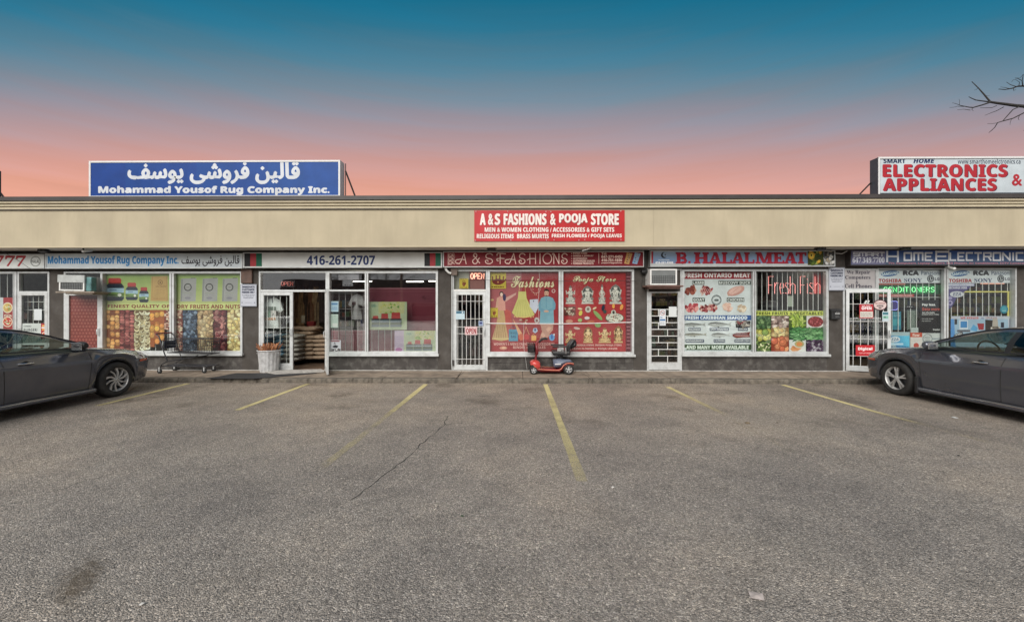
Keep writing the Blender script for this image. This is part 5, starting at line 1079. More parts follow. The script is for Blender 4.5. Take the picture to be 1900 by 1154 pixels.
# notices on the piers
def notice(x0, y0, x1, y1, label, Y=YW-.012):
    def d(p):
        c = (58, 62, 84); w = x1-x0; h = y1-y0
        p.outline(x0+.8, y0+.8, x1-.8, y1-.8, .5, (90, 96, 110))
        for k, s_ in enumerate(('IMMEDIATE', 'CUSTOMER', 'PARKING ONLY')): p.text(s_, x0+w*.12, y0+h*(.08+k*.12), x1-w*.12, y0+h*(.165+k*.12), c, 'b', .2)
        p.text('ALL OTHERS WILL BE TAGGED', x0+w*.12, y0+h*.46, x1-w*.12, y0+h*.50, c, 'b'); p.text('AND TOWED AWAY AT', x0+w*.16, y0+h*.53, x1-w*.16, y0+h*.57, c, 'b'); p.text("OWNER'S EXPENSE", x0+w*.2, y0+h*.6, x1-w*.2, y0+h*.64, c, 'b')
        p.line([(x0+w*.3, y0+h*.83), (x1-w*.3, y0+h*.83)], .4, c); p.poly([(x0+w*.08, y0+h*.83), (x0+w*.14, y0+h*.86), (x0+w*.14, y0+h*.80)], c); p.poly([(x1-w*.08, y0+h*.83), (x1-w*.14, y0+h*.80), (x1-w*.14, y0+h*.86)], c)
    p = Print(Y, 1.1); p.rect(x0, y0, x1, y1, (190, 194, 204)); d(p); p.back(x0, y0, x1, y1, .009); p.done('parking_notice', label, 'notice')
notice(445.5, 527.5, 476, 568.5, 'white customer parking notice on the dark pier beside the rug entrance', YW-.045); notice(1537.5, 496.5, 1567.5, 539, 'white customer parking notice above the black mailbox', YW-.045)
mb = MB(); a, b = W3(446.5, 525.5, YW-.06), W3(467, 499.5, YW-.06); mb.cbox(a.x, YW-.06, a.z, b.x, YW-.001, b.z, .01); tag(mb.build('wall_box', mat('rusty_brown_plate', (.13, .085, .07), .8, var=.3, dirt=(.2, .1, .06), dscale=9), None), 'rusty brown plate box on the pier above the parking notice', 'box')
# papers in the middle shop
def dec(p): p.rect(615, 562, 626.5, 566, (90, 130, 170)); p.rect(615.5, 568, 626, 576, (150, 180, 200)); p.scribble(616, 569, 626, 575, (70, 100, 140), 2, .7)
paper(613.8, 559, 628, 578.5, 'sticker', 'pale blue sticker on the barred pane right of the open door', 'sticker', (170, 196, 206), None, dec)
paper(613.5, 583, 627.5, 608, 'paper_notice', 'pale green paper under the blue sticker right of the open door', 'notice', (176, 194, 184), None, lambda p: (p.scribble(615, 585, 626, 598, (110, 130, 120), 5, .5), p.rect(617, 600, 626, 606, (200, 206, 200))))
paper(611, 631, 632.5, 653.5, 'paper_notice', 'white picture sheet with a dark bird mark in the lower pane corner', 'notice', (188, 190, 196), None, lambda p: (p.poly([(616, 643), (622, 640), (628, 642), (625, 645.5), (619, 645)], (44, 44, 50)), p.pile(612, 647, 632, 653, [(60, 60, 66), (190, 190, 190), (90, 80, 80)], (120, 120, 120), 20, 2, 1.4, 3), p.rect(614, 632, 630, 634, (120, 40, 50)), p.text('A', 619, 635, 623, 639, (60, 60, 70), 'b')))
paper(628, 506.5, 666, 519.5, 'paper_notice', 'wide white paper taped inside the transom pane right of the entrance', 'notice', (180, 180, 184), YG+.01, lambda p: p.scribble(632, 508, 662, 517, (150, 150, 154), 2, .6))
paper(635.5, 519.8, 655, 531, 'paper_notice', 'torn white paper hanging below the wide paper in the transom pane', 'notice', (172, 176, 180), YG+.012, lambda p: p.scribble(639, 528, 652, 530.5, (60, 60, 66), 1, 1.2))
def dec(p): p.rect(846.5, 577.5, 861.5, 582, (60, 100, 120)); p.poly([(857, 578.2), (860.5, 579.8), (857, 581.4)], (210, 220, 226)); p.scribble(848, 585, 860, 591, (150, 170, 180), 2, .5)
paper(845.8, 577, 862.2, 592.5, 'sticker', 'pale blue door sticker with dark header on the fashion shop door', 'sticker', (176, 196, 204), YW-.048, dec)
def dec(p): p.outline(863.4, 606.8, 884.6, 620.3, .8, (180, 110, 110)); p.text('OPEN', 865, 608.8, 883, 618.8, (150, 60, 66), 'b', .3)
paper(862.4, 605.8, 885.6, 621.3, 'open_sign', 'pale pink OPEN card hung on the barred fashion shop door', 'sign', (206, 192, 192), YW-.055, dec)
paper(888, 595.5, 896.5, 604.5, 'sticker', 'tiny white and blue sticker at the right edge of the fashion shop door', 'sticker', (150, 165, 190), YW-.048, lambda p: p.rect(889.5, 597, 895, 602, (70, 80, 120)))
# meat shop door papers
def dec(p): p.ring(1229.3, 580.5, 4.6, .8, (150, 60, 56), 14); p.line([(1226, 577.5), (1232.6, 583.6)], .8, (150, 60, 56)); p.rect(1227, 580, 1232, 581, (60, 60, 60)); p.text('NO', 1225, 587.5, 1229, 590.5, (40, 90, 150), 'b'); p.rect(1224.5, 592, 1234.5, 595, (50, 100, 150)); p.scribble(1225, 597, 1234, 602, (80, 90, 100), 2, .6)
paper(1223.6, 573.5, 1235.3, 604, 'no_smoking_notice', 'narrow no smoking notice on the meat shop door', 'notice', (196, 200, 204), YW-.006, dec)
paper(1241, 569, 1255.5, 588, 'paper_notice', 'blank white paper right of the no smoking notice', 'notice', (196, 200, 200), YW-.006)
p = Print(YW-.002, 1.1); p.text('BARISH', 1217, 546.5, 1241, 551.5, (60, 50, 44), 'serif', .1); p.text('HALAL', 1217.5, 554.5, 1237, 559, (60, 50, 44), 'serif', .1); p.done('door_lettering', 'dark lettering on the glass of the meat shop door', 'lettering')
# electronics shop prints
def brands(x0, Y=YP):
    p = Print(Y, 1.4); p.rect(x0, 500.5, x0+122, 525.2, (196, 200, 204))
    p.ell(x0+24, 507.5, 17.2, 5.4, (30, 84, 140), 20, -.12); p.text('SAMSUNG', x0+8.5, 505, x0+39.5, 510, (200, 214, 226), 'b', .15, rot=-.1)
    p.text('RCA', x0+48.5, 503, x0+77, 510.3, (34, 34, 38), 'b', .9); p.text('Panasonic', x0+82, 503, x0+121, 510.2, (60, 78, 104), 'sans', .2)
    p.text('TOSHIBA', x0+3, 517.6, x0+45, 523.8, (150, 40, 44), 'b', .35); p.text('SONY', x0+50, 516.5, x0+83, 523.8, (44, 54, 96), 'serif', .1)
    p.ell(x0+99, 517.3, 6.6, 6.8, (46, 48, 52), 16); p.ell(x0+99, 517.3, 5, 5.2, (160, 164, 168), 14); p.ell(x0+99, 517.3, 3.9, 4.1, (46, 48, 52), 14); p.rect(x0+98.3, 514, x0+99.4, 519.5, (196, 200, 204)); p.rect(x0+98.3, 518.6, x0+102, 519.6, (196, 200, 204)); p.text('LG', x0+107, 515, x0+115.5, 520.2, (70, 60, 80), 'b', .1)
    return p
brands(1627.5).done('brand_banner', 'white strip of electronics brand names above the green neon', 'banner'); brands(1757.8).done('brand_banner', 'white strip of electronics brand names above the right barred window', 'banner')
p = Print(YW-.004, 1.1); p.rect(1566, 500, 1623.5, 534.8, (176, 172, 172)); p.text('We Repair', 1571, 502, 1614.5, 510, (52, 50, 66), 'serif', .1); p.text('Computers', 1568, 511.5, 1615, 519.5, (52, 50, 66), 'serif', .1); p.text('&', 1587.5, 521, 1592.5, 526, (52, 50, 66), 'serif', .1); p.text('Cell Phones', 1567.5, 527, 1618, 534.6, (52, 50, 66), 'serif', .1)
p.back(1566, 500, 1623.5, 534.8, .04); p.done('repair_sign', 'pale board reading We Repair Computers and Cell Phones over the open barred door', 'sign')
def dec(p):
    W_ = (206, 206, 206)
    p.text('Pay less.', 1711, 563, 1736, 568.6, W_, 'b', .15); p.text('Data more.', 1711.5, 571, 1745, 576.2, (170, 70, 56), 'b', .1); p.text('Get affordable', 1711, 578.5, 1734, 581.3, W_, 'b'); p.text('prepaid plans today.', 1710.5, 582, 1743, 585, W_, 'b'); p.text('• No credit checks', 1709.5, 590.4, 1731.5, 592.6, (170, 170, 170), 'b'); p.text('• No contract', 1709.5, 594.4, 1727, 596.5, (170, 170, 170), 'b'); p.text('freedom', 1731, 609.5, 1744.5, 613.3, W_, 'b')
paper(1707, 556.5, 1748.5, 617.5, 'phone_poster', 'black prepaid phone poster with white and red lettering', 'poster', (34, 34, 38), YP, dec)
def dec(p):
    for k in range(6): p.poly([(1652+k*5, 623), (1687.5, 623), (1687.5, 645), (1664+k*4, 645)], (60+k*4, 130+k*9, 176+k*6))
    p.ell(1661, 629.5, 9.2, 5.2, (200, 206, 210), 14); p.text('EZA', 1654, 627, 1667, 632.2, (80, 110, 140), 'bi', .1); p.rect(1652, 636.5, 1676, 640, (170, 200, 216)); p.scribble(1653, 641.5, 1687, 645, (40, 60, 110), 1, 1.8)
paper(1651.5, 616, 1688, 646, 'phone_poster', 'light blue phone card poster low in the electronics window', 'poster', (150, 170, 176), YP-.001, dec)
paper(1689, 617, 1711, 648, 'phone_poster', 'white poster with orange top and red disc', 'poster', (196, 190, 186), YP-.001, lambda p: (p.rect(1689, 617, 1711, 625.5, (176, 66, 40)), p.text('flow', 1693, 619, 1706, 624, (220, 200, 190), 'b', .1), p.ell(1700, 641, 5, 5, (170, 60, 44), 14), p.scribble(1691, 628, 1709, 634, (170, 150, 146), 2, .5)))
paper(1711.3, 618, 1748, 650, 'phone_poster', 'white sheet with a round stamp and dark bars', 'poster', (180, 184, 184), YP-.001, lambda p: (p.ring(1721, 628.5, 9, 1, (70, 74, 76), 18), p.text('HALF', 1715.5, 624, 1726.5, 628, (110, 114, 112), 'b'), p.text('OFF', 1717, 629, 1725, 632, (110, 114, 112), 'b'), p.poly([(1718.5, 633.6), (1723.5, 633.6), (1721, 636)], (50, 54, 56)), p.rect(1729.5, 627.5, 1745, 629.5, (120, 130, 140)), p.rect(1729, 635, 1744.5, 638, (60, 64, 70)), p.rect(1713, 645, 1748, 650, (150, 170, 186))))
paper(1627.5, 545.8, 1696, 551, 'lettering_strip', 'thin red lettering strip under the green neon', 'lettering', (156, 44, 40), YP-.001, lambda p: p.text('CELL PHONES & ACCESSORIES UNLOCKED', 1630, 547, 1693, 549.9, (206, 190, 186), 'b'))
paper(1628, 525.8, 1680, 528.6, 'lettering_strip', 'thin pale strip with red lettering just under the brand names', 'lettering', (170, 120, 108), YP, lambda p: p.scribble(1629, 526.2, 1678, 528.4, (160, 60, 50), 1, 1.4))
paper(1758, 526, 1808, 531, 'lettering_strip', 'white strip with dark writing in the right electronics window', 'lettering', (150, 152, 180), YP, lambda p: p.text('APPLIANCES & ELECTRONICS', 1760, 527, 1806, 530, (230, 230, 236), 'b'))
def dec(p):
    p.text('RECHARGE HERE', 1760, 532, 1794, 536, (206, 206, 220), 'b', .1); p.ell(1775.5, 546, 13, 5.6, (200, 202, 208), 16); p.text('EZA', 1768, 543, 1783, 549, (110, 110, 140), 'bi', .1)
p = Print(YP, 1.1); p.poly([(1757.5, 531), (1758, 575), (1766, 570), (1776, 551), (1800, 534), (1800, 531)], (84, 76, 124)); dec(p); p.ring(1763, 562, 4.6, 2, (170, 160, 196), 10); p.ell(1763, 553, 4, 3, (150, 140, 180), 8); p.done('phone_poster', 'purple swoosh decal in the corner of the right electronics window', 'poster')
def dec(p):
    p.text('WE REPAIR', 1782, 588, 1816, 592.6, (176, 76, 76), 'b', .15); p.text('AND', 1820, 588.5, 1826, 592, (90, 90, 130), 'b'); p.text('UPGRADE', 1829, 588, 1850, 592.6, (150, 110, 110), 'b', .1)
    p.poly([(1764, 592), (1870, 592), (1874, 655), (1764, 655)], (140, 165, 186)); p.poly([(1764, 592), (1770, 592), (1774, 655), (1764, 655)], (70, 130, 190)); p.rect(1780, 594, 1796, 611, (190, 196, 204)); p.rect(1782, 596, 1794.5, 608, (50, 120, 176)); p.rect(1771, 592, 1776, 602, (54, 56, 62)); p.rect(1776, 612, 1800, 616, (90, 90, 98)); p.poly([(1800, 612), (1806, 602), (1814, 608), (1812, 615)], (70, 140, 184)); p.poly([(1813, 600), (1826, 600), (1825, 612), (1816, 612)], (140, 36, 46))
    p.poly([(1828, 593), (1842, 594), (1840, 616), (1828, 614)], (44, 40, 38)); p.poly([(1842, 590), (1851, 592), (1853, 616), (1841, 614)], (160, 150, 140)); p.rect(1857, 598, 1863, 608, (34, 36, 54)); p.pile(1838, 606, 1856, 615, [(120, 110, 100), (60, 56, 50), (180, 174, 166)], (80, 70, 66), 18, 2.4, 1.6, 4)
    p.poly([(1769, 622), (1785, 614.5), (1788.5, 622), (1773, 631)], (66, 66, 70)); p.text('HP DELL', 1772, 619, 1786, 626, (196, 196, 200), 'b', .1, rot=-.45); p.poly([(1803, 618), (1812, 615), (1818, 620), (1806, 624)], (196, 150, 60))
paper(1764.5, 586.5, 1874, 655, 'repair_poster', 'blue poster of computers and appliances reading WE REPAIR above the parked car', 'poster', (170, 174, 186), YP-.002, dec)
p = Print(YP-.003, 1.1); p.ell(1863, 574, 7.6, 8, (30, 120, 140), 14); p.ell(1863, 574, 5, 5.4, (50, 150, 166), 12); p.rect(1859, 576, 1867, 577, (160, 200, 206)); p.done('sticker', 'round teal sticker on the right electronics window', 'sticker')
paper(1873, 591, 1880, 616, 'sticker', 'narrow white and blue striped sticker at the right window edge', 'sticker', (170, 176, 200), YP-.002, lambda p: [p.rect(1873.5, 594+k*4.4, 1879.5, 596+k*4.4, (80, 90, 150)) for k in range(5)])
# on the open barred door of the electronics shop
def onleaf(hx_px, ang, pts):   # helper: the leaf turns about its hinge
    pass
hinge = Vector((wx(1567.5, YW), YW-.03, 0))
LA = radians(24)
class LeafPrint(Print):
    def _p(s, x, y, k=0.0):
        u = (x-950)/FPX; dx, dy = u*CT-ST, u*ST+CT          # ray on the ground plan
        # hinge + t*(cos, -sin) = q*(dx, dy)
        det = cos(LA)*(-dy) - (-sin(LA))*(-dx); t = (-hinge.x*(-dy) - (-hinge.y)*(-dx))/det; X, Y = hinge.x+t*cos(LA), hinge.y-t*sin(LA)
        q = Y/dy; o = .031+s.n*s.step; return (X-o*sin(LA), Y-o*cos(LA), CAMH+(573-y)/FPX*q)
def leafprint(x0, y0, x1, y1, draw, name, label, cat, c):
    "print stuck on the open leaf, in the leaf's own plane"
    p = LeafPrint(YW, 1.3)
    if c: p.rect(x0, y0, x1, y1, c)
    draw(p); p.done(name, label, cat)
def dec(p): p.text('WE ARE', 1598, 566.5, 1614, 568.5, (214, 190, 190), 'b'); p.text('OPEN', 1598, 569.5, 1616, 574.5, (220, 206, 206), 'b', .3); p.rect(1595, 578, 1618.5, 589, (190, 186, 176)); p.scribble(1596.5, 579.5, 1617, 588, (120, 100, 96), 4, .6)
leafprint(1593.5, 564.5, 1619.5, 590.5, dec, 'open_sign', 'red and white OPEN hours sign on the barred door leaf', 'sign', (160, 30, 40))
leafprint(0, 0, 0, 0, lambda p: (p.ell(1632, 566, 13.2, 10, (70, 30, 40), 20), p.ell(1632, 566, 11.6, 8.4, (200, 180, 176), 20), p.text('RECHARGE', 1623, 561, 1641, 564.5, (120, 60, 60), 'b'), p.text('HERE', 1626, 565.8, 1638, 569.6, (50, 40, 46), 'b', .1), p.ell(1632, 571.8, 3.4, 1, (50, 40, 50), 8)), 'sticker', 'oval pink sticker with a dark rim on the barred door leaf', 'sticker', None)
leafprint(1636, 578, 1648, 596, lambda p: (p.rect(1637, 579.5, 1647, 584, (60, 110, 120)), p.rect(1637, 586, 1647, 591, (120, 170, 150)), p.rect(1640, 587, 1642, 590, (40, 60, 60))), 'sticker', 'small green and white sticker near the handle of the barred door leaf', 'sticker', (176, 190, 196))
leafprint(1587, 640, 1622, 660, lambda p: (p.text('Digicel', 1591.5, 644.2, 1617.5, 650.6, (222, 210, 210), 'b', .3), p.text('TOP UP HERE', 1593, 653.6, 1615, 656.2, (214, 160, 160), 'b')), 'phone_sign', 'bright red phone top up sign low on the barred door leaf', 'sign', (176, 10, 26))
leafprint(1601, 557, 1613, 563, lambda p: (p.poly([(1602, 563), (1606, 563), (1609, 557.5), (1605, 557.5)], (196, 200, 196)), p.poly([(1607.5, 563), (1611, 563), (1613, 557.5), (1610, 557.5)], (190, 196, 190))), 'sticker', 'tiny slanted white mark above the OPEN hours sign', 'sticker', None)

paper(1681, 566.5, 1697, 571.5, 'sticker', 'narrow black sticker behind the bars beside the black phone poster', 'sticker', (30, 30, 34), YP, lambda p: p.scribble(1683, 568, 1695, 570, (180, 180, 180), 1, .9))
paper(1683, 575, 1701, 612, 'price_list', 'grey green price list behind the bars left of the black phone poster', 'notice', (92, 104, 98), YP+.06, lambda p: p.scribble(1685, 577, 1699, 610, (150, 158, 150), 9, 1))
paper(1656, 578, 1672, 612, 'phone_poster', 'narrow teal poster strip below the blue neon rectangle', 'poster', (40, 110, 130), YP+.06, lambda p: (p.rect(1657, 592, 1671, 604, (60, 140, 150)), p.scribble(1658, 580, 1670, 588, (150, 190, 196), 3, .8)))
paper(1690, 608, 1704, 617, 'paper_notice', 'small pale note above the light blue phone card poster', 'notice', (170, 180, 178), YP, lambda p: p.scribble(1691, 610, 1703, 615, (110, 120, 120), 2, .6))
mb = MB(); Yl = YG+.055; mb.box(wx(1786, Yl), Yl, wz(543, Yl), wx(1878, Yl), Yl+.01, wz(540.6, Yl)); mb.box(wx(1869.5, Yl), Yl, wz(592, Yl), wx(1872.5, Yl), Yl+.01, wz(543.1, Yl)); tag(mb.build('light_strip', mat('yellow_light_strip', (.62, .56, .16), .5), None), 'yellow strip running across and down inside the right electronics window', 'light strip')
# ================================================================ fixtures on the wall
def aircon(x0, y0, x1, y1, label, out, side, grille):
    Y0 = YW-out; a, b = W3(x0, y1, Y0), W3(x1, y0, Y0)
    t = thing('air_conditioner', label, 'air conditioner', ((a.x+b.x)/2, YW, a.z))
    mb = MB(); mb.cbox(a.x, Y0, a.z, b.x, YW+.05, b.z, .012); mb.build('casing', M[side], t)
    s = .035; mb = MB(); mb.cbox(a.x, Y0-.012, a.z, a.x+s, Y0+.01, b.z, .005); mb.cbox(b.x-s, Y0-.012, a.z, b.x, Y0+.01, b.z, .005); mb.cbox(a.x+s, Y0-.011, a.z, b.x-s, Y0+.009, a.z+s, .005); mb.cbox(a.x+s, Y0-.011, b.z-s, b.x-s, Y0+.009, b.z, .005); mb.build('front_frame', M['white'], t)
    mb = MB(); mb.box(a.x+s, Y0-.003, a.z+s, b.x-s, Y0-.001, b.z-s); mb.build('coil', M[grille], t)
    if b.z-a.z > .3:
        n = 13
        for k in range(n): x = a.x+s+(b.x-a.x-2*s)*(k+.5)/n; mb = MB(); mb.box(x-.003, Y0-.0075, a.z+s, x+.003, Y0-.0045, a.z+s+(b.z-a.z-2*s)*.62); mb.build('grille_wire', M['dark'], t)
        for k in range(5): z = a.z+s+(b.z-a.z-2*s)*.62*(k+.5)/5; mb = MB(); mb.box(a.x+s, Y0-.010, z-.003, b.x-s, Y0-.008, z+.003); mb.build('grille_wire', M['dark'], t)
    return t, a, b
M['tin'] = mat('weathered_white_tin', (.42, .44, .43), .5, var=.15, dirt=(.2, .2, .18), dscale=7); M['teal'] = mat('teal_plastic_sheet', (.10, .22, .22), .35, var=.4, scale=7); M['coil'] = mat('grey_coil', (.16, .17, .17), .6, bump=.6, bscale=200)
M['board'] = mat('weathered_board', (.30, .25, .20), .85, var=.3, scale=8, dirt=(.12, .09, .07), dscale=6)
t, a, b = aircon(110, 512, 157, 540, 'old white window air conditioner tilted on a board above the left rug shop door', .38, 'tin', 'coil')
t.rotation_euler = (radians(0), radians(1.2), 0)
mb = MB(); mb.cbox(b.x+.004, YW-.36, a.z+.0, b.x+.13, YW-.22, b.z-.02, .02); mb.build('side_wrap', M['teal'], t)
mb = MB(); mb.cbox(a.x-.03, YW-.40, b.z-.16, b.x+.01, YW-.385, b.z+.02, .005); mb.build('front_panel', M['tin'], t)
mb = MB(); mb.box(wx(104, YW-.42), YW-.43, a.z-.045, wx(185, YW-.3), YW-.02, a.z-.012); mb.box(wx(120, YW-.42), YW-.40, a.z-.075, wx(180, YW-.3), YW-.03, a.z-.046); tag(mb.build('support_board', M['board'], None), 'rough wooden boards carrying the old tilted air conditioner', 'board')
t, a, b = aircon(1206, 499, 1256, 529, 'white air conditioner with a dark wire grille over the meat shop door', .34, 'white', 'coil')
mb = MB(); mb.cbox(wx(1198, YW-.3), YW-.37, a.z-.045, wx(1266, YW-.3), YW-.016, a.z-.008, .006); mb.cbox(wx(1203, YW-.3), YW-.33, a.z-.085, wx(1262, YW-.3), YW-.05, a.z-.046, .006); tag(mb.build('support_shelf', mat('dark_red_brown_board', (.14, .075, .06), .8, var=.3), None), 'dark wooden shelf under the meat shop air conditioner', 'shelf')
# mailbox
a, b = W3(1543.5, 592.5, YW-.1), W3(1561, 573, YW-.1)
t = thing('mailbox', 'small black mailbox on the pier left of the electronics shop', 'mailbox', ((a.x+b.x)/2, YW, a.z))
mb = MB(); mb.cbox(a.x+.01, YW-.09, a.z, b.x-.01, YW-.001, b.z-.04, .01); mb.build('box', M['black'], t); mb = MB(); mb.prismx([(YW-.105, b.z-.075), (YW-.001, b.z-.02), (YW-.001, b.z), (YW-.06, b.z), (YW-.105, b.z-.04)], a.x, b.x); mb.build('lid', M['black'], t)
p = Print(YW-.092, 1.1); p.rect(1551, 577.5, 1557.5, 579.5, (200, 200, 200)); p.rect(1549.5, 581, 1558.5, 582.6, (190, 190, 190)); p.scribble(1550, 584, 1558, 590, (120, 120, 120), 2, .7); p.done('lettering', parent=t)
# junction box + white elbow pipe at the left end of the fashion sign
a, b = W3(836.5, 510.5, YW-.1), W3(848, 498, YW-.1); mb = MB(); mb.cbox(a.x, YW-.1, a.z, b.x, YW-.001, b.z, .006); tag(mb.build('junction_box', mat('brown_grey_box', (.16, .12, .10), .7, var=.3), None), 'small brown junction box under the left end of the dark red sign', 'box')
P_ = [tuple(W3(x, y, YW-.1)) for x, y in ((826.5, 496), (828, 501), (832, 505.5), (837, 507.5))]; mb = MB(); mb.tube(P_, .03, 8); tag(mb.build('pipe', M['white'], None), 'white elbow pipe entering the brown junction box', 'pipe')
P_ = [tuple(W3(x, y, YW-.06)) for x, y in ((838.5, 510), (838.5, 600), (838, 672), (839, 686))]; mb = MB(); mb.tube(P_, .013, 6); tag(mb.build('conduit', M['alu'], None), 'thin conduit running down beside the fashion shop door', 'conduit')
mb = MB(); a, b = W3(836, 679, YW-.05), W3(842.5, 668, YW-.05); mb.cbox(a.x, YW-.05, a.z, b.x, YW-.031, b.z, .004); tag(mb.build('outlet_box', M['cap'], None), 'dark outlet box low at the hinge side of the fashion shop door', 'box')
# small lamps and cameras under the soffit
def spot(px, py, label, white=False, Y=9.55):
    q = W3(px, py, Y); m = M['white'] if white else M['black']
    t = thing('security_camera' if white else 'spotlight', label, 'camera' if white else 'spotlight', (q.x, Y, q.z))
    mb = MB(); mb.tube([(q.x, Y, zb-.012), (q.x, Y, q.z+.05)], .012, 6); mb.lathe([(0, zb-.035), (.045, zb-.033), (.05, zb-.012)], (q.x, Y, 0), 'z', 10); mb.build('mount', m, t)
    if white: mb = MB(); mb.lathe([(0, -.13), (.03, -.125), (.034, -.11), (.034, .08), (0, .085)], (0, 0, 0), 'y', 12); mb.xf(Matrix.Translation((q.x, Y-.02, q.z+.02)) @ Matrix.Rotation(radians(15), 4, 'X')); mb.build('housing', m, t)
    else:
        mb = MB(); mb.cbox(-.1, -.05, -.03, .1, .05, .035, .015); mb.cbox(-.12, -.07, .03, .12, .06, .042, .005); mb.xf(Matrix.Translation((q.x, Y, q.z)) @ Matrix.Rotation(radians(-25), 4, 'X')); mb.build('housing', m, t)
    mb = MB(); mb.lathe([(0, 0), (.024, 0), (.026, .004)] if white else [(0, 0), (.03, 0), (.032, .004)], (q.x, Y-.125 if white else Y-.056, q.z+.045 if white else q.z+.02), 'y', 10); mb.build('lens', M['dark'], t)
spot(80, 466, 'black spotlight above the gap between the two leftmost box signs'); spot(165, 467, 'small white camera under the soffit above the blue rug lettering', True); spot(912, 462, 'black spotlight over the curly lettering of the dark red sign', Y=9.5)
spot(1680, 461, 'black spotlight over the blue electronics sign', Y=9.5); spot(1760, 499, 'white camera with two lenses between the electronics windows', True, YW-.18)
spot(1198, 505, 'small dark lamp on the pier left of the meat shop air conditioner', Y=YW-.12); spot(1523, 462, 'small brown lamp over the fruit picture of the meat shop sign', Y=9.5)
# wires
def wire(pts, label, Y=YW-.1, r=.004, m='black'):
    mb = MB(); mb.tube([tuple(W3(x, y, Y if not isinstance(Y, (list, tuple)) else Y[i])) for i, (x, y) in enumerate(pts)], r, 4); tag(mb.build('wire', M[m], None), label, 'wire')
wire([(-10, 458), (8, 469), (30, 481), (58, 500)], 'black wire slanting across the red 777 numerals', [9.2, 9.3, 9.5, 9.7]); wire([(626, 457), (634, 463), (646, 465), (655, 461), (660, 458)], 'white cable looping under the soffit above the phone number', 9.45, .008, 'white')
wire([(1103, 452), (1098, 459), (1090, 463), (1080, 465.5)], 'white cable curving from the fascia to the dark red sign', 9.3, .007, 'white')
wire([(898, 519), (906, 520), (960, 520.5), (1040, 522), (1110, 521.5), (1180, 521), (1200, 520)], 'black wire stretched across the top of the fashion windows', YW-.09, .005)
wire([(900, 600), (960, 600.5), (1036, 601), (1100, 600), (1172, 598)], 'white security rod across the middle of the fashion windows', YW-.06, .012, 'white')
wire([(1000, 498), (1001, 520), (999, 560), (1000, 598)], 'thin pale cord hanging before the man in blue on the fashion poster', YW-.07, .003, 'white'); wire([(972, 598), (971, 640), (975, 664), (978, 686)], 'thin pale cord hanging to the ground behind the scooter basket', YW-.07, .003, 'white')
wire([(842, 500), (880, 499), (930, 501), (1000, 499.5), (1080, 500.5), (1170, 499)], 'string of thin wires along the underside of the dark red sign', YW-.05, .007, 'alu')
wire([(1196, 496), (1194, 512), (1190, 530), (1197, 540)], 'dark wire dangling on the pier beside the air conditioner', YW-.04, .004)
wire([(1550, 470), (1562, 471), (1572, 466)], 'white cable linking the meat sign and the blue sign', YS+.05, .01, 'white')
# light slots between the box signs: small rusty brackets
# ================================================================ goods and clothing inside
def tshirt(x0, y0, x1, y1, Y, label, graphic, c=(206, 210, 208)):
    w, h = x1-x0, y1-y0; P2 = lambda a, b: tuple(W3(x0+a*w, y0+b*h, Y)); out = [(.4, .03), (.6, .03), (.8, .1), (1.0, .42), (.84, .5), (.76, .36), (.78, 1), (.2, 1), (.22, .38), (.13, .5), (0, .42), (.2, .1)]
    mb = MB(); pts = [W3(x0+a*w, y0+b*h, Y) for a, b in out]; n = len(pts); cx = sum(p.x for p in pts)/n; cz = sum(p.z for p in pts)/n
    f = [(p.x, p.y, p.z) for p in pts]; bk = [(p.x, p.y+.05, p.z) for p in pts]; mid = [((p.x*.6+cx*.4), p.y-.03, (p.z*.6+cz*.4)) for p in pts]
    mb.add(f+mid+[(cx, Y-.035, cz)], [(i, (i+1) % n, n+(i+1) % n, n+i) for i in range(n)]+[(n+i, n+(i+1) % n, 2*n) for i in range(n)], True)
    mb.add(f+bk, [(i, (i+1) % n, n+(i+1) % n, n+i) for i in range(n)], True)
    t = thing('tshirt', label, 't-shirt', (cx, Y, pts[6].z)); mb.build('fabric', mat('white_cotton', lin(c, 1.15), .9, bump=.4, bscale=12), t)
    mb = MB(); q = W3(x0+.5*w, y0+.02*h, Y); mb.tube([(q.x-.05, Y-.01, q.z-.01), (q.x, Y-.01, q.z+.03), (q.x+.05, Y-.01, q.z-.01)], .006, 5); mb.tube([(q.x, Y-.01, q.z+.03), (q.x, Y-.01, q.z+.08)], .004, 4); mb.build('hanger', M['black'], t)
    p = Print(Y-.042, 1.1); graphic(p); p.done('chest_print', parent=t)
tshirt(488, 551, 525, 609, YG+.14, 'white t-shirt with printed photos hanging in the barred left leaf', lambda p: (p.rect(494, 569, 512, 576, (110, 120, 110)), p.rect(494, 577, 502, 594, (140, 170, 150)), p.rect(503, 576, 512, 588, (206, 200, 196)), p.poly([(505, 585), (507, 580), (509, 585)], (40, 40, 44)), p.rect(492, 589, 511, 594, (180, 130, 90)), p.rect(504.8, 553, 506, 562, (110, 110, 116))))
tshirt(646, 545, 679, 593, YG+.14, 'plain white t-shirt hanging behind the pane right of the open door', lambda p: p.rect(653, 560, 660, 566, (90, 60, 64)))
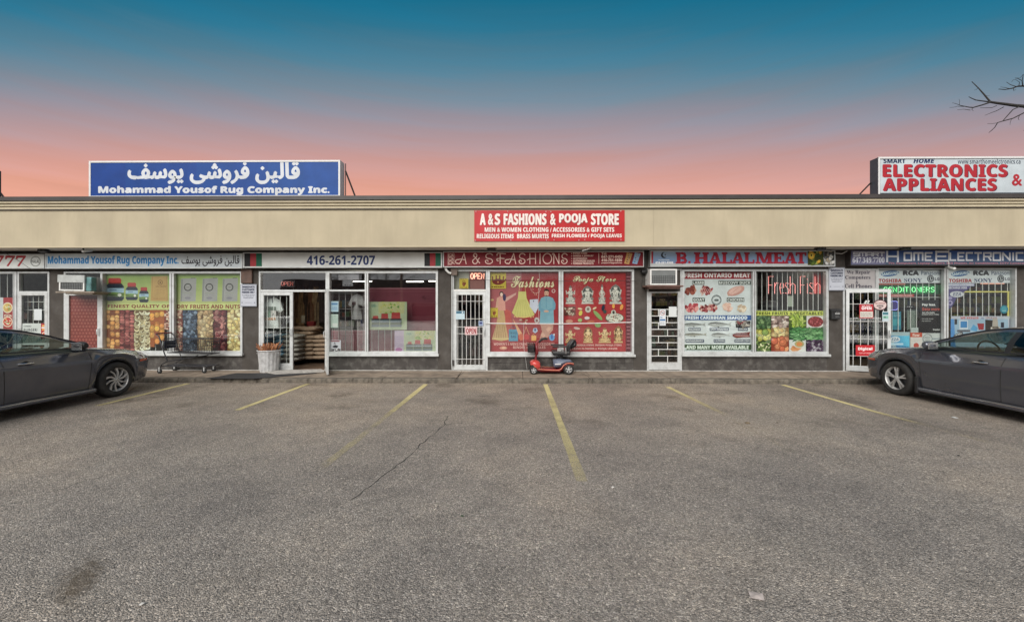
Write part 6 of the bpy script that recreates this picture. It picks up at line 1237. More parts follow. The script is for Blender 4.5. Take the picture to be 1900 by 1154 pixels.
# burlap sacks stacked in the doorway
M['burlap'] = mat('tan_burlap', (.40, .29, .20), .95, var=.18, scale=14, bump=.8, bscale=90); M['bluesack'] = mat('blue_white_sack', (.24, .42, .55), .5, var=.55, scale=3.5); M['greysack'] = mat('pale_woven_sack', (.36, .34, .30), .6, var=.25, scale=5)
def sackmesh(L_, Wd, H, seed, m):
    r_ = random.Random(seed); rows = []; n = 14
    for i in range(n+1):
        f = i/n; x = (f-.5)*L_; e = (1-abs(2*f-1)**4)**.5 if 0 < f < 1 else 0.12; rows.append([(x + r_.uniform(-.004, .004), (Wd/2)*(.75+.25*e)*(abs(cos(a))**.7)*(1 if cos(a) > 0 else -1), H/2+(H/2)*e*(abs(sin(a))**.75)*(1 if sin(a) > 0 else -1)+r_.uniform(-.004, .004)) for a in [2*pi*k/14 for k in range(14)]])
    mb = MB(); mb.grid(rows, True, True); return mb
sk = {}
def sack(kind, i, x, y, z, label, group, L_=.42, H=.125, ang=0):
    key = (kind, i % 4)
    if key not in sk: sk[key] = sackmesh(L_, .62, H, i, M[kind]).build('sack', M[kind], None, loc=(0, 0, 0)); o = sk[key]
    else: o = sk[key].copy(); COL.objects.link(o)
    o.location = (x, y, z); o.rotation_euler = (rr.uniform(-.03, .03), rr.uniform(-.05, .05), ang+rr.uniform(-.06, .06)); tag(o, label, 'sack', group); return o
gB = 'burlap sacks stacked in the doorway'; gW = 'sacks stacked behind the glass leaf'
xl, xr = wx(541, 11.3), wx(596, 11.3); ROW = ('lowest', 'second', 'third', 'fourth', 'fifth', 'sixth', 'seventh', 'top')
trol = thing('trolley', 'low black trolley under the stack of burlap sacks', 'trolley', ((xl+xr)/2, 11.6, ZS))
mb = MB(); mb.cbox(xl-.05, 11.25, ZS+.09, xr+.35, 11.95, ZS+.12, .006); mb.build('platform', M['black'], trol)
for x in (xl, (xl+xr)/2, xr+.3):
    for y in (11.3, 11.85): mb = MB(); mb.lathe([(0, -.015), (.04, -.015), (.045, 0), (.04, .015), (0, .015)], (x, y, ZS+.05), 'y', 12); mb.build('wheel', M['rubber'], trol)
for r in range(8):
    nc = 3 if r < 6 else 2
    for c in range(nc):
        x = xl+.14+c*.37+(r % 2)*.05; sack('burlap', r*3+c, x, 11.35+rr.uniform(-.02, .02), ZS+.118+r*.112, f'tan burlap sack in the doorway stack, {ROW[r]} row, {("left", "middle", "right")[c]} of the row', gB, ang=0)
for r in range(6):
    for c in range(3):
        k = 'bluesack' if c < 2 and r > 0 else 'greysack'; x = wx(489, 11.0)+.2+c*.36
        sack(k, r*3+c, x, 10.9+rr.uniform(-.02, .02), ZS+.12+r*.12, f'{"blue and white" if k == "bluesack" else "pale grey"} sack behind the glass leaf, {ROW[r] if r < 5 else "top"} row, {("left", "middle", "right")[c]} of the row', gW)
# hanging rugs and coats at the back of the doorway
CL = [(.20, .11, .06), (.42, .26, .14), (.12, .08, .06), (.34, .17, .10), (.50, .36, .22), (.13, .10, .10)]
DS = ['dark brown', 'tan', 'near black', 'rust brown', 'sand', 'charcoal']; WHERE = ('leftmost', 'second from the left', 'third from the left', 'fourth from the left', 'fifth from the left', 'rightmost')
for i in range(6):
    x = wx(548+i*9.5, 12.9); r_ = random.Random(i); rows = []; z1 = 2.35-.1*(i % 2); z0 = .95+.12*(i % 3); w = .24
    for k in range(10):
        f = k/9; ww = w*(.5+.5*min(1, f*2.2)); rows.append([(x+(j/8-.5)*ww, 12.9+.05*sin(j*2.3+i)+(j % 2)*.03, z1+(z0-z1)*f) for j in range(9)])
    mb = MB(); mb.grid(rows); tag(mb.build('hanging_cloth', mat('cloth_'+DS[i].replace(' ', '_'), CL[i], .95, var=.3, scale=9), None), f'{DS[i]} coat or rug hanging deep inside the doorway, {WHERE[i]}', 'clothing', 'clothes hanging inside the doorway')
mb = MB(); mb.cbox(wx(572, 12.2), 12.1, 1.02, wx(585, 12.2), 12.25, 1.25, .005); tag(mb.build('carton', mat('red_card_box', (.4, .05, .05), .6), None), 'small red box standing behind the burlap sacks', 'box')
paper(559, 585, 566, 599, 'paper_notice', 'small pale price paper hanging inside the doorway', 'notice', (160, 150, 130), 11.9); paper(549, 591, 556, 599, 'paper_notice', 'small brown card hanging inside the doorway', 'notice', (130, 100, 60), 11.95)
# red patterned carpets hung inside the tall pane
for x0, y0, x1, y1, lb in ((685, 534, 811, 655, 'large dark red ribbed carpet hung behind the tall pane of the rug shop'), (612, 613, 677, 655, 'low dark red carpet behind the bars right of the open door')):
    p = Print(10.32, 2.0); p.rect(x0-3, y0, x1+3, y1, (112, 44, 56)); p.rect(x0-3, y0, x1+3, y0+3, (150, 96, 104)); p.rect(x0-3, y0+6, x1+3, y0+7.5, (140, 84, 92)); r_ = random.Random(x0)
    for k in range(int((x1-x0)/3.1)+8):
        x = x0+k*3.1; p.line([(min(x1+3, x), y0+10), (max(x0-3, x-18), y0+34)], .7, (136, 78, 88)); p.line([(min(x1+3, x+9), y0+38), (max(x0-3, x-14), y1-2)], .6, (86, 30, 42))
    for k in range(40): p.ell(r_.uniform(x0, x1), r_.uniform(y0+10, y1), r_.uniform(1, 5), r_.uniform(.6, 2), r_.choice([(84, 30, 42), (128, 60, 70), (100, 38, 50)]), 7, r_.uniform(-.8, 0))
    p.back(x0-3, y0, x1+3, y1, .012); p.done('hanging_carpet', lb, 'carpet')
# shelving in the shops
def shelves(x0, x1, Y, label, levels, seed, pal, top=2.1, fill=.8):
    r_ = random.Random(seed); t = thing('shelving', label, 'shelf', ((x0+x1)/2, Y, ZS)); mb = MB()
    for x in (x0, x1): mb.box(x-.015, Y, ZS, x+.015, Y+.35, top)
    mb.box(x0, Y+.345, ZS, x1, Y+.36, top); mb.build('upright', M['cap'], t)
    g = MB()
    for l in range(levels):
        z = ZS+.1+(top-ZS-.15)*l/levels; q = MB(); q.box(x0, Y-.003, z, x1, Y+.34, z+.02); q.build('shelf', M['cap'], t); x = x0+.03
        while x < x1-.06:
            w = r_.uniform(.05, .14); h = r_.uniform(.45, .9)*(top-ZS-.15)/levels*.9
            if r_.random() < fill: g.col = tuple(v*r_.uniform(.6, 1.1) for v in r_.choice(pal)); g.box(x, Y+r_.uniform(.02, .06), z+.0205, x+w-.006, Y+.28, z+.02+h)
            x += w
    o = g.build('goods', M['paint_print'], t); o['kind'] = 'stuff'; return t
PG = [(.3, .28, .2), (.12, .2, .3), (.35, .1, .08), (.05, .05, .06), (.4, .38, .34), (.15, .22, .1), (.35, .28, .08)]
DK = [(.05, .04, .06), (.12, .06, .07), (.03, .03, .05), (.2, .14, .12), (.08, .09, .12), (.26, .22, .2)]
shelves(wx(-40, 12), wx(95, 12), 12.0, 'dark shelves inside the leftmost shop', 5, 1, DK); shelves(wx(614, 12.3), wx(676, 12.3), 12.3, 'shelves of small goods behind the barred pane of the rug shop', 6, 2, PG, 2.0)
shelves(wx(690, 14), wx(815, 14), 14.0, 'wide dark shelves deep inside the rug shop', 5, 3, DK, 1.9); shelves(wx(836, 12.2), wx(906, 12.2), 12.0, 'racks of dark garments behind the fashion shop door', 4, 4, DK, 2.3, .95)
shelves(wx(1204, 12), wx(1260, 12), 12.0, 'shelves of tins and boxes behind the meat shop door', 7, 5, [(.4, .3, .14), (.3, .25, .15), (.2, .1, .06), (.4, .38, .3), (.15, .12, .1)], 2.35, .95)
shelves(wx(1560, 12.4), wx(1655, 12.4), 12.4, 'shelves behind the open barred door of the electronics shop', 6, 6, [(.05, .05, .06), (.3, .26, .1), (.1, .14, .2), (.3, .3, .28)], 2.3, .95)
shelves(wx(1655, 11.6), wx(1752, 11.6), 11.6, 'dark shelves of phone goods behind the green neon', 7, 7, [(.05, .05, .06), (.1, .12, .05), (.08, .1, .16), (.2, .2, .18)], 2.3, .95)
shelves(wx(1760, 11.6), wx(1888, 11.6), 11.6, 'crowded shelves of cables and toys behind the right barred window', 8, 8, [(.05, .05, .04), (.16, .17, .03), (.08, .1, .05), (.22, .12, .06), (.1, .1, .12)], 2.35, .98)
# dark pan shape and white poster inside the meat shop, over the fruit poster
q = W3(1428, 573, 10.6); mb = MB(); mb.lathe([(0, .24), (.1, .235), (.19, .19), (.235, .08), (.24, 0), (0, 0)], (q.x, 10.6, q.z-.02), 'z', 20); tag(mb.build('cooking_pot', M['black'], None), 'black upturned bowl on the sill behind the meat shop bars', 'bowl')
mb = MB(); mb.cbox(wx(1401, 10.5), 10.4, ZS, wx(1532, 10.5), 10.9, q.z-.021, .01); tag(mb.build('counter', mat('grey_green_counter', (.14, .15, .12), .5), None), 'low counter behind the fruit poster of the meat shop', 'counter')
paper(1461, 549, 1472, 569, 'paper_notice', 'narrow pale paper behind the bars under the red neon', 'notice', (160, 170, 156), YG+.3)
# ceiling tubes
for i, (x0, x1, y, Y, lb) in enumerate(((754, 786, 523, 12.6, 'lit fluorescent tube seen through the tall pane of the rug shop'), (795, 811, 522, 12.6, 'lit fluorescent tube at the right edge of the tall rug shop pane'), (655, 690, 522.5, 12.9, 'lit fluorescent tube crossing the mullion right of the entrance'))):
    a, b = W3(x0, y, Y), W3(x1, y, Y); mb = MB(); mb.cbox(a.x, Y-.02, a.z-.008, b.x, Y+.02, a.z+.018, .006); tag(mb.build('ceiling_light', M['tube'], None), lb, 'light')
for i, (px, Y, lb) in enumerate(((575, 10.9, 'unseen ceiling tube added to brighten the rug shop doorway'), (1230, 10.9, 'unseen ceiling tube added to brighten the meat shop'), (1470, 10.9, 'unseen ceiling tube added to brighten the room behind the red neon'), (1700, 10.9, 'unseen ceiling tube added to brighten the shelves behind the green neon'), (1830, 10.9, 'unseen ceiling tube added to brighten the right electronics window'), (870, 10.9, 'unseen ceiling tube added to brighten the fashion shop'))):  # unseen tubes added behind the sign band to brighten the interiors
    x = wx(px, Y); mb = MB(); mb.cbox(x-.6, Y-.06, zc-.08, x+.6, Y+.06, zc-.02, .01); tag(mb.build('ceiling_light', M['tube'], None), lb, 'light')
# ================================================================ things on the walkway
def zwalk(y): return .099 + (y-YC-.17)*(ZS-.099)/(YW-YC-.17) if y > YC+.17 else .099
# rubber mat and threshold
pts = [(385, 701.5), (437, 692.5), (588, 692.3), (540, 696.5), (470, 702)]
mb = MB(); P_ = [G(x, y, .112) for x, y in pts]; n = len(P_)
mb.add([(p.x, p.y, zwalk(p.y)+.010) for p in P_]+[(p.x, p.y, zwalk(p.y)+.002) for p in P_], [tuple(range(n)), tuple(range(2*n-1, n-1, -1))]+[(i, (i+1) % n, n+(i+1) % n, n+i) for i in range(n)])
tag(mb.build('door_mat', mat('black_ribbed_rubber', (.028, .027, .03), .7, bump=.7, bscale=25), None), 'black rubber mat lying crooked across the walkway before the bin', 'mat')
mb = MB(); P_ = [G(x, y, .12) for x, y in ((487, 689.5), (598, 685.8), (601, 690.2), (512, 694.6), (497, 692))]; n = len(P_)
mb.add([(p.x, min(p.y, 9.99), ZS+.028) for p in P_]+[(p.x, min(p.y, 9.99), ZS+.004) for p in P_], [tuple(range(n))]+[(i, (i+1) % n, n+(i+1) % n, n+i) for i in range(n)])
tag(mb.build('threshold', M['salt'], bld), None)
# dented galvanised bin full of sticks
q = G(489, 691.8, .11)
M['galv'] = mat('galvanised_metal', (.62, .62, .62), .5, metal=.3, var=.22, scale=9, dirt=(.22, .21, .2), dscale=7, damt=.5)
bin_ = thing('dustbin', 'dented galvanised steel bin standing left of the rug shop entrance', 'bin', (q.x, q.y+.22, ZS-.008))
mb = MB(); rows = []; H = .52
for i, f in enumerate([0, .03, .06, .3, .5, .7, .9, .95, 1.0]):
    r0 = .195+.045*f; rr_ = []
    for k in range(64):
        a = 2*pi*k/64; fl = (.006 if (k % 4) < 2 else -.004)*(1 if .05 < f < .92 else 0); d = -.012*math.exp(-((a-4.4)**2)/.1)*(f > .2)*(f < .8)
        r = r0+fl+d+(.006 if f > .94 else 0); rr_.append((q.x+r*cos(a), q.y+.22+r*sin(a), ZS-.008+H*f))
    rows.append(rr_)
mb.grid(rows, True, True); mb.build('body', M['galv'], bin_)
mb = MB(); mb.lathe([(.245, H-.012), (.262, H-.01), (.266, H), (.262, H+.01), (.245, H+.012)], (q.x, q.y+.22, ZS-.008), 'z', 40); mb.build('rim', M['galv'], bin_)
for s_ in (-1, 1):
    mb = MB(); c = Vector((q.x+s_*.243, q.y+.2, ZS+H*.82)); mb.tube([c+Vector((0, -.05, .03)), c+Vector((s_*.03, -.045, .02)), c+Vector((s_*.035, .0, -.01)), c+Vector((s_*.03, .045, .02)), c+Vector((0, .05, .03))], .006, 6); mb.build('handle', M['galv'], bin_)
mb = MB(); mb.lathe([(0, H-.06), (.235, H-.06)], (q.x, q.y+.22, ZS), 'z', 24); mb.build('contents', M['dark'], bin_)
stk = thing('stick_bundle', 'orange brown sticks filling the top of the galvanised bin', 'sticks', (q.x, q.y+.22, ZS+H-.06)); r_ = random.Random(4)
M['stick'] = mat('orange_bark', (.42, .19, .09), .8, var=.35, scale=15); M['stick2'] = mat('dark_orange_bark', (.30, .12, .06), .85, var=.35, scale=15)
for k in range(64):
    a = r_.uniform(0, 2*pi); r0 = .20*sqrt(r_.random()); b_ = Vector((q.x+r0*cos(a)*.8, q.y+.22+r0*sin(a)*.8, ZS+H-.06)); tip = b_+Vector((cos(a)*r0*.55+r_.uniform(-.03, .03), sin(a)*r0*.5, r_.uniform(.15, .235)))
    mb = MB(); mb.tube([b_, (b_+tip)/2+Vector((r_.uniform(-.006, .006), 0, 0)), tip], [.012, .013, .011], 6); mb.build('stick', M[r_.choice(['stick', 'stick', 'stick2'])], stk)

# shopping cart (parallel to the wall, handle towards the left)
yn = 9.46; xo = W3(340, 690, yn).x; yf = yn+.42
cart = thing('shopping_cart', 'empty dark wire shopping cart parked against the dried fruit window', 'shopping cart', (xo, (yn+yf)/2, ZS-.01))
M['wire'] = mat('dark_chromed_wire', (.05, .05, .055), .35, metal=.6, var=.3)
def cp(u, v, y): return (xo+(u-700)/880, y, ZS-.01+(1075-v)/880)
def side(mb, pts, r, y): mb.tube([cp(u, v, y) for u, v in pts], r, 6)
fr = MB()
for y in (yn, yf):
    side(fr, [(130, 262), (190, 300), (300, 640), (370, 820)], .013, y); side(fr, [(370, 820), (240, 890), (220, 960)], .012, y); side(fr, [(370, 820), (620, 775), (900, 740), (1010, 690)], .011, y); side(fr, [(230, 925), (600, 930), (1190, 935)], .012, y+(.04 if y == yn else -.04))
for u, v in ((230, 925), (700, 932), (1190, 935), (370, 820), (640, 775)): fr.tube([cp(u, v, yn), cp(u, v, yf)], .009, 6)
for k in range(5): y = yn+.07+k*(yf-yn-.14)/4; fr.tube([cp(240, 925, y), cp(1190, 935, y)], .006, 5)
fr.build('frame', M['wire'], cart)
mb = MB(); mb.tube([cp(125, 245, yn-.01), cp(125, 245, yf+.01)], .018, 8); mb.build('handle', mat('worn_red_handle', (.20, .05, .045), .5, var=.4), cart)
bk = MB()
def bside(u, lo):  # top and bottom edges of the basket along its length
    f = (u-330)/(1245-330); return (350+f*10, 640+f*40)
for y in (yn+.01, yf-.01):
    sg = 1 if y < (yn+yf)/2 else -1
    inset = lambda u: sg*.055*(u-330)/915
    for k in range(26):
        u = 335+k*36; t0, b0 = bside(u, 0); bk.tube([cp(u, t0, y+inset(u)), cp(u, b0, y+inset(u)+sg*.03)], .0042, 4)
    for f in (0, .2, .45, .7, 1):
        bk.tube([cp(335, 350+290*f, y+sg*.03*f), cp(1235, 360+320*f, y+inset(1235)+sg*.03*f)], .010 if f in (0, 1) else .005, 5)
for k in range(11):
    f = k/10; y0 = yn+.065+(yf-yn-.13)*f; bk.tube([cp(1238, 360, y0), cp(1238, 680, y0)], .0045, 4); bk.tube([cp(335, 642, y0), cp(1238, 680, y0)], .004, 4)
for k in range(8): u = 340+k*128; bk.tube([cp(u, bside(u, 0)[1], yn+.05), cp(u, bside(u, 0)[1], yf-.05)], .0035, 4)
for v in (360, 470, 580, 680): bk.tube([cp(1238, v, yn+.065), cp(1238, v, yf-.065)], .006 if v != 360 else .010, 5)
bk.build('basket', M['wire'], cart)
gt = MB()
for k in range(8): y = yn+.03+k*(yf-yn-.06)/7; gt.tube([cp(250, 345, y), cp(300, 600, y)], .0042, 4)
for f in (0, .5, 1): gt.tube([cp(250+50*f, 345+255*f, yn+.03), cp(250+50*f, 345+255*f, yf-.03)], .004, 5)
gt.build('rear_gate', M['wire'], cart)
mb = MB(); mb.box(cp(262, 0, 0)[0], yn+.05, cp(0, 560, 0)[2], cp(270, 0, 0)[0], yf-.05, cp(0, 400, 0)[2]); mb.build('seat_flap', mat('dark_blue_plastic', (.03, .045, .08), .5), cart)
for u, y in ((205, yn), (205, yf), (1100, yn+.06), (1100, yf-.06)):
    c = cp(u, 1020, y); w = MB(); w.lathe([(0, -.012), (.038, -.013), (.055, -.011), (.058, 0), (.055, .011), (.038, .013), (0, .012)], (c[0], c[1], ZS-.01+.058), 'y', 16); wo = w.build('caster', M['rubber'], cart)
    w = MB(); w.box(c[0]-.012, y-.02, ZS+.045, c[0]+.014, y-.016, ZS+.13); w.box(c[0]-.012, y+.016, ZS+.045, c[0]+.014, y+.02, ZS+.13); w.box(c[0]-.02, y-.02, ZS+.125, c[0]+.02, y+.02, ZS+.14); w.build('fork', M['alu'], wo)

# mobility scooter
ys = 9.42; xs = W3(960, 690, ys).x
sco = thing('mobility_scooter', 'red mobility scooter with black seat and front basket parked before the fashion windows', 'scooter', (xs+.62, ys+.25, ZS-.01)); KS = 1075.0
def sp_(u, v): return (xs+u/KS, ZS-.012+(1055-v)/KS)
M['red'] = mat('red_scooter_plastic', (.52, .05, .04), .3, var=.08, coat=.4); M['vinyl'] = mat('black_vinyl', (.018, .018, .02), .4, bump=.2, bscale=30); M['silver'] = mat('silver_plastic', (.5, .5, .5), .35, metal=.4)
M['maroon'] = mat('dark_red_metal', (.20, .02, .025), .35, coat=.3); M['blue_grey'] = mat('blue_grey_plastic', (.12, .14, .19), .4)
ym = ys+.25
def spoly(mb, pts, y0, y1): mb.prism([sp_(u, v) for u, v in pts], y0, y1); return mb
def bev(mb, name, m, w=.006, parent=sco):
    o = mb.build(name, m, parent); bm = bmesh.new(); bm.from_mesh(o.data); bmesh.ops.bevel(bm, geom=[e for e in bm.edges if len(e.link_faces) == 2 and e.calc_face_angle(0) > .6], offset=w, segments=2, affect='EDGES', clamp_overlap=True); bm.to_mesh(o.data); bm.free()
    for f in o.data.polygons: f.use_smooth = True
    return o
def swheel(u, y, r, wd, sgn=-1):
    x = sp_(u, 0)[0]; z = ZS-.012+r; w = MB(); w.lathe([(r*.62, -wd/2), (r*.9, -wd/2), (r, -wd*.3), (r, wd*.3), (r*.9, wd/2), (r*.62, wd/2)], (x, y, z), 'y', 28); wh = w.build('wheel', M['rubber'], sco)
    w = MB(); w.lathe([(0, -wd*.5), (r*.16, -wd*.52), (r*.18, -wd*.35)], (x, y, z), 'y', 14); w.lathe([(r*.56, -wd*.42), (r*.64, -wd*.5), (r*.66, wd*.3)], (x, y, z), 'y', 28)
    for k in range(5):
        a = 2*pi*k/5+.3; c, s_ = cos(a), sin(a); p = lambda rad, off: (x+rad*c-off*s_, z+rad*s_+off*c); w.prism([p(r*.1, -r*.09), p(r*.6, -r*.15), p(r*.6, r*.15), p(r*.1, r*.09)], y-wd*.47, y-wd*.25)
    w.build('rim', M['silver'], wh); w = MB(); w.lathe([(0, 0), (r*.6, 0)], (x, y, z), 'y', 20); w.build('hub_plate', M['dark'], wh)
swheel(410, ys+.04, .095, .07); swheel(410, ys+.44, .095, .07); swheel(1285, ys+.03, .122, .085); swheel(1285, ys+.45, .122, .085)
bev(spoly(MB(), [(480, 905), (560, 925), (1040, 940), (1100, 900), (1170, 800), (1260, 760), (1410, 770), (1400, 800), (1260, 790), (1190, 830), (1130, 950), (1060, 985), (600, 985), (500, 950)], ys-.005, ys+.5), 'deck', M['maroon'])
for yy in (ys-.011, ys+.497): mb = MB(); mb.tube([(sp_(u, v)[0], yy, sp_(u, v)[1]) for u, v in ((400, 800), (440, 860), (520, 905), (640, 930), (860, 942), (1040, 942), (1100, 905), (1160, 815), (1230, 772), (1320, 762), (1410, 778))], .010, 6); mb.build('trim_stripe', mat('orange_red_trim', (.60, .20, .12), .35, coat=.3), sco)
mb = MB(); rows = []
for i, (u, tp, bt, hw) in enumerate(((325, 770, 800, .10), (350, 740, 830, .17), (400, 722, 800, .21), (470, 720, 860, .215), (530, 740, 890, .20), (575, 780, 900, .17))):
    x, z1 = sp_(u, tp); z0 = sp_(u, bt)[1]; rows.append([(x, ym-hw, z0), (x, ym-hw, z0+(z1-z0)*.6), (x, ym-hw*.8, z1-.006), (x, ym-hw*.3, z1+.008), (x, ym+hw*.3, z1+.008), (x, ym+hw*.8, z1-.006), (x, ym+hw, z0+(z1-z0)*.6), (x, ym+hw, z0)])
mb.grid(rows); mb.add(rows[0], [tuple(range(8))]); mb.add(rows[-1], [tuple(range(8))]); mb.build('front_shroud', M['red'], sco)
for yy in (ys-.0, ys+.43): bev(spoly(MB(), [(330, 800), (385, 778), (440, 800), (490, 870), (540, 900), (520, 915), (470, 890), (420, 830), (370, 810), (335, 825)], yy-.02, yy+.09), 'fender', M['red'], .004)
bev(spoly(MB(), [(1170, 840), (1220, 790), (1290, 770), (1370, 780), (1415, 800), (1420, 830), (1370, 805), (1290, 795), (1230, 815), (1190, 860)], ys-.01, ys+.51), 'rear_fender', M['maroon'], .004)
mb = MB(); x0_, z0_ = sp_(478, 735); x1_, z1_ = sp_(500, 270)
mb.tube([(x0_-.01, ym, z0_), (x0_, ym, z0_+.12), (x1_, ym, z1_), (sp_(560, 215)[0], ym, sp_(560, 215)[1])], [.03, .028, .03, .024], 10); mb.build('steering_column', M['maroon'], sco)
bev(spoly(MB(), [(450, 300), (530, 290), (540, 560), (500, 590), (455, 560)], ym-.05, ym+.05), 'column_cover', M['maroon'])
bev(spoly(MB(), [(540, 250), (600, 180), (680, 150), (770, 160), (760, 190), (650, 205), (600, 240), (560, 290)], ym-.1, ym+.1), 'console', M['black'])
for s_ in (-1, 1): mb = MB(); mb.tube([(sp_(610, 190)[0], ym+s_*.09, sp_(0, 190)[1]), (sp_(640, 175)[0], ym+s_*.2, sp_(0, 180)[1]), (sp_(760, 170)[0], ym+s_*.23, sp_(0, 168)[1])], .014, 8); mb.build('handlebar', M['rubber'], sco)
mb = MB(); x0_, zt_ = sp_(265, 290); x1_, zb_ = sp_(440, 500)
for y in (ym-.19, ym+.19):
    for k in range(9): x = x0_+(x1_-x0_)*k/8; mb.tube([(x, y, zt_), (x+(.012 if k == 0 else 0), y, zb_)], .003, 4)
for k in range(14): y = ym-.19+.38*k/13; mb.tube([(x0_, y, zt_), (x0_+.012, y, zb_)], .003, 4); mb.tube([(x1_, y, zt_), (x1_, y, zb_)], .003, 4); mb.tube([(x0_, y, zb_), (x1_, y, zb_)], .003, 4)
for z in (zt_, (zt_+zb_)/2, zb_): mb.tube([(x0_, ym-.19, z), (x1_, ym-.19, z), (x1_, ym+.19, z), (x0_, ym+.19, z), (x0_, ym-.19, z)], .006, 5)
mb.build('basket', M['black'], sco); mb = MB(); mb.cbox(x0_+.012, ym-.17, zb_+.005, x1_-.012, ym+.17, zb_+.14, .02); mb.build('basket_liner', mat('dark_cloth', (.05, .04, .04), .9, var=.4), sco)
mb = MB(); mb.cbox(sp_(890, 0)[0], ym-.22, sp_(0, 575)[1], sp_(1390, 0)[0]-.05, ym+.22, sp_(0, 480)[1], .03); mb.build('seat', M['vinyl'], sco)
mb = MB(); rows = []
for u, v, t_ in ((1275, 560, .03), (1265, 430, .05), (1300, 320, .055), (1370, 220, .05), (1430, 180, .03)):
    x, z = sp_(u, v); rows.append([(x+t_*(cos(a) if cos(a) > 0 else cos(a)*.35)+(.03 if cos(a) > 0 else 0), ym+.21*sin(a)*(1 if t_ > .03 else .85), z-(.02 if cos(a) > 0 else 0)) for a in [2*pi*k/14 for k in range(14)]])
mb.grid(rows, True, True); mb.add(rows[0], [tuple(range(14))]); mb.add(rows[-1], [tuple(range(14))]); mb.build('backrest', M['vinyl'], sco)
bev(spoly(MB(), [(1390, 230), (1470, 200), (1510, 290), (1470, 380), (1400, 400), (1340, 440), (1330, 400), (1400, 330)], ym-.17, ym+.17), 'headrest_bag', M['vinyl'], .02)
for s_ in (-1, 1):
    mb = MB(); mb.cbox(sp_(885, 0)[0], ym+s_*.25-.03, sp_(0, 372)[1], sp_(1240, 0)[0], ym+s_*.25+.03, sp_(0, 335)[1], .012); mb.build('armrest', M['vinyl'], sco)
    mb = MB(); mb.tube([(sp_(1200, 350)[0], ym+s_*.25, sp_(0, 370)[1]), (sp_(1220, 520)[0], ym+s_*.25, sp_(0, 520)[1]), (sp_(1200, 540)[0], ym+s_*.18, sp_(0, 545)[1])], .013, 6); mb.tube([(sp_(1140, 0)[0], ym+s_*.25, sp_(0, 370)[1]), (sp_(1140, 0)[0], ym+s_*.24, sp_(0, 480)[1])], .01, 6); mb.build('armrest_post', M['silver'], sco)
mb = MB(); mb.tube([(sp_(1130, 0)[0], ym, sp_(0, 570)[1]), (sp_(1110, 0)[0], ym, sp_(0, 760)[1])], .04, 10); mb.build('seat_post', M['black'], sco)
bev(spoly(MB(), [(915, 710), (1070, 680), (1200, 700), (1340, 700), (1410, 760), (1250, 770), (1160, 850), (1110, 890), (920, 885)], ys+.06, ys+.44), 'battery_cover', M['blue_grey'], .012)
mb = MB(); mb.box(sp_(948, 0)[0], ys+.056, sp_(0, 812)[1], sp_(1095, 0)[0], ys+.0595, sp_(0, 790)[1]); mb.build('white_label', M['white'], sco)
mb = MB(); mb.cbox(sp_(1000, 0)[0], ym-.226, sp_(0, 470)[1], sp_(1100, 0)[0], ym-.2, sp_(0, 395)[1], .006); mb.build('side_pouch', M['silver'], sco)
# litter
q = G(1403, 1106); mb = MB(); e = [G(1388, 1098), G(1415, 1104), G(1419, 1116), G(1393, 1110)]
mb.add([(e[0].x, e[0].y, .006), (e[1].x, e[1].y, .012), (e[2].x, e[2].y, .007), (e[3].x, e[3].y, .004), ((e[0].x+e[2].x)/2, (e[0].y+e[2].y)/2, .013)], [(0, 1, 4), (1, 2, 4), (2, 3, 4), (3, 0, 4)]); tag(mb.build('paper_scrap', mat('dirty_pink_paper', (.42, .36, .33), .8, var=.25, scale=30), None), 'crumpled pinkish paper scrap on the asphalt nearest the camera', 'litter')
def bit(px, py, s, c, label, name='paper_scrap', cat='litter'):
    q = G(px, py); r_ = random.Random(px); n = 6; pts = [(q.x+s*r_.uniform(.6, 1)*cos(a), q.y+s*r_.uniform(.6, 1)*sin(a), r_.uniform(.003, .012)) for a in [2*pi*k/n for k in range(n)]]; mb = MB(); mb.add(pts+[(q.x, q.y, .016)], [(i, (i+1) % n, n) for i in range(n)]); tag(mb.build(name, mat('litter_'+str(px), c, .8), None), label, cat)
bit(1771, 775, .05, (.6, .6, .58), 'small white scrap lying near the right parked car'); bit(1137, 905, .022, (.55, .52, .48), 'tiny pale scrap past the end of the longest yellow line'); bit(1386, 785, .05, (.2, .15, .09), 'dry brown leaf between the two right yellow lines', 'dry_leaf', 'leaf'); bit(857, 958, .018, (.05, .07, .04), 'tiny dark green leaf near the middle of the asphalt', 'dry_leaf', 'leaf')
bit(263, 1122, .018, (.5, .48, .45), 'tiny pale scrap beside the brown gravel patch'); bit(1006, 686, .04, (.5, .5, .48), 'small pale scrap on the walkway left of the scooter'); bit(1442, 785, .02, (.12, .09, .06), 'small dark twig end in the fifth parking bay', 'dry_leaf', 'leaf')
bit(1779, 846, .02, (.05, .05, .045), 'small dark fleck on the asphalt below the right car', 'dry_leaf', 'leaf')

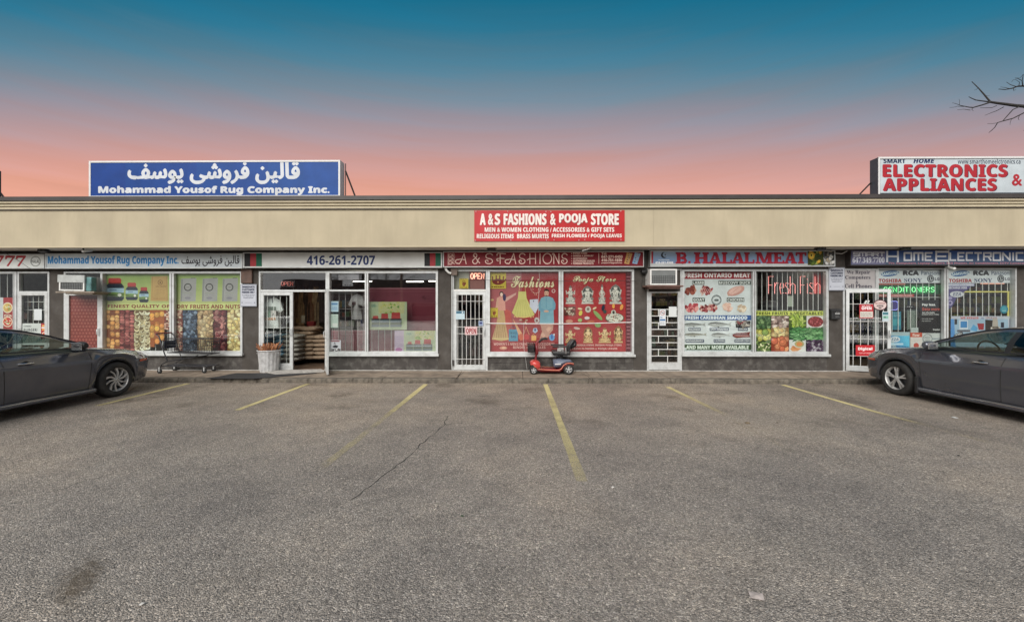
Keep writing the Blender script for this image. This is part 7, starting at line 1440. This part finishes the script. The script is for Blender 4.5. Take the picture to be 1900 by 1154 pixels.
# ================================================================ cars
M['carpaint'] = mat('dark_grey_metallic_paint', (.10, .108, .135), .22, metal=.55, var=.08, scale=2, coat=1.0, dirt=(.16, .16, .17), dscale=3, damt=.3)
M['carglass'] = glassmat('car_glass', (.34, .42, .40), refl=.06); M['carglass_dark'] = glassmat('dark_car_glass', (.14, .16, .16), refl=.06)
M['tyre'] = mat('tyre_rubber', (.028, .027, .026), .85, var=.2, bump=.4, bscale=80, dirt=(.08, .075, .07), dscale=10); M['rim'] = mat('dusty_alloy', (.62, .62, .61), .34, metal=.35, var=.15, dirt=(.16, .14, .12), dscale=10); M['rim_dark'] = mat('dark_machined_alloy', (.05, .05, .055), .4, metal=.5)
M['chrome'] = mat('dull_chrome', (.55, .55, .56), .2, metal=.9); M['amber'] = mat('amber_reflector', (.62, .09, .03), .25, coat=.6); M['lamp'] = mat('headlight_lens', (.35, .36, .37), .1, metal=.3, coat=1); M['redlamp'] = mat('tail_lamp', (.30, .01, .01), .15, coat=1)
M['seat'] = mat('dark_seat_fabric', (.03, .03, .032), .9)
def itp(tab, x):
    if x >= tab[0][0]: return tab[0][1]
    for (a, va), (b, vb) in zip(tab, tab[1:]):
        if x >= b:
            f = (a-x)/(a-b); f2 = f*f*(3-2*f)*.35+f*.65; return va+(vb-va)*f2
    return tab[-1][1]
ZTOP = [(.93, .55), (.90, .66), (.82, .735), (.65, .80), (.35, .87), (0, .915), (-.35, .955), (-.6, .975), (-1.5, .98), (-2.9, 1.03), (-3.2, 1.07), (-3.55, 1.06), (-3.72, 1.0), (-3.79, .8)]
WD = [(.93, .46), (.90, .56), (.84, .67), (.74, .765), (.6, .83), (.4, .868), (.1, .885), (-.5, .893), (-1.5, .90), (-2.5, .895), (-3.1, .865), (-3.5, .80), (-3.7, .70), (-3.79, .56)]
ZSH = [(.93, .50), (.90, .58), (.82, .66), (.65, .72), (.35, .785), (0, .83), (-.5, .875), (-1.5, .91), (-2.5, .955), (-3.2, .99), (-3.6, .97), (-3.79, .75)]
RA, ZCW = .372, .318
def zlow(x):
    z = .20 if -2.4 < x < -.35 else .23 if x < .5 and x > -3.0 else .25
    if x > .74: z = .25-.03*(x-.74)
    for xa in (0, -2.70):
        d = abs(x-xa)
        if d < RA: z = max(z, ZCW+sqrt(RA*RA-d*d))
    return z
def sect(x):
    w, zt_, zs, zl = itp(WD, x), itp(ZTOP, x), itp(ZSH, x), zlow(x); h = zs-zl
    fl = 0.012*max(0, 1-abs(min(abs(x), abs(x+2.7)))/.5)
    cr = .18*h
    t = min(1, max(0, (.75-x)/.4))*min(1, max(0, (x+3.6)/.4))
    return [(w-.060+fl, zl), (w-.036+fl, zl+.14*h), (w-.020+fl*.6, zl+.36*h), (w-.010, zl+.56*h), (w-.008, zl+.70*h), (w+.002, zl+.79*h), (w-.003-.006*t, zl+.815*h), (w-.022-.022*t, zl+.91*h), (w-.05-.028*t, zs), (w-.115-.01*t, zs+.5*(zt_-zs)), (w*.74, zt_-.018), (w*.4, zt_-.003), (0, zt_+.004)]
def paintside(y, z, x): pass
def ysurf(x, z):
    s_ = sect(x)
    for (y0, z0), (y1, z1) in zip(s_, s_[1:]):
        if z0 <= z <= z1: return y0+(y1-y0)*(z-z0)/max(1e-6, z1-z0)
    return s_[0][0] if z < s_[0][1] else s_[8][0]
BELT = [(-.40, .965), (-.8, .965), (-1.5, .965), (-2.2, .985), (-2.8, 1.01), (-3.25, 1.05)]
ROOF = [(-.40, .985), (-.7, 1.105), (-1.0, 1.215), (-1.25, 1.285), (-1.55, 1.33), (-1.9, 1.34), (-2.3, 1.315), (-2.7, 1.23), (-3.0, 1.15), (-3.25, 1.065)]
RW = [(-.40, .74), (-.8, .665), (-1.2, .60), (-1.8, .575), (-2.4, .575), (-2.9, .60), (-3.25, .62)]
def gh(x):
    "greenhouse section: belt, glass bottom, glass mid, glass top, rail, roof edge, roof, centre"
    zb_, zr = itp(BELT, x), itp(ROOF, x); wb = itp(WD, x)-.080; wr = itp(RW, x); zr = max(zr, zb_+.012)
    if x > -.6: wb = min(wb, .82)
    P = lambda f, o=0: (wb+(wr-wb)*f+.035*sin(pi*f)*min(1, (zr-zb_)/.3)+o, zb_+(zr-zb_)*f)
    d = zr-zb_; g0 = min(.07, .02/d if d > .03 else .5); g1 = max(.5, 1-.045/d) if d > .09 else .5
    return [P(0), P(g0), P((g0+g1)/2), P(g1), P(1), (wr*.92, zr+.022), (wr*.5, zr+.042), (0, zr+.048)]
def build_car(label, loc, rz, rimkind, flaps, marker_side=1):
    T = thing('parked_car', label, 'car', loc, None, rz)
    xs_ = [.93, .915, .90, .87, .84, .79, .74, .68, .62, .56, .5, .44]+[.38-.0372*i for i in range(21)]+[-.40-.1*i for i in range(19)]+[-2.32-.038*i for i in range(21)]+[-3.12, -3.2, -3.3, -3.4, -3.5, -3.58, -3.65, -3.72, -3.76, -3.79]
    mb = MB(); rows = []
    for x in xs_:
        s_ = sect(x); rows.append([(x, y, z) for y, z in s_]+[(x, -y, z) for y, z in s_[-2::-1]])
    mb.grid(rows)
    for r in (rows[0], rows[-1]): mb.add(r, [tuple(range(len(r)))], True)
    body = _lp(mb, 'body', M['carpaint'], T, weld=True)
    # underside, wheel housings
    mb = MB(); mb.box(-3.4, -.70, .2, .60, .70, .25); mb.box(-2.25, -.80, .24, -.45, .80, .5); _lp(mb, 'underbody', M['dark'], T)
    for xa in (0, -2.7):
        for s_ in (-1, 1):
            mb = MB(); mb.lathe([(RA-.004, s_*.855), (RA-.01, s_*.55), (0, s_*.55)], (xa, 0, ZCW), 'y', 20, True, (0, pi)); _lp(mb, 'wheel_housing', M['dark'], T)
            mb = MB(); mb.tube([(xa+(RA-.002)*cos(a), s_*(ysurf(xa+(RA-.002)*cos(a), zlow(xa+RA*.999*cos(a))+.01)-.006), ZCW+(RA-.002)*sin(a)) for a in [pi*k/20 for k in range(21)]], .007, 5); _lp(mb, 'arch_lip', M['carpaint'], T)
    # greenhouse
    gx = [-.40, -.46, -.54, -.62, -.7, -.8, -.9, -1.0, -1.12, -1.25, -1.4, -1.55, -1.66, -1.74, -1.9, -2.1, -2.3, -2.45, -2.6, -2.72, -2.85, -3.0, -3.12, -3.25]
    pt = MB(); dk = MB(); GF = {1: MB(), -1: MB()}; GR = {1: MB(), -1: MB()}; ws = MB(); rw = MB()
    for xa, xb in zip(gx, gx[1:]):
        A, B = gh(xa), gh(xb); xm = (xa+xb)/2
        for i in range(7):
            for s_ in (1, -1):
                q_ = [(xa, A[i][0]*s_, A[i][1]), (xb, B[i][0]*s_, B[i][1]), (xb, B[i+1][0]*s_, B[i+1][1]), (xa, A[i+1][0]*s_, A[i+1][1])]
                if s_ < 0: q_ = q_[::-1]
                if i in (1, 2):
                    t_ = dk if (-1.74 < xm < -1.66 or xm > -.62) else GF[s_] if -1.66 <= xm else GR[s_] if xm > -2.72 else pt
                elif i == 0: t_ = dk
                elif i in (5, 6): t_ = ws if xm > -1.25 else rw if xm < -2.45 else pt
                else: t_ = pt
                t_.add(q_, [(0, 1, 2, 3)], True)
    _lp(pt, 'roof', M['carpaint'], T, weld=True); _lp(dk, 'pillar_trim', M['black'], T, weld=True); [(_lp(GF[k], 'front_side_window', M['carglass'], T, weld=True), _lp(GR[k], 'rear_side_window', M['carglass_dark'], T, weld=True)) for k in (1, -1)]; _lp(ws, 'windshield', M['carglass'], T, weld=True); _lp(rw, 'rear_window', M['carglass_dark'], T, weld=True)
    for s_ in (1, -1):
        mb = MB(); mb.tube([(x, s_*(gh(x)[0][0]+.004), gh(x)[0][1]+.004) for x in gx[2:-3]], .0065, 5); _lp(mb, 'belt_moulding', M['black'], T)
        mb = MB(); mb.tube([(x, s_*(gh(x)[4][0]-.0), gh(x)[4][1]+.006) for x in gx], .008, 5); _lp(mb, 'roof_rail_trim', M['black'], T)
        # seams
        for xs0, zs0 in (((-.50, -.46), (.23, .87)), ((-1.66, -1.70), (.2, .915)), ((-2.30, -2.62), (.42, .95))):
            mb = MB(); pts = []
            for k in range(12):
                f = k/11; x = xs0[0]+(xs0[1]-xs0[0])*f; z = zs0[0]+(zs0[1]-zs0[0])*f; pts.append((x, s_*(ysurf(x, z)-.0005), z))
            mb.tube(pts, .006, 4); _lp(mb, 'door_seam', M['dark'], T)
        mb = MB(); pts = []
        for k in range(10):
            x = .55-k*.115; s9 = sect(x)[9]; pts.append((x, s_*s9[0], s9[1]+.001))
        mb.tube(pts, .004, 4); _lp(mb, 'bonnet_seam', M['dark'], T)
        # character crease and sill
        mb = MB(); rows = []
        for k in range(26):
            x = -.40-k*.077; y = sect(x)[0][0]; rows.append([(x, s_*(y+.03), .235), (x, s_*(y+.058), .20), (x, s_*(y+.052), .165), (x, s_*(y-.05), .155)])
        mb.grid(rows); _lp(mb, 'sill_skirt', M['carpaint'], T)
        mb = MB(); mb.tube([(x, s_*(sect(x)[0][0]+.052), .215+.0*x) for x in (-.40, -.8, -1.2, -1.7, -2.3)], .008, 5); _lp(mb, 'sill_trim', M['chrome'], T)
        # handles
        for hx in (-1.42, -2.36):
            z = .80; y = ysurf(hx, z); mb = MB(); mb.tube([(hx+.10, s_*(y+.004), z), (hx+.08, s_*(y+.03), z+.003), (hx-.06, s_*(y+.034), z+.006), (hx-.10, s_*(y+.006), z+.006)], [.012, .013, .013, .012], 8); _lp(mb, 'door_handle', M['chrome'], T)
            mb = MB(); mb.lathe([(0, 0), (.045, .001)], (hx-.0, s_*(y-.0), z), 'y', 14); mb.xf(Matrix.Translation((0, s_*.0015, 0))); _lp(mb, 'handle_recess', M['dark'], T)
        # mirror
        mb = MB(); rows = []
        for f, w_, h_ in ((0, .02, .02), (.05, .06, .055), (.35, .085, .075), (.75, .08, .07), (1, .04, .045)):
            rows.append([(-.72+w_*cos(a)*(1.0)-.02*f, s_*(.865+.21*f), 1.005+h_*sin(a)+.01*f) for a in [2*pi*k/12 for k in range(12)]])
        mb.grid(rows, True, True); mb.add(rows[0], [tuple(range(12))]); mb.add(rows[-1], [tuple(range(12))]); mir = _lp(mb, 'side_mirror', M['carpaint'] if rimkind == 'split' else M['black'], T)
        mb = MB(); mb.box(-.765, s_*.84, .965, -.67, s_*.905, .99); _lp(mb, 'mirror_foot', M['black'], mir)
        mb = MB(); mb.cbox(-.808, s_*.9, .95, -.796, s_*1.06, 1.06, .004); _lp(mb, 'mirror_glass', M['chrome'], mir)
        # lamps
        mb = MB(); rows = []
        for x in (.50, .58, .66, .74, .80, .85): z = itp(ZSH, x); k = (.85-x)/.35; rows.append([(x, s_*(ysurf(x, z-.10*(1-k)-.015)+.006), z-.10*(1-k)-.015), (x, s_*(ysurf(x, z-.01)+.006), z-.005), (x, s_*(sect(x)[9][0]+.002), sect(x)[9][1]+.004)])
        mb.grid(rows); _lp(mb, 'headlight', M['lamp'], T)
        mb = MB(); rows = []
        for x in (.46, .54, .62, .68): z = .615; y = ysurf(x, z)+.004; rows.append([(x, s_*y, z-.020+.008*((x-.46)/.2)), (x, s_*(y+.004), z+.002), (x, s_*y, z+.024-.004*((x-.46)/.2))])
        mb.grid(rows); _lp(mb, 'side_marker', M['amber'], T)
        mb = MB(); rows = []
        for x in (-3.3, -3.4, -3.5, -3.6, -3.7, -3.755): rows.append([(x, s_*(ysurf(x, .80)+.006), .80), (x, s_*(ysurf(x, .88)+.006), .88), (x, s_*(ysurf(x, .95)+.005), .945)])
        mb.grid(rows); _lp(mb, 'tail_light', M['redlamp'], T)
        if flaps: mb = MB(); mb.cbox(-.45, s_*.72, .13, -.40, s_*.905, .42, .008); _lp(mb, 'mud_flap', M['black'], T)
    # front and rear details
    mb = MB(); mb.cbox(.88, -.40, .42, .936, .40, .54, .02); mb.cbox(.88, -.38, .28, .936, .38, .37, .02); _lp(mb, 'grille', M['black'], T)
    mb = MB(); mb.cbox(-3.81, -.26, .55, -3.785, .26, .66, .006); _lp(mb, 'rear_plate_recess', M['black'], T)
    # cabin
    for y in (-.37, .37):
        for x in (-1.55, -2.35):
            mb = MB(); mb.cbox(x-.25, y-.24, .38, x+.27, y+.24, .60, .05); mb.cbox(x-.36, y-.22, .5, x-.2, y+.22, 1.08, .05); mb.cbox(x-.36, y-.12, 1.1, x-.25, y+.12, 1.26, .04); _lp(mb, 'seat', M['seat'], T)
    mb = MB(); mb.cbox(-1.0, -.74, .7, -.5, .74, .955, .05); mb.box(-2.9, -.80, .26, -.5, .80, .34); _lp(mb, 'dashboard', M['black'], T)
    mb = MB(); yw = .37; ring = []
    for k in range(25): a = 2*pi*k/24; ring.append((-1.10+.055*sin(a), yw+.185*cos(a), .93+.175*sin(a)))
    mb.tube(ring, .013, 6, False); mb.tube([(-1.10, yw-.17, .93), (-1.07, yw, .925), (-1.10, yw+.17, .93)], .016, 6); mb.tube([(-1.07, yw, .925), (-.95, yw, .88)], .03, 8); _lp(mb, 'steering_wheel', M['black'], T)
    # wheels
    for xa in (0, -2.7):
        for s_ in (1, -1):
            yo = s_*.872; R, w_ = .320, .205; yi = yo-s_*w_
            mb = MB(); pr = [(.215, 0), (.225, .008), (.27, .012), (.298, .006), (.312, -.012), (.320, -.035), (.320, -.17), (.300, -.2), (.215, -.205)]
            mb.lathe([(r, yo+s_*h*1.0) for r, h in pr], (xa, 0, .320), 'y', 48)
            for g_ in (-.06, -.10, -.14): mb.lathe([(.3215, yo+s_*(g_-.004)), (.3215, yo+s_*(g_+.004))], (xa, 0, .320), 'y', 48)
            wh = _lp(mb, 'wheel', M['tyre'], T)
            mb = MB(); mb.lathe([(.218, yo+s_*.002), (.212, yo-s_*.006), (.205, yo-s_*.03), (.198, yo-s_*.06)], (xa, 0, .32), 'y', 40); mb.lathe([(0, yo-s_*.012), (.03, yo-s_*.012), (.034, yo-s_*.02), (.05, yo-s_*.03)], (xa, 0, .32), 'y', 20)
            P_ = lambda r, a: (xa+r*cos(a), .32+r*sin(a))
            if rimkind == 'split':
                for k in range(5):
                    a0 = 2*pi*k/5+pi/2
                    for d_ in (-1, 1): mb.prism([P_(.03, a0+d_*.55), P_(.115, a0+d_*.20), P_(.208, a0+d_*.235), P_(.208, a0+d_*.09), P_(.115, a0+d_*.02), P_(.03, a0+d_*.05)], yo-s_*.014, yo-s_*.04)
            else:
                for k in range(10):
                    a0 = 2*pi*k/10; t_ = (.09 if k % 2 else .20); mb.prism([P_(.04, a0-.22), P_(.12, a0-.02), P_(.21, a0+.26), P_(.21, a0+.26+t_), P_(.13, a0+.14+t_*.55), P_(.04, a0+.32)], yo-s_*.012, yo-s_*.036)
            _lp(mb, 'rim', M['rim'], wh)
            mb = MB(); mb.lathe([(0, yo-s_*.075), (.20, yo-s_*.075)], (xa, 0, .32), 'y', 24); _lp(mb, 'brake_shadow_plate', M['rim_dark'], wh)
            for k in range(5): a = 2*pi*k/5+.6; mb = MB(); mb.lathe([(0, yo-s_*.008), (.007, yo-s_*.009), (.008, yo-s_*.02)], (xa+.032*cos(a), 0, .32+.032*sin(a)), 'y', 6); _lp(mb, 'wheel_nut', M['chrome'], wh)
    return T
qL = G(219.5, 735.5); qR = G(1660, 732.5)
carL = build_car('dark grey sedan with twisted-spoke wheels parked nose to the curb on the left', (qL.x-.885, qL.y, 0), radians(90), 'twist', False)
carR = build_car('dark grey sedan with silver five-spoke wheels parked nose to the curb on the right', (qR.x+.885, qR.y, 0), radians(90), 'split', True)

# ================================================================ bare tree behind the roof on the right
M['bark'] = mat('dark_winter_bark', (.03, .027, .025), .9, var=.3, bump=.5)
def twig(mb, p, d, L_, r, lv, r_):
    pts = [p]; n = 4; q = p.copy(); dd = d.copy()
    for i in range(n):
        dd = (dd+Vector((r_.uniform(-.22, .22), r_.uniform(-.22, .22), r_.uniform(-.16, .22)))).normalized(); q = q+dd*L_/n; pts.append(q.copy())
        if lv > 0:
            for _ in range(2 if lv > 1 else 2):
                s_ = Vector((r_.uniform(-1, 1), r_.uniform(-1, 1), r_.uniform(-.5, .9))).normalized(); twig(mb, q.copy(), (dd*.8+s_*.75).normalized(), L_*r_.uniform(.42, .62), r*.5, lv-1, r_)
    mb.tube(pts, [r*(1-.16*i) for i in range(n+1)], 5 if lv > 1 else 4 if lv else 3)
def tree(name, label, loc, H, seed, spread=1.0, lv=3, limb=None):
    t = thing(name, label, 'tree', loc); r_ = random.Random(seed); base = Vector(loc); mb = MB()
    tp = [base, base+Vector((.1, 0, H*.3)), base+Vector((-.1, .1, H*.6)), base+Vector((.1, 0, H))]; mb.tube(tp, [.26, .2, .13, .05], 10); mb.build('trunk', M['bark'], t)
    for k in range(9):
        f = .35+.6*k/8; a = k*2.4+r_.uniform(-.3, .3); p = base+Vector((0, 0, H*f)); d = Vector((cos(a)*spread, sin(a)*spread, .45)).normalized(); mb = MB(); twig(mb, p, d, H*(.50-.22*f), .07*(1.2-f), lv, r_); mb.build('limb', M['bark'], t)
    if limb:
        for L_ in limb(t): pass
    return t
def mainlimb(t):
    Y = 16.0; px = lambda x, y, dy=0: W3(x, y, Y+dy)
    Z = lambda cx, cy: (1740+cx/8.243, 120+cy/8.243)   # enlarged-crop coordinates of the photo
    BR_ = [([(2300, 1500), (1800, 900), (1450, 680), (1319, 640), (1180, 628), (1040, 608), (900, 590), (805, 575)], .055, .028), ([(805, 575), (700, 450), (620, 360), (520, 262)], .022, .008), ([(805, 575), (700, 562), (580, 545), (510, 515), (475, 495)], .018, .007), ([(805, 578), (680, 620), (540, 660), (480, 655), (345, 628)], .022, .009),
           ([(345, 628), (290, 605), (225, 588)], .007, .004), ([(400, 645), (300, 640), (250, 655), (180, 660)], .007, .004), ([(540, 660), (520, 690), (545, 712)], .008, .004), ([(500, 700), (400, 685), (300, 695)], .008, .004), ([(900, 630), (830, 662), (650, 665)], .01, .005), ([(1010, 650), (900, 710), (830, 735), (720, 780)], .011, .005),
           ([(1240, 650), (1150, 690), (1060, 790), (990, 870), (910, 895)], .015, .008), ([(1500, 640), (1319, 740), (1150, 825), (1000, 865), (915, 890), (870, 965), (810, 1020), (780, 1045)], .02, .006), ([(910, 895), (840, 905), (760, 905)], .007, .004), ([(1600, 420), (1400, 350), (1310, 330), (1220, 335), (1140, 365), (1030, 385), (930, 378)], .03, .009),
           ([(1300, 330), (1290, 250), (1310, 150)], .012, .005), ([(1200, 340), (1110, 310), (1050, 270)], .01, .005), ([(1160, 360), (1160, 400), (1200, 385)], .008, .004), ([(1100, 372), (1030, 355), (960, 345)], .008, .004), ([(1280, 245), (1220, 215), (1150, 240), (1130, 270)], .008, .004), ([(1310, 150), (1260, 210), (1180, 205)], .006, .004), ([(1240, 335), (1250, 270), (1190, 235)], .008, .004), ([(1250, 780), (1230, 830), (1245, 850)], .006, .004), ([(1130, 830), (1110, 880), (1105, 925)], .006, .003),
           ([(620, 360), (590, 385), (560, 395)], .005, .003), ([(700, 450), (740, 480), (790, 480)], .005, .003), ([(330, 620), (335, 560), (325, 530)], .005, .003), ([(1800, 900), (1500, 1000), (1319, 1010)], .02, .01)]
    for i, (pts, r0, r1) in enumerate(BR_):
        mb = MB(); n = len(pts); mb.tube([px(*Z(*p), .25*sin(i*1.7)+.1*j*(1 if i % 2 else -1) if i else 0) for j, p in enumerate(pts)], [1.35*(r0+(r1-r0)*j/(n-1)) for j in range(n)], 6); mb.build('limb', M['bark'], t)
    # join to the trunk
    e = px(*Z(2300, 1500)); mb = MB(); mb.tube([Vector(t.location)+Vector((0, 0, 7.2)), (Vector(t.location)+Vector((0, 0, 7.2)))*.5+e*.5+Vector((0, 0, -.1)), e], [.14, .10, .057], 8); mb.build('limb', M['bark'], t)
    return []
tr = W3(2260, 300, 16.0)
tree('bare_tree', 'leafless tree behind the roof whose thin branches reach in at the right', (tr.x, 16.0, 0), 9.5, 3, 1.0, 2, mainlimb)

# ================================================================ the far side of the street, seen only as reflections in the glass
M['redroof'] = mat('dark_brown_ribbed_cladding', (.10, .07, .065), .5, var=.15); M['far'] = mat('far_wall', (.24, .23, .22), .8)
ob = thing('low_building', 'low building with ribbed dark brown roof across the street, reflected in the shop windows', 'building', (-14, -42, 0))
mb = MB(); mb.box(-36, -56, 0, 8, -42, 3.0); mb.build('wall', M['far'], ob)
mb = MB(); mb.prismx([(-41.4, 2.6), (-43, 6.2), (-56, 6.2), (-56.6, 2.6)], -36.6, 8.6); rf = mb.build('roof', M['redroof'], ob)
for k in range(56): x = -36+k*.8; mb = MB(); mb.prismx([(-41.32, 2.62), (-42.92, 6.22), (-43.0, 6.2), (-41.4, 2.6)], x, x+.1); mb.build('roof_rib', M['redroof'], rf)
for k in range(7): x = -34+k*6; mb = MB(); mb.box(x, -41.99, .6, x+4.2, -41.9, 2.5); mb.build('window', M['dark'], ob)
ob = thing('apartment_building', 'pale flat-roofed block across the street, reflected in the glass', 'building', (26, -50, 0)); mb = MB(); mb.box(12, -62, 0, 44, -50, 9); mb.build('wall', mat('far_pale_wall', (.42, .40, .38), .8), ob)
for r in range(3):
    for k in range(9): mb = MB(); mb.box(13.5+k*3.4, -49.99, 1+r*2.8, 15.5+k*3.4, -49.9, 2.6+r*2.8); mb.build('window', M['dark'], ob)
tree('bare_tree', 'leafless street tree across the road, reflected in the entrance glass', (-17.5, -26, 0), 9, 9, 1.0, 3); tree('bare_tree', 'smaller leafless tree across the road, reflected in the fashion windows', (6, -30, 0), 7.5, 12, 1.1, 3)
po = thing('utility_pole', 'wooden utility pole with two wires across the road, reflected in the glass', 'pole', (-12.5, -24, 0)); mb = MB(); mb.tube([(-12.5, -24, 0), (-12.5, -24, 10)], [.17, .12], 10); mb.build('pole', M['board'], po)
mb = MB(); mb.box(-13.6, -24.08, 9.2, -11.4, -23.92, 9.36); mb.build('crossarm', M['board'], po)
for z, y in ((9.4, -23.8), (8.6, -24.1), (7.6, -24)): mb = MB(); mb.tube([(-60+4*k, y, z-1.1*(1-((k*4-60+12.5)/48)**2) if abs(k*4-47.5) < 48 else z) for k in range(26)], .02, 4); mb.build('cable', M['black'], po)
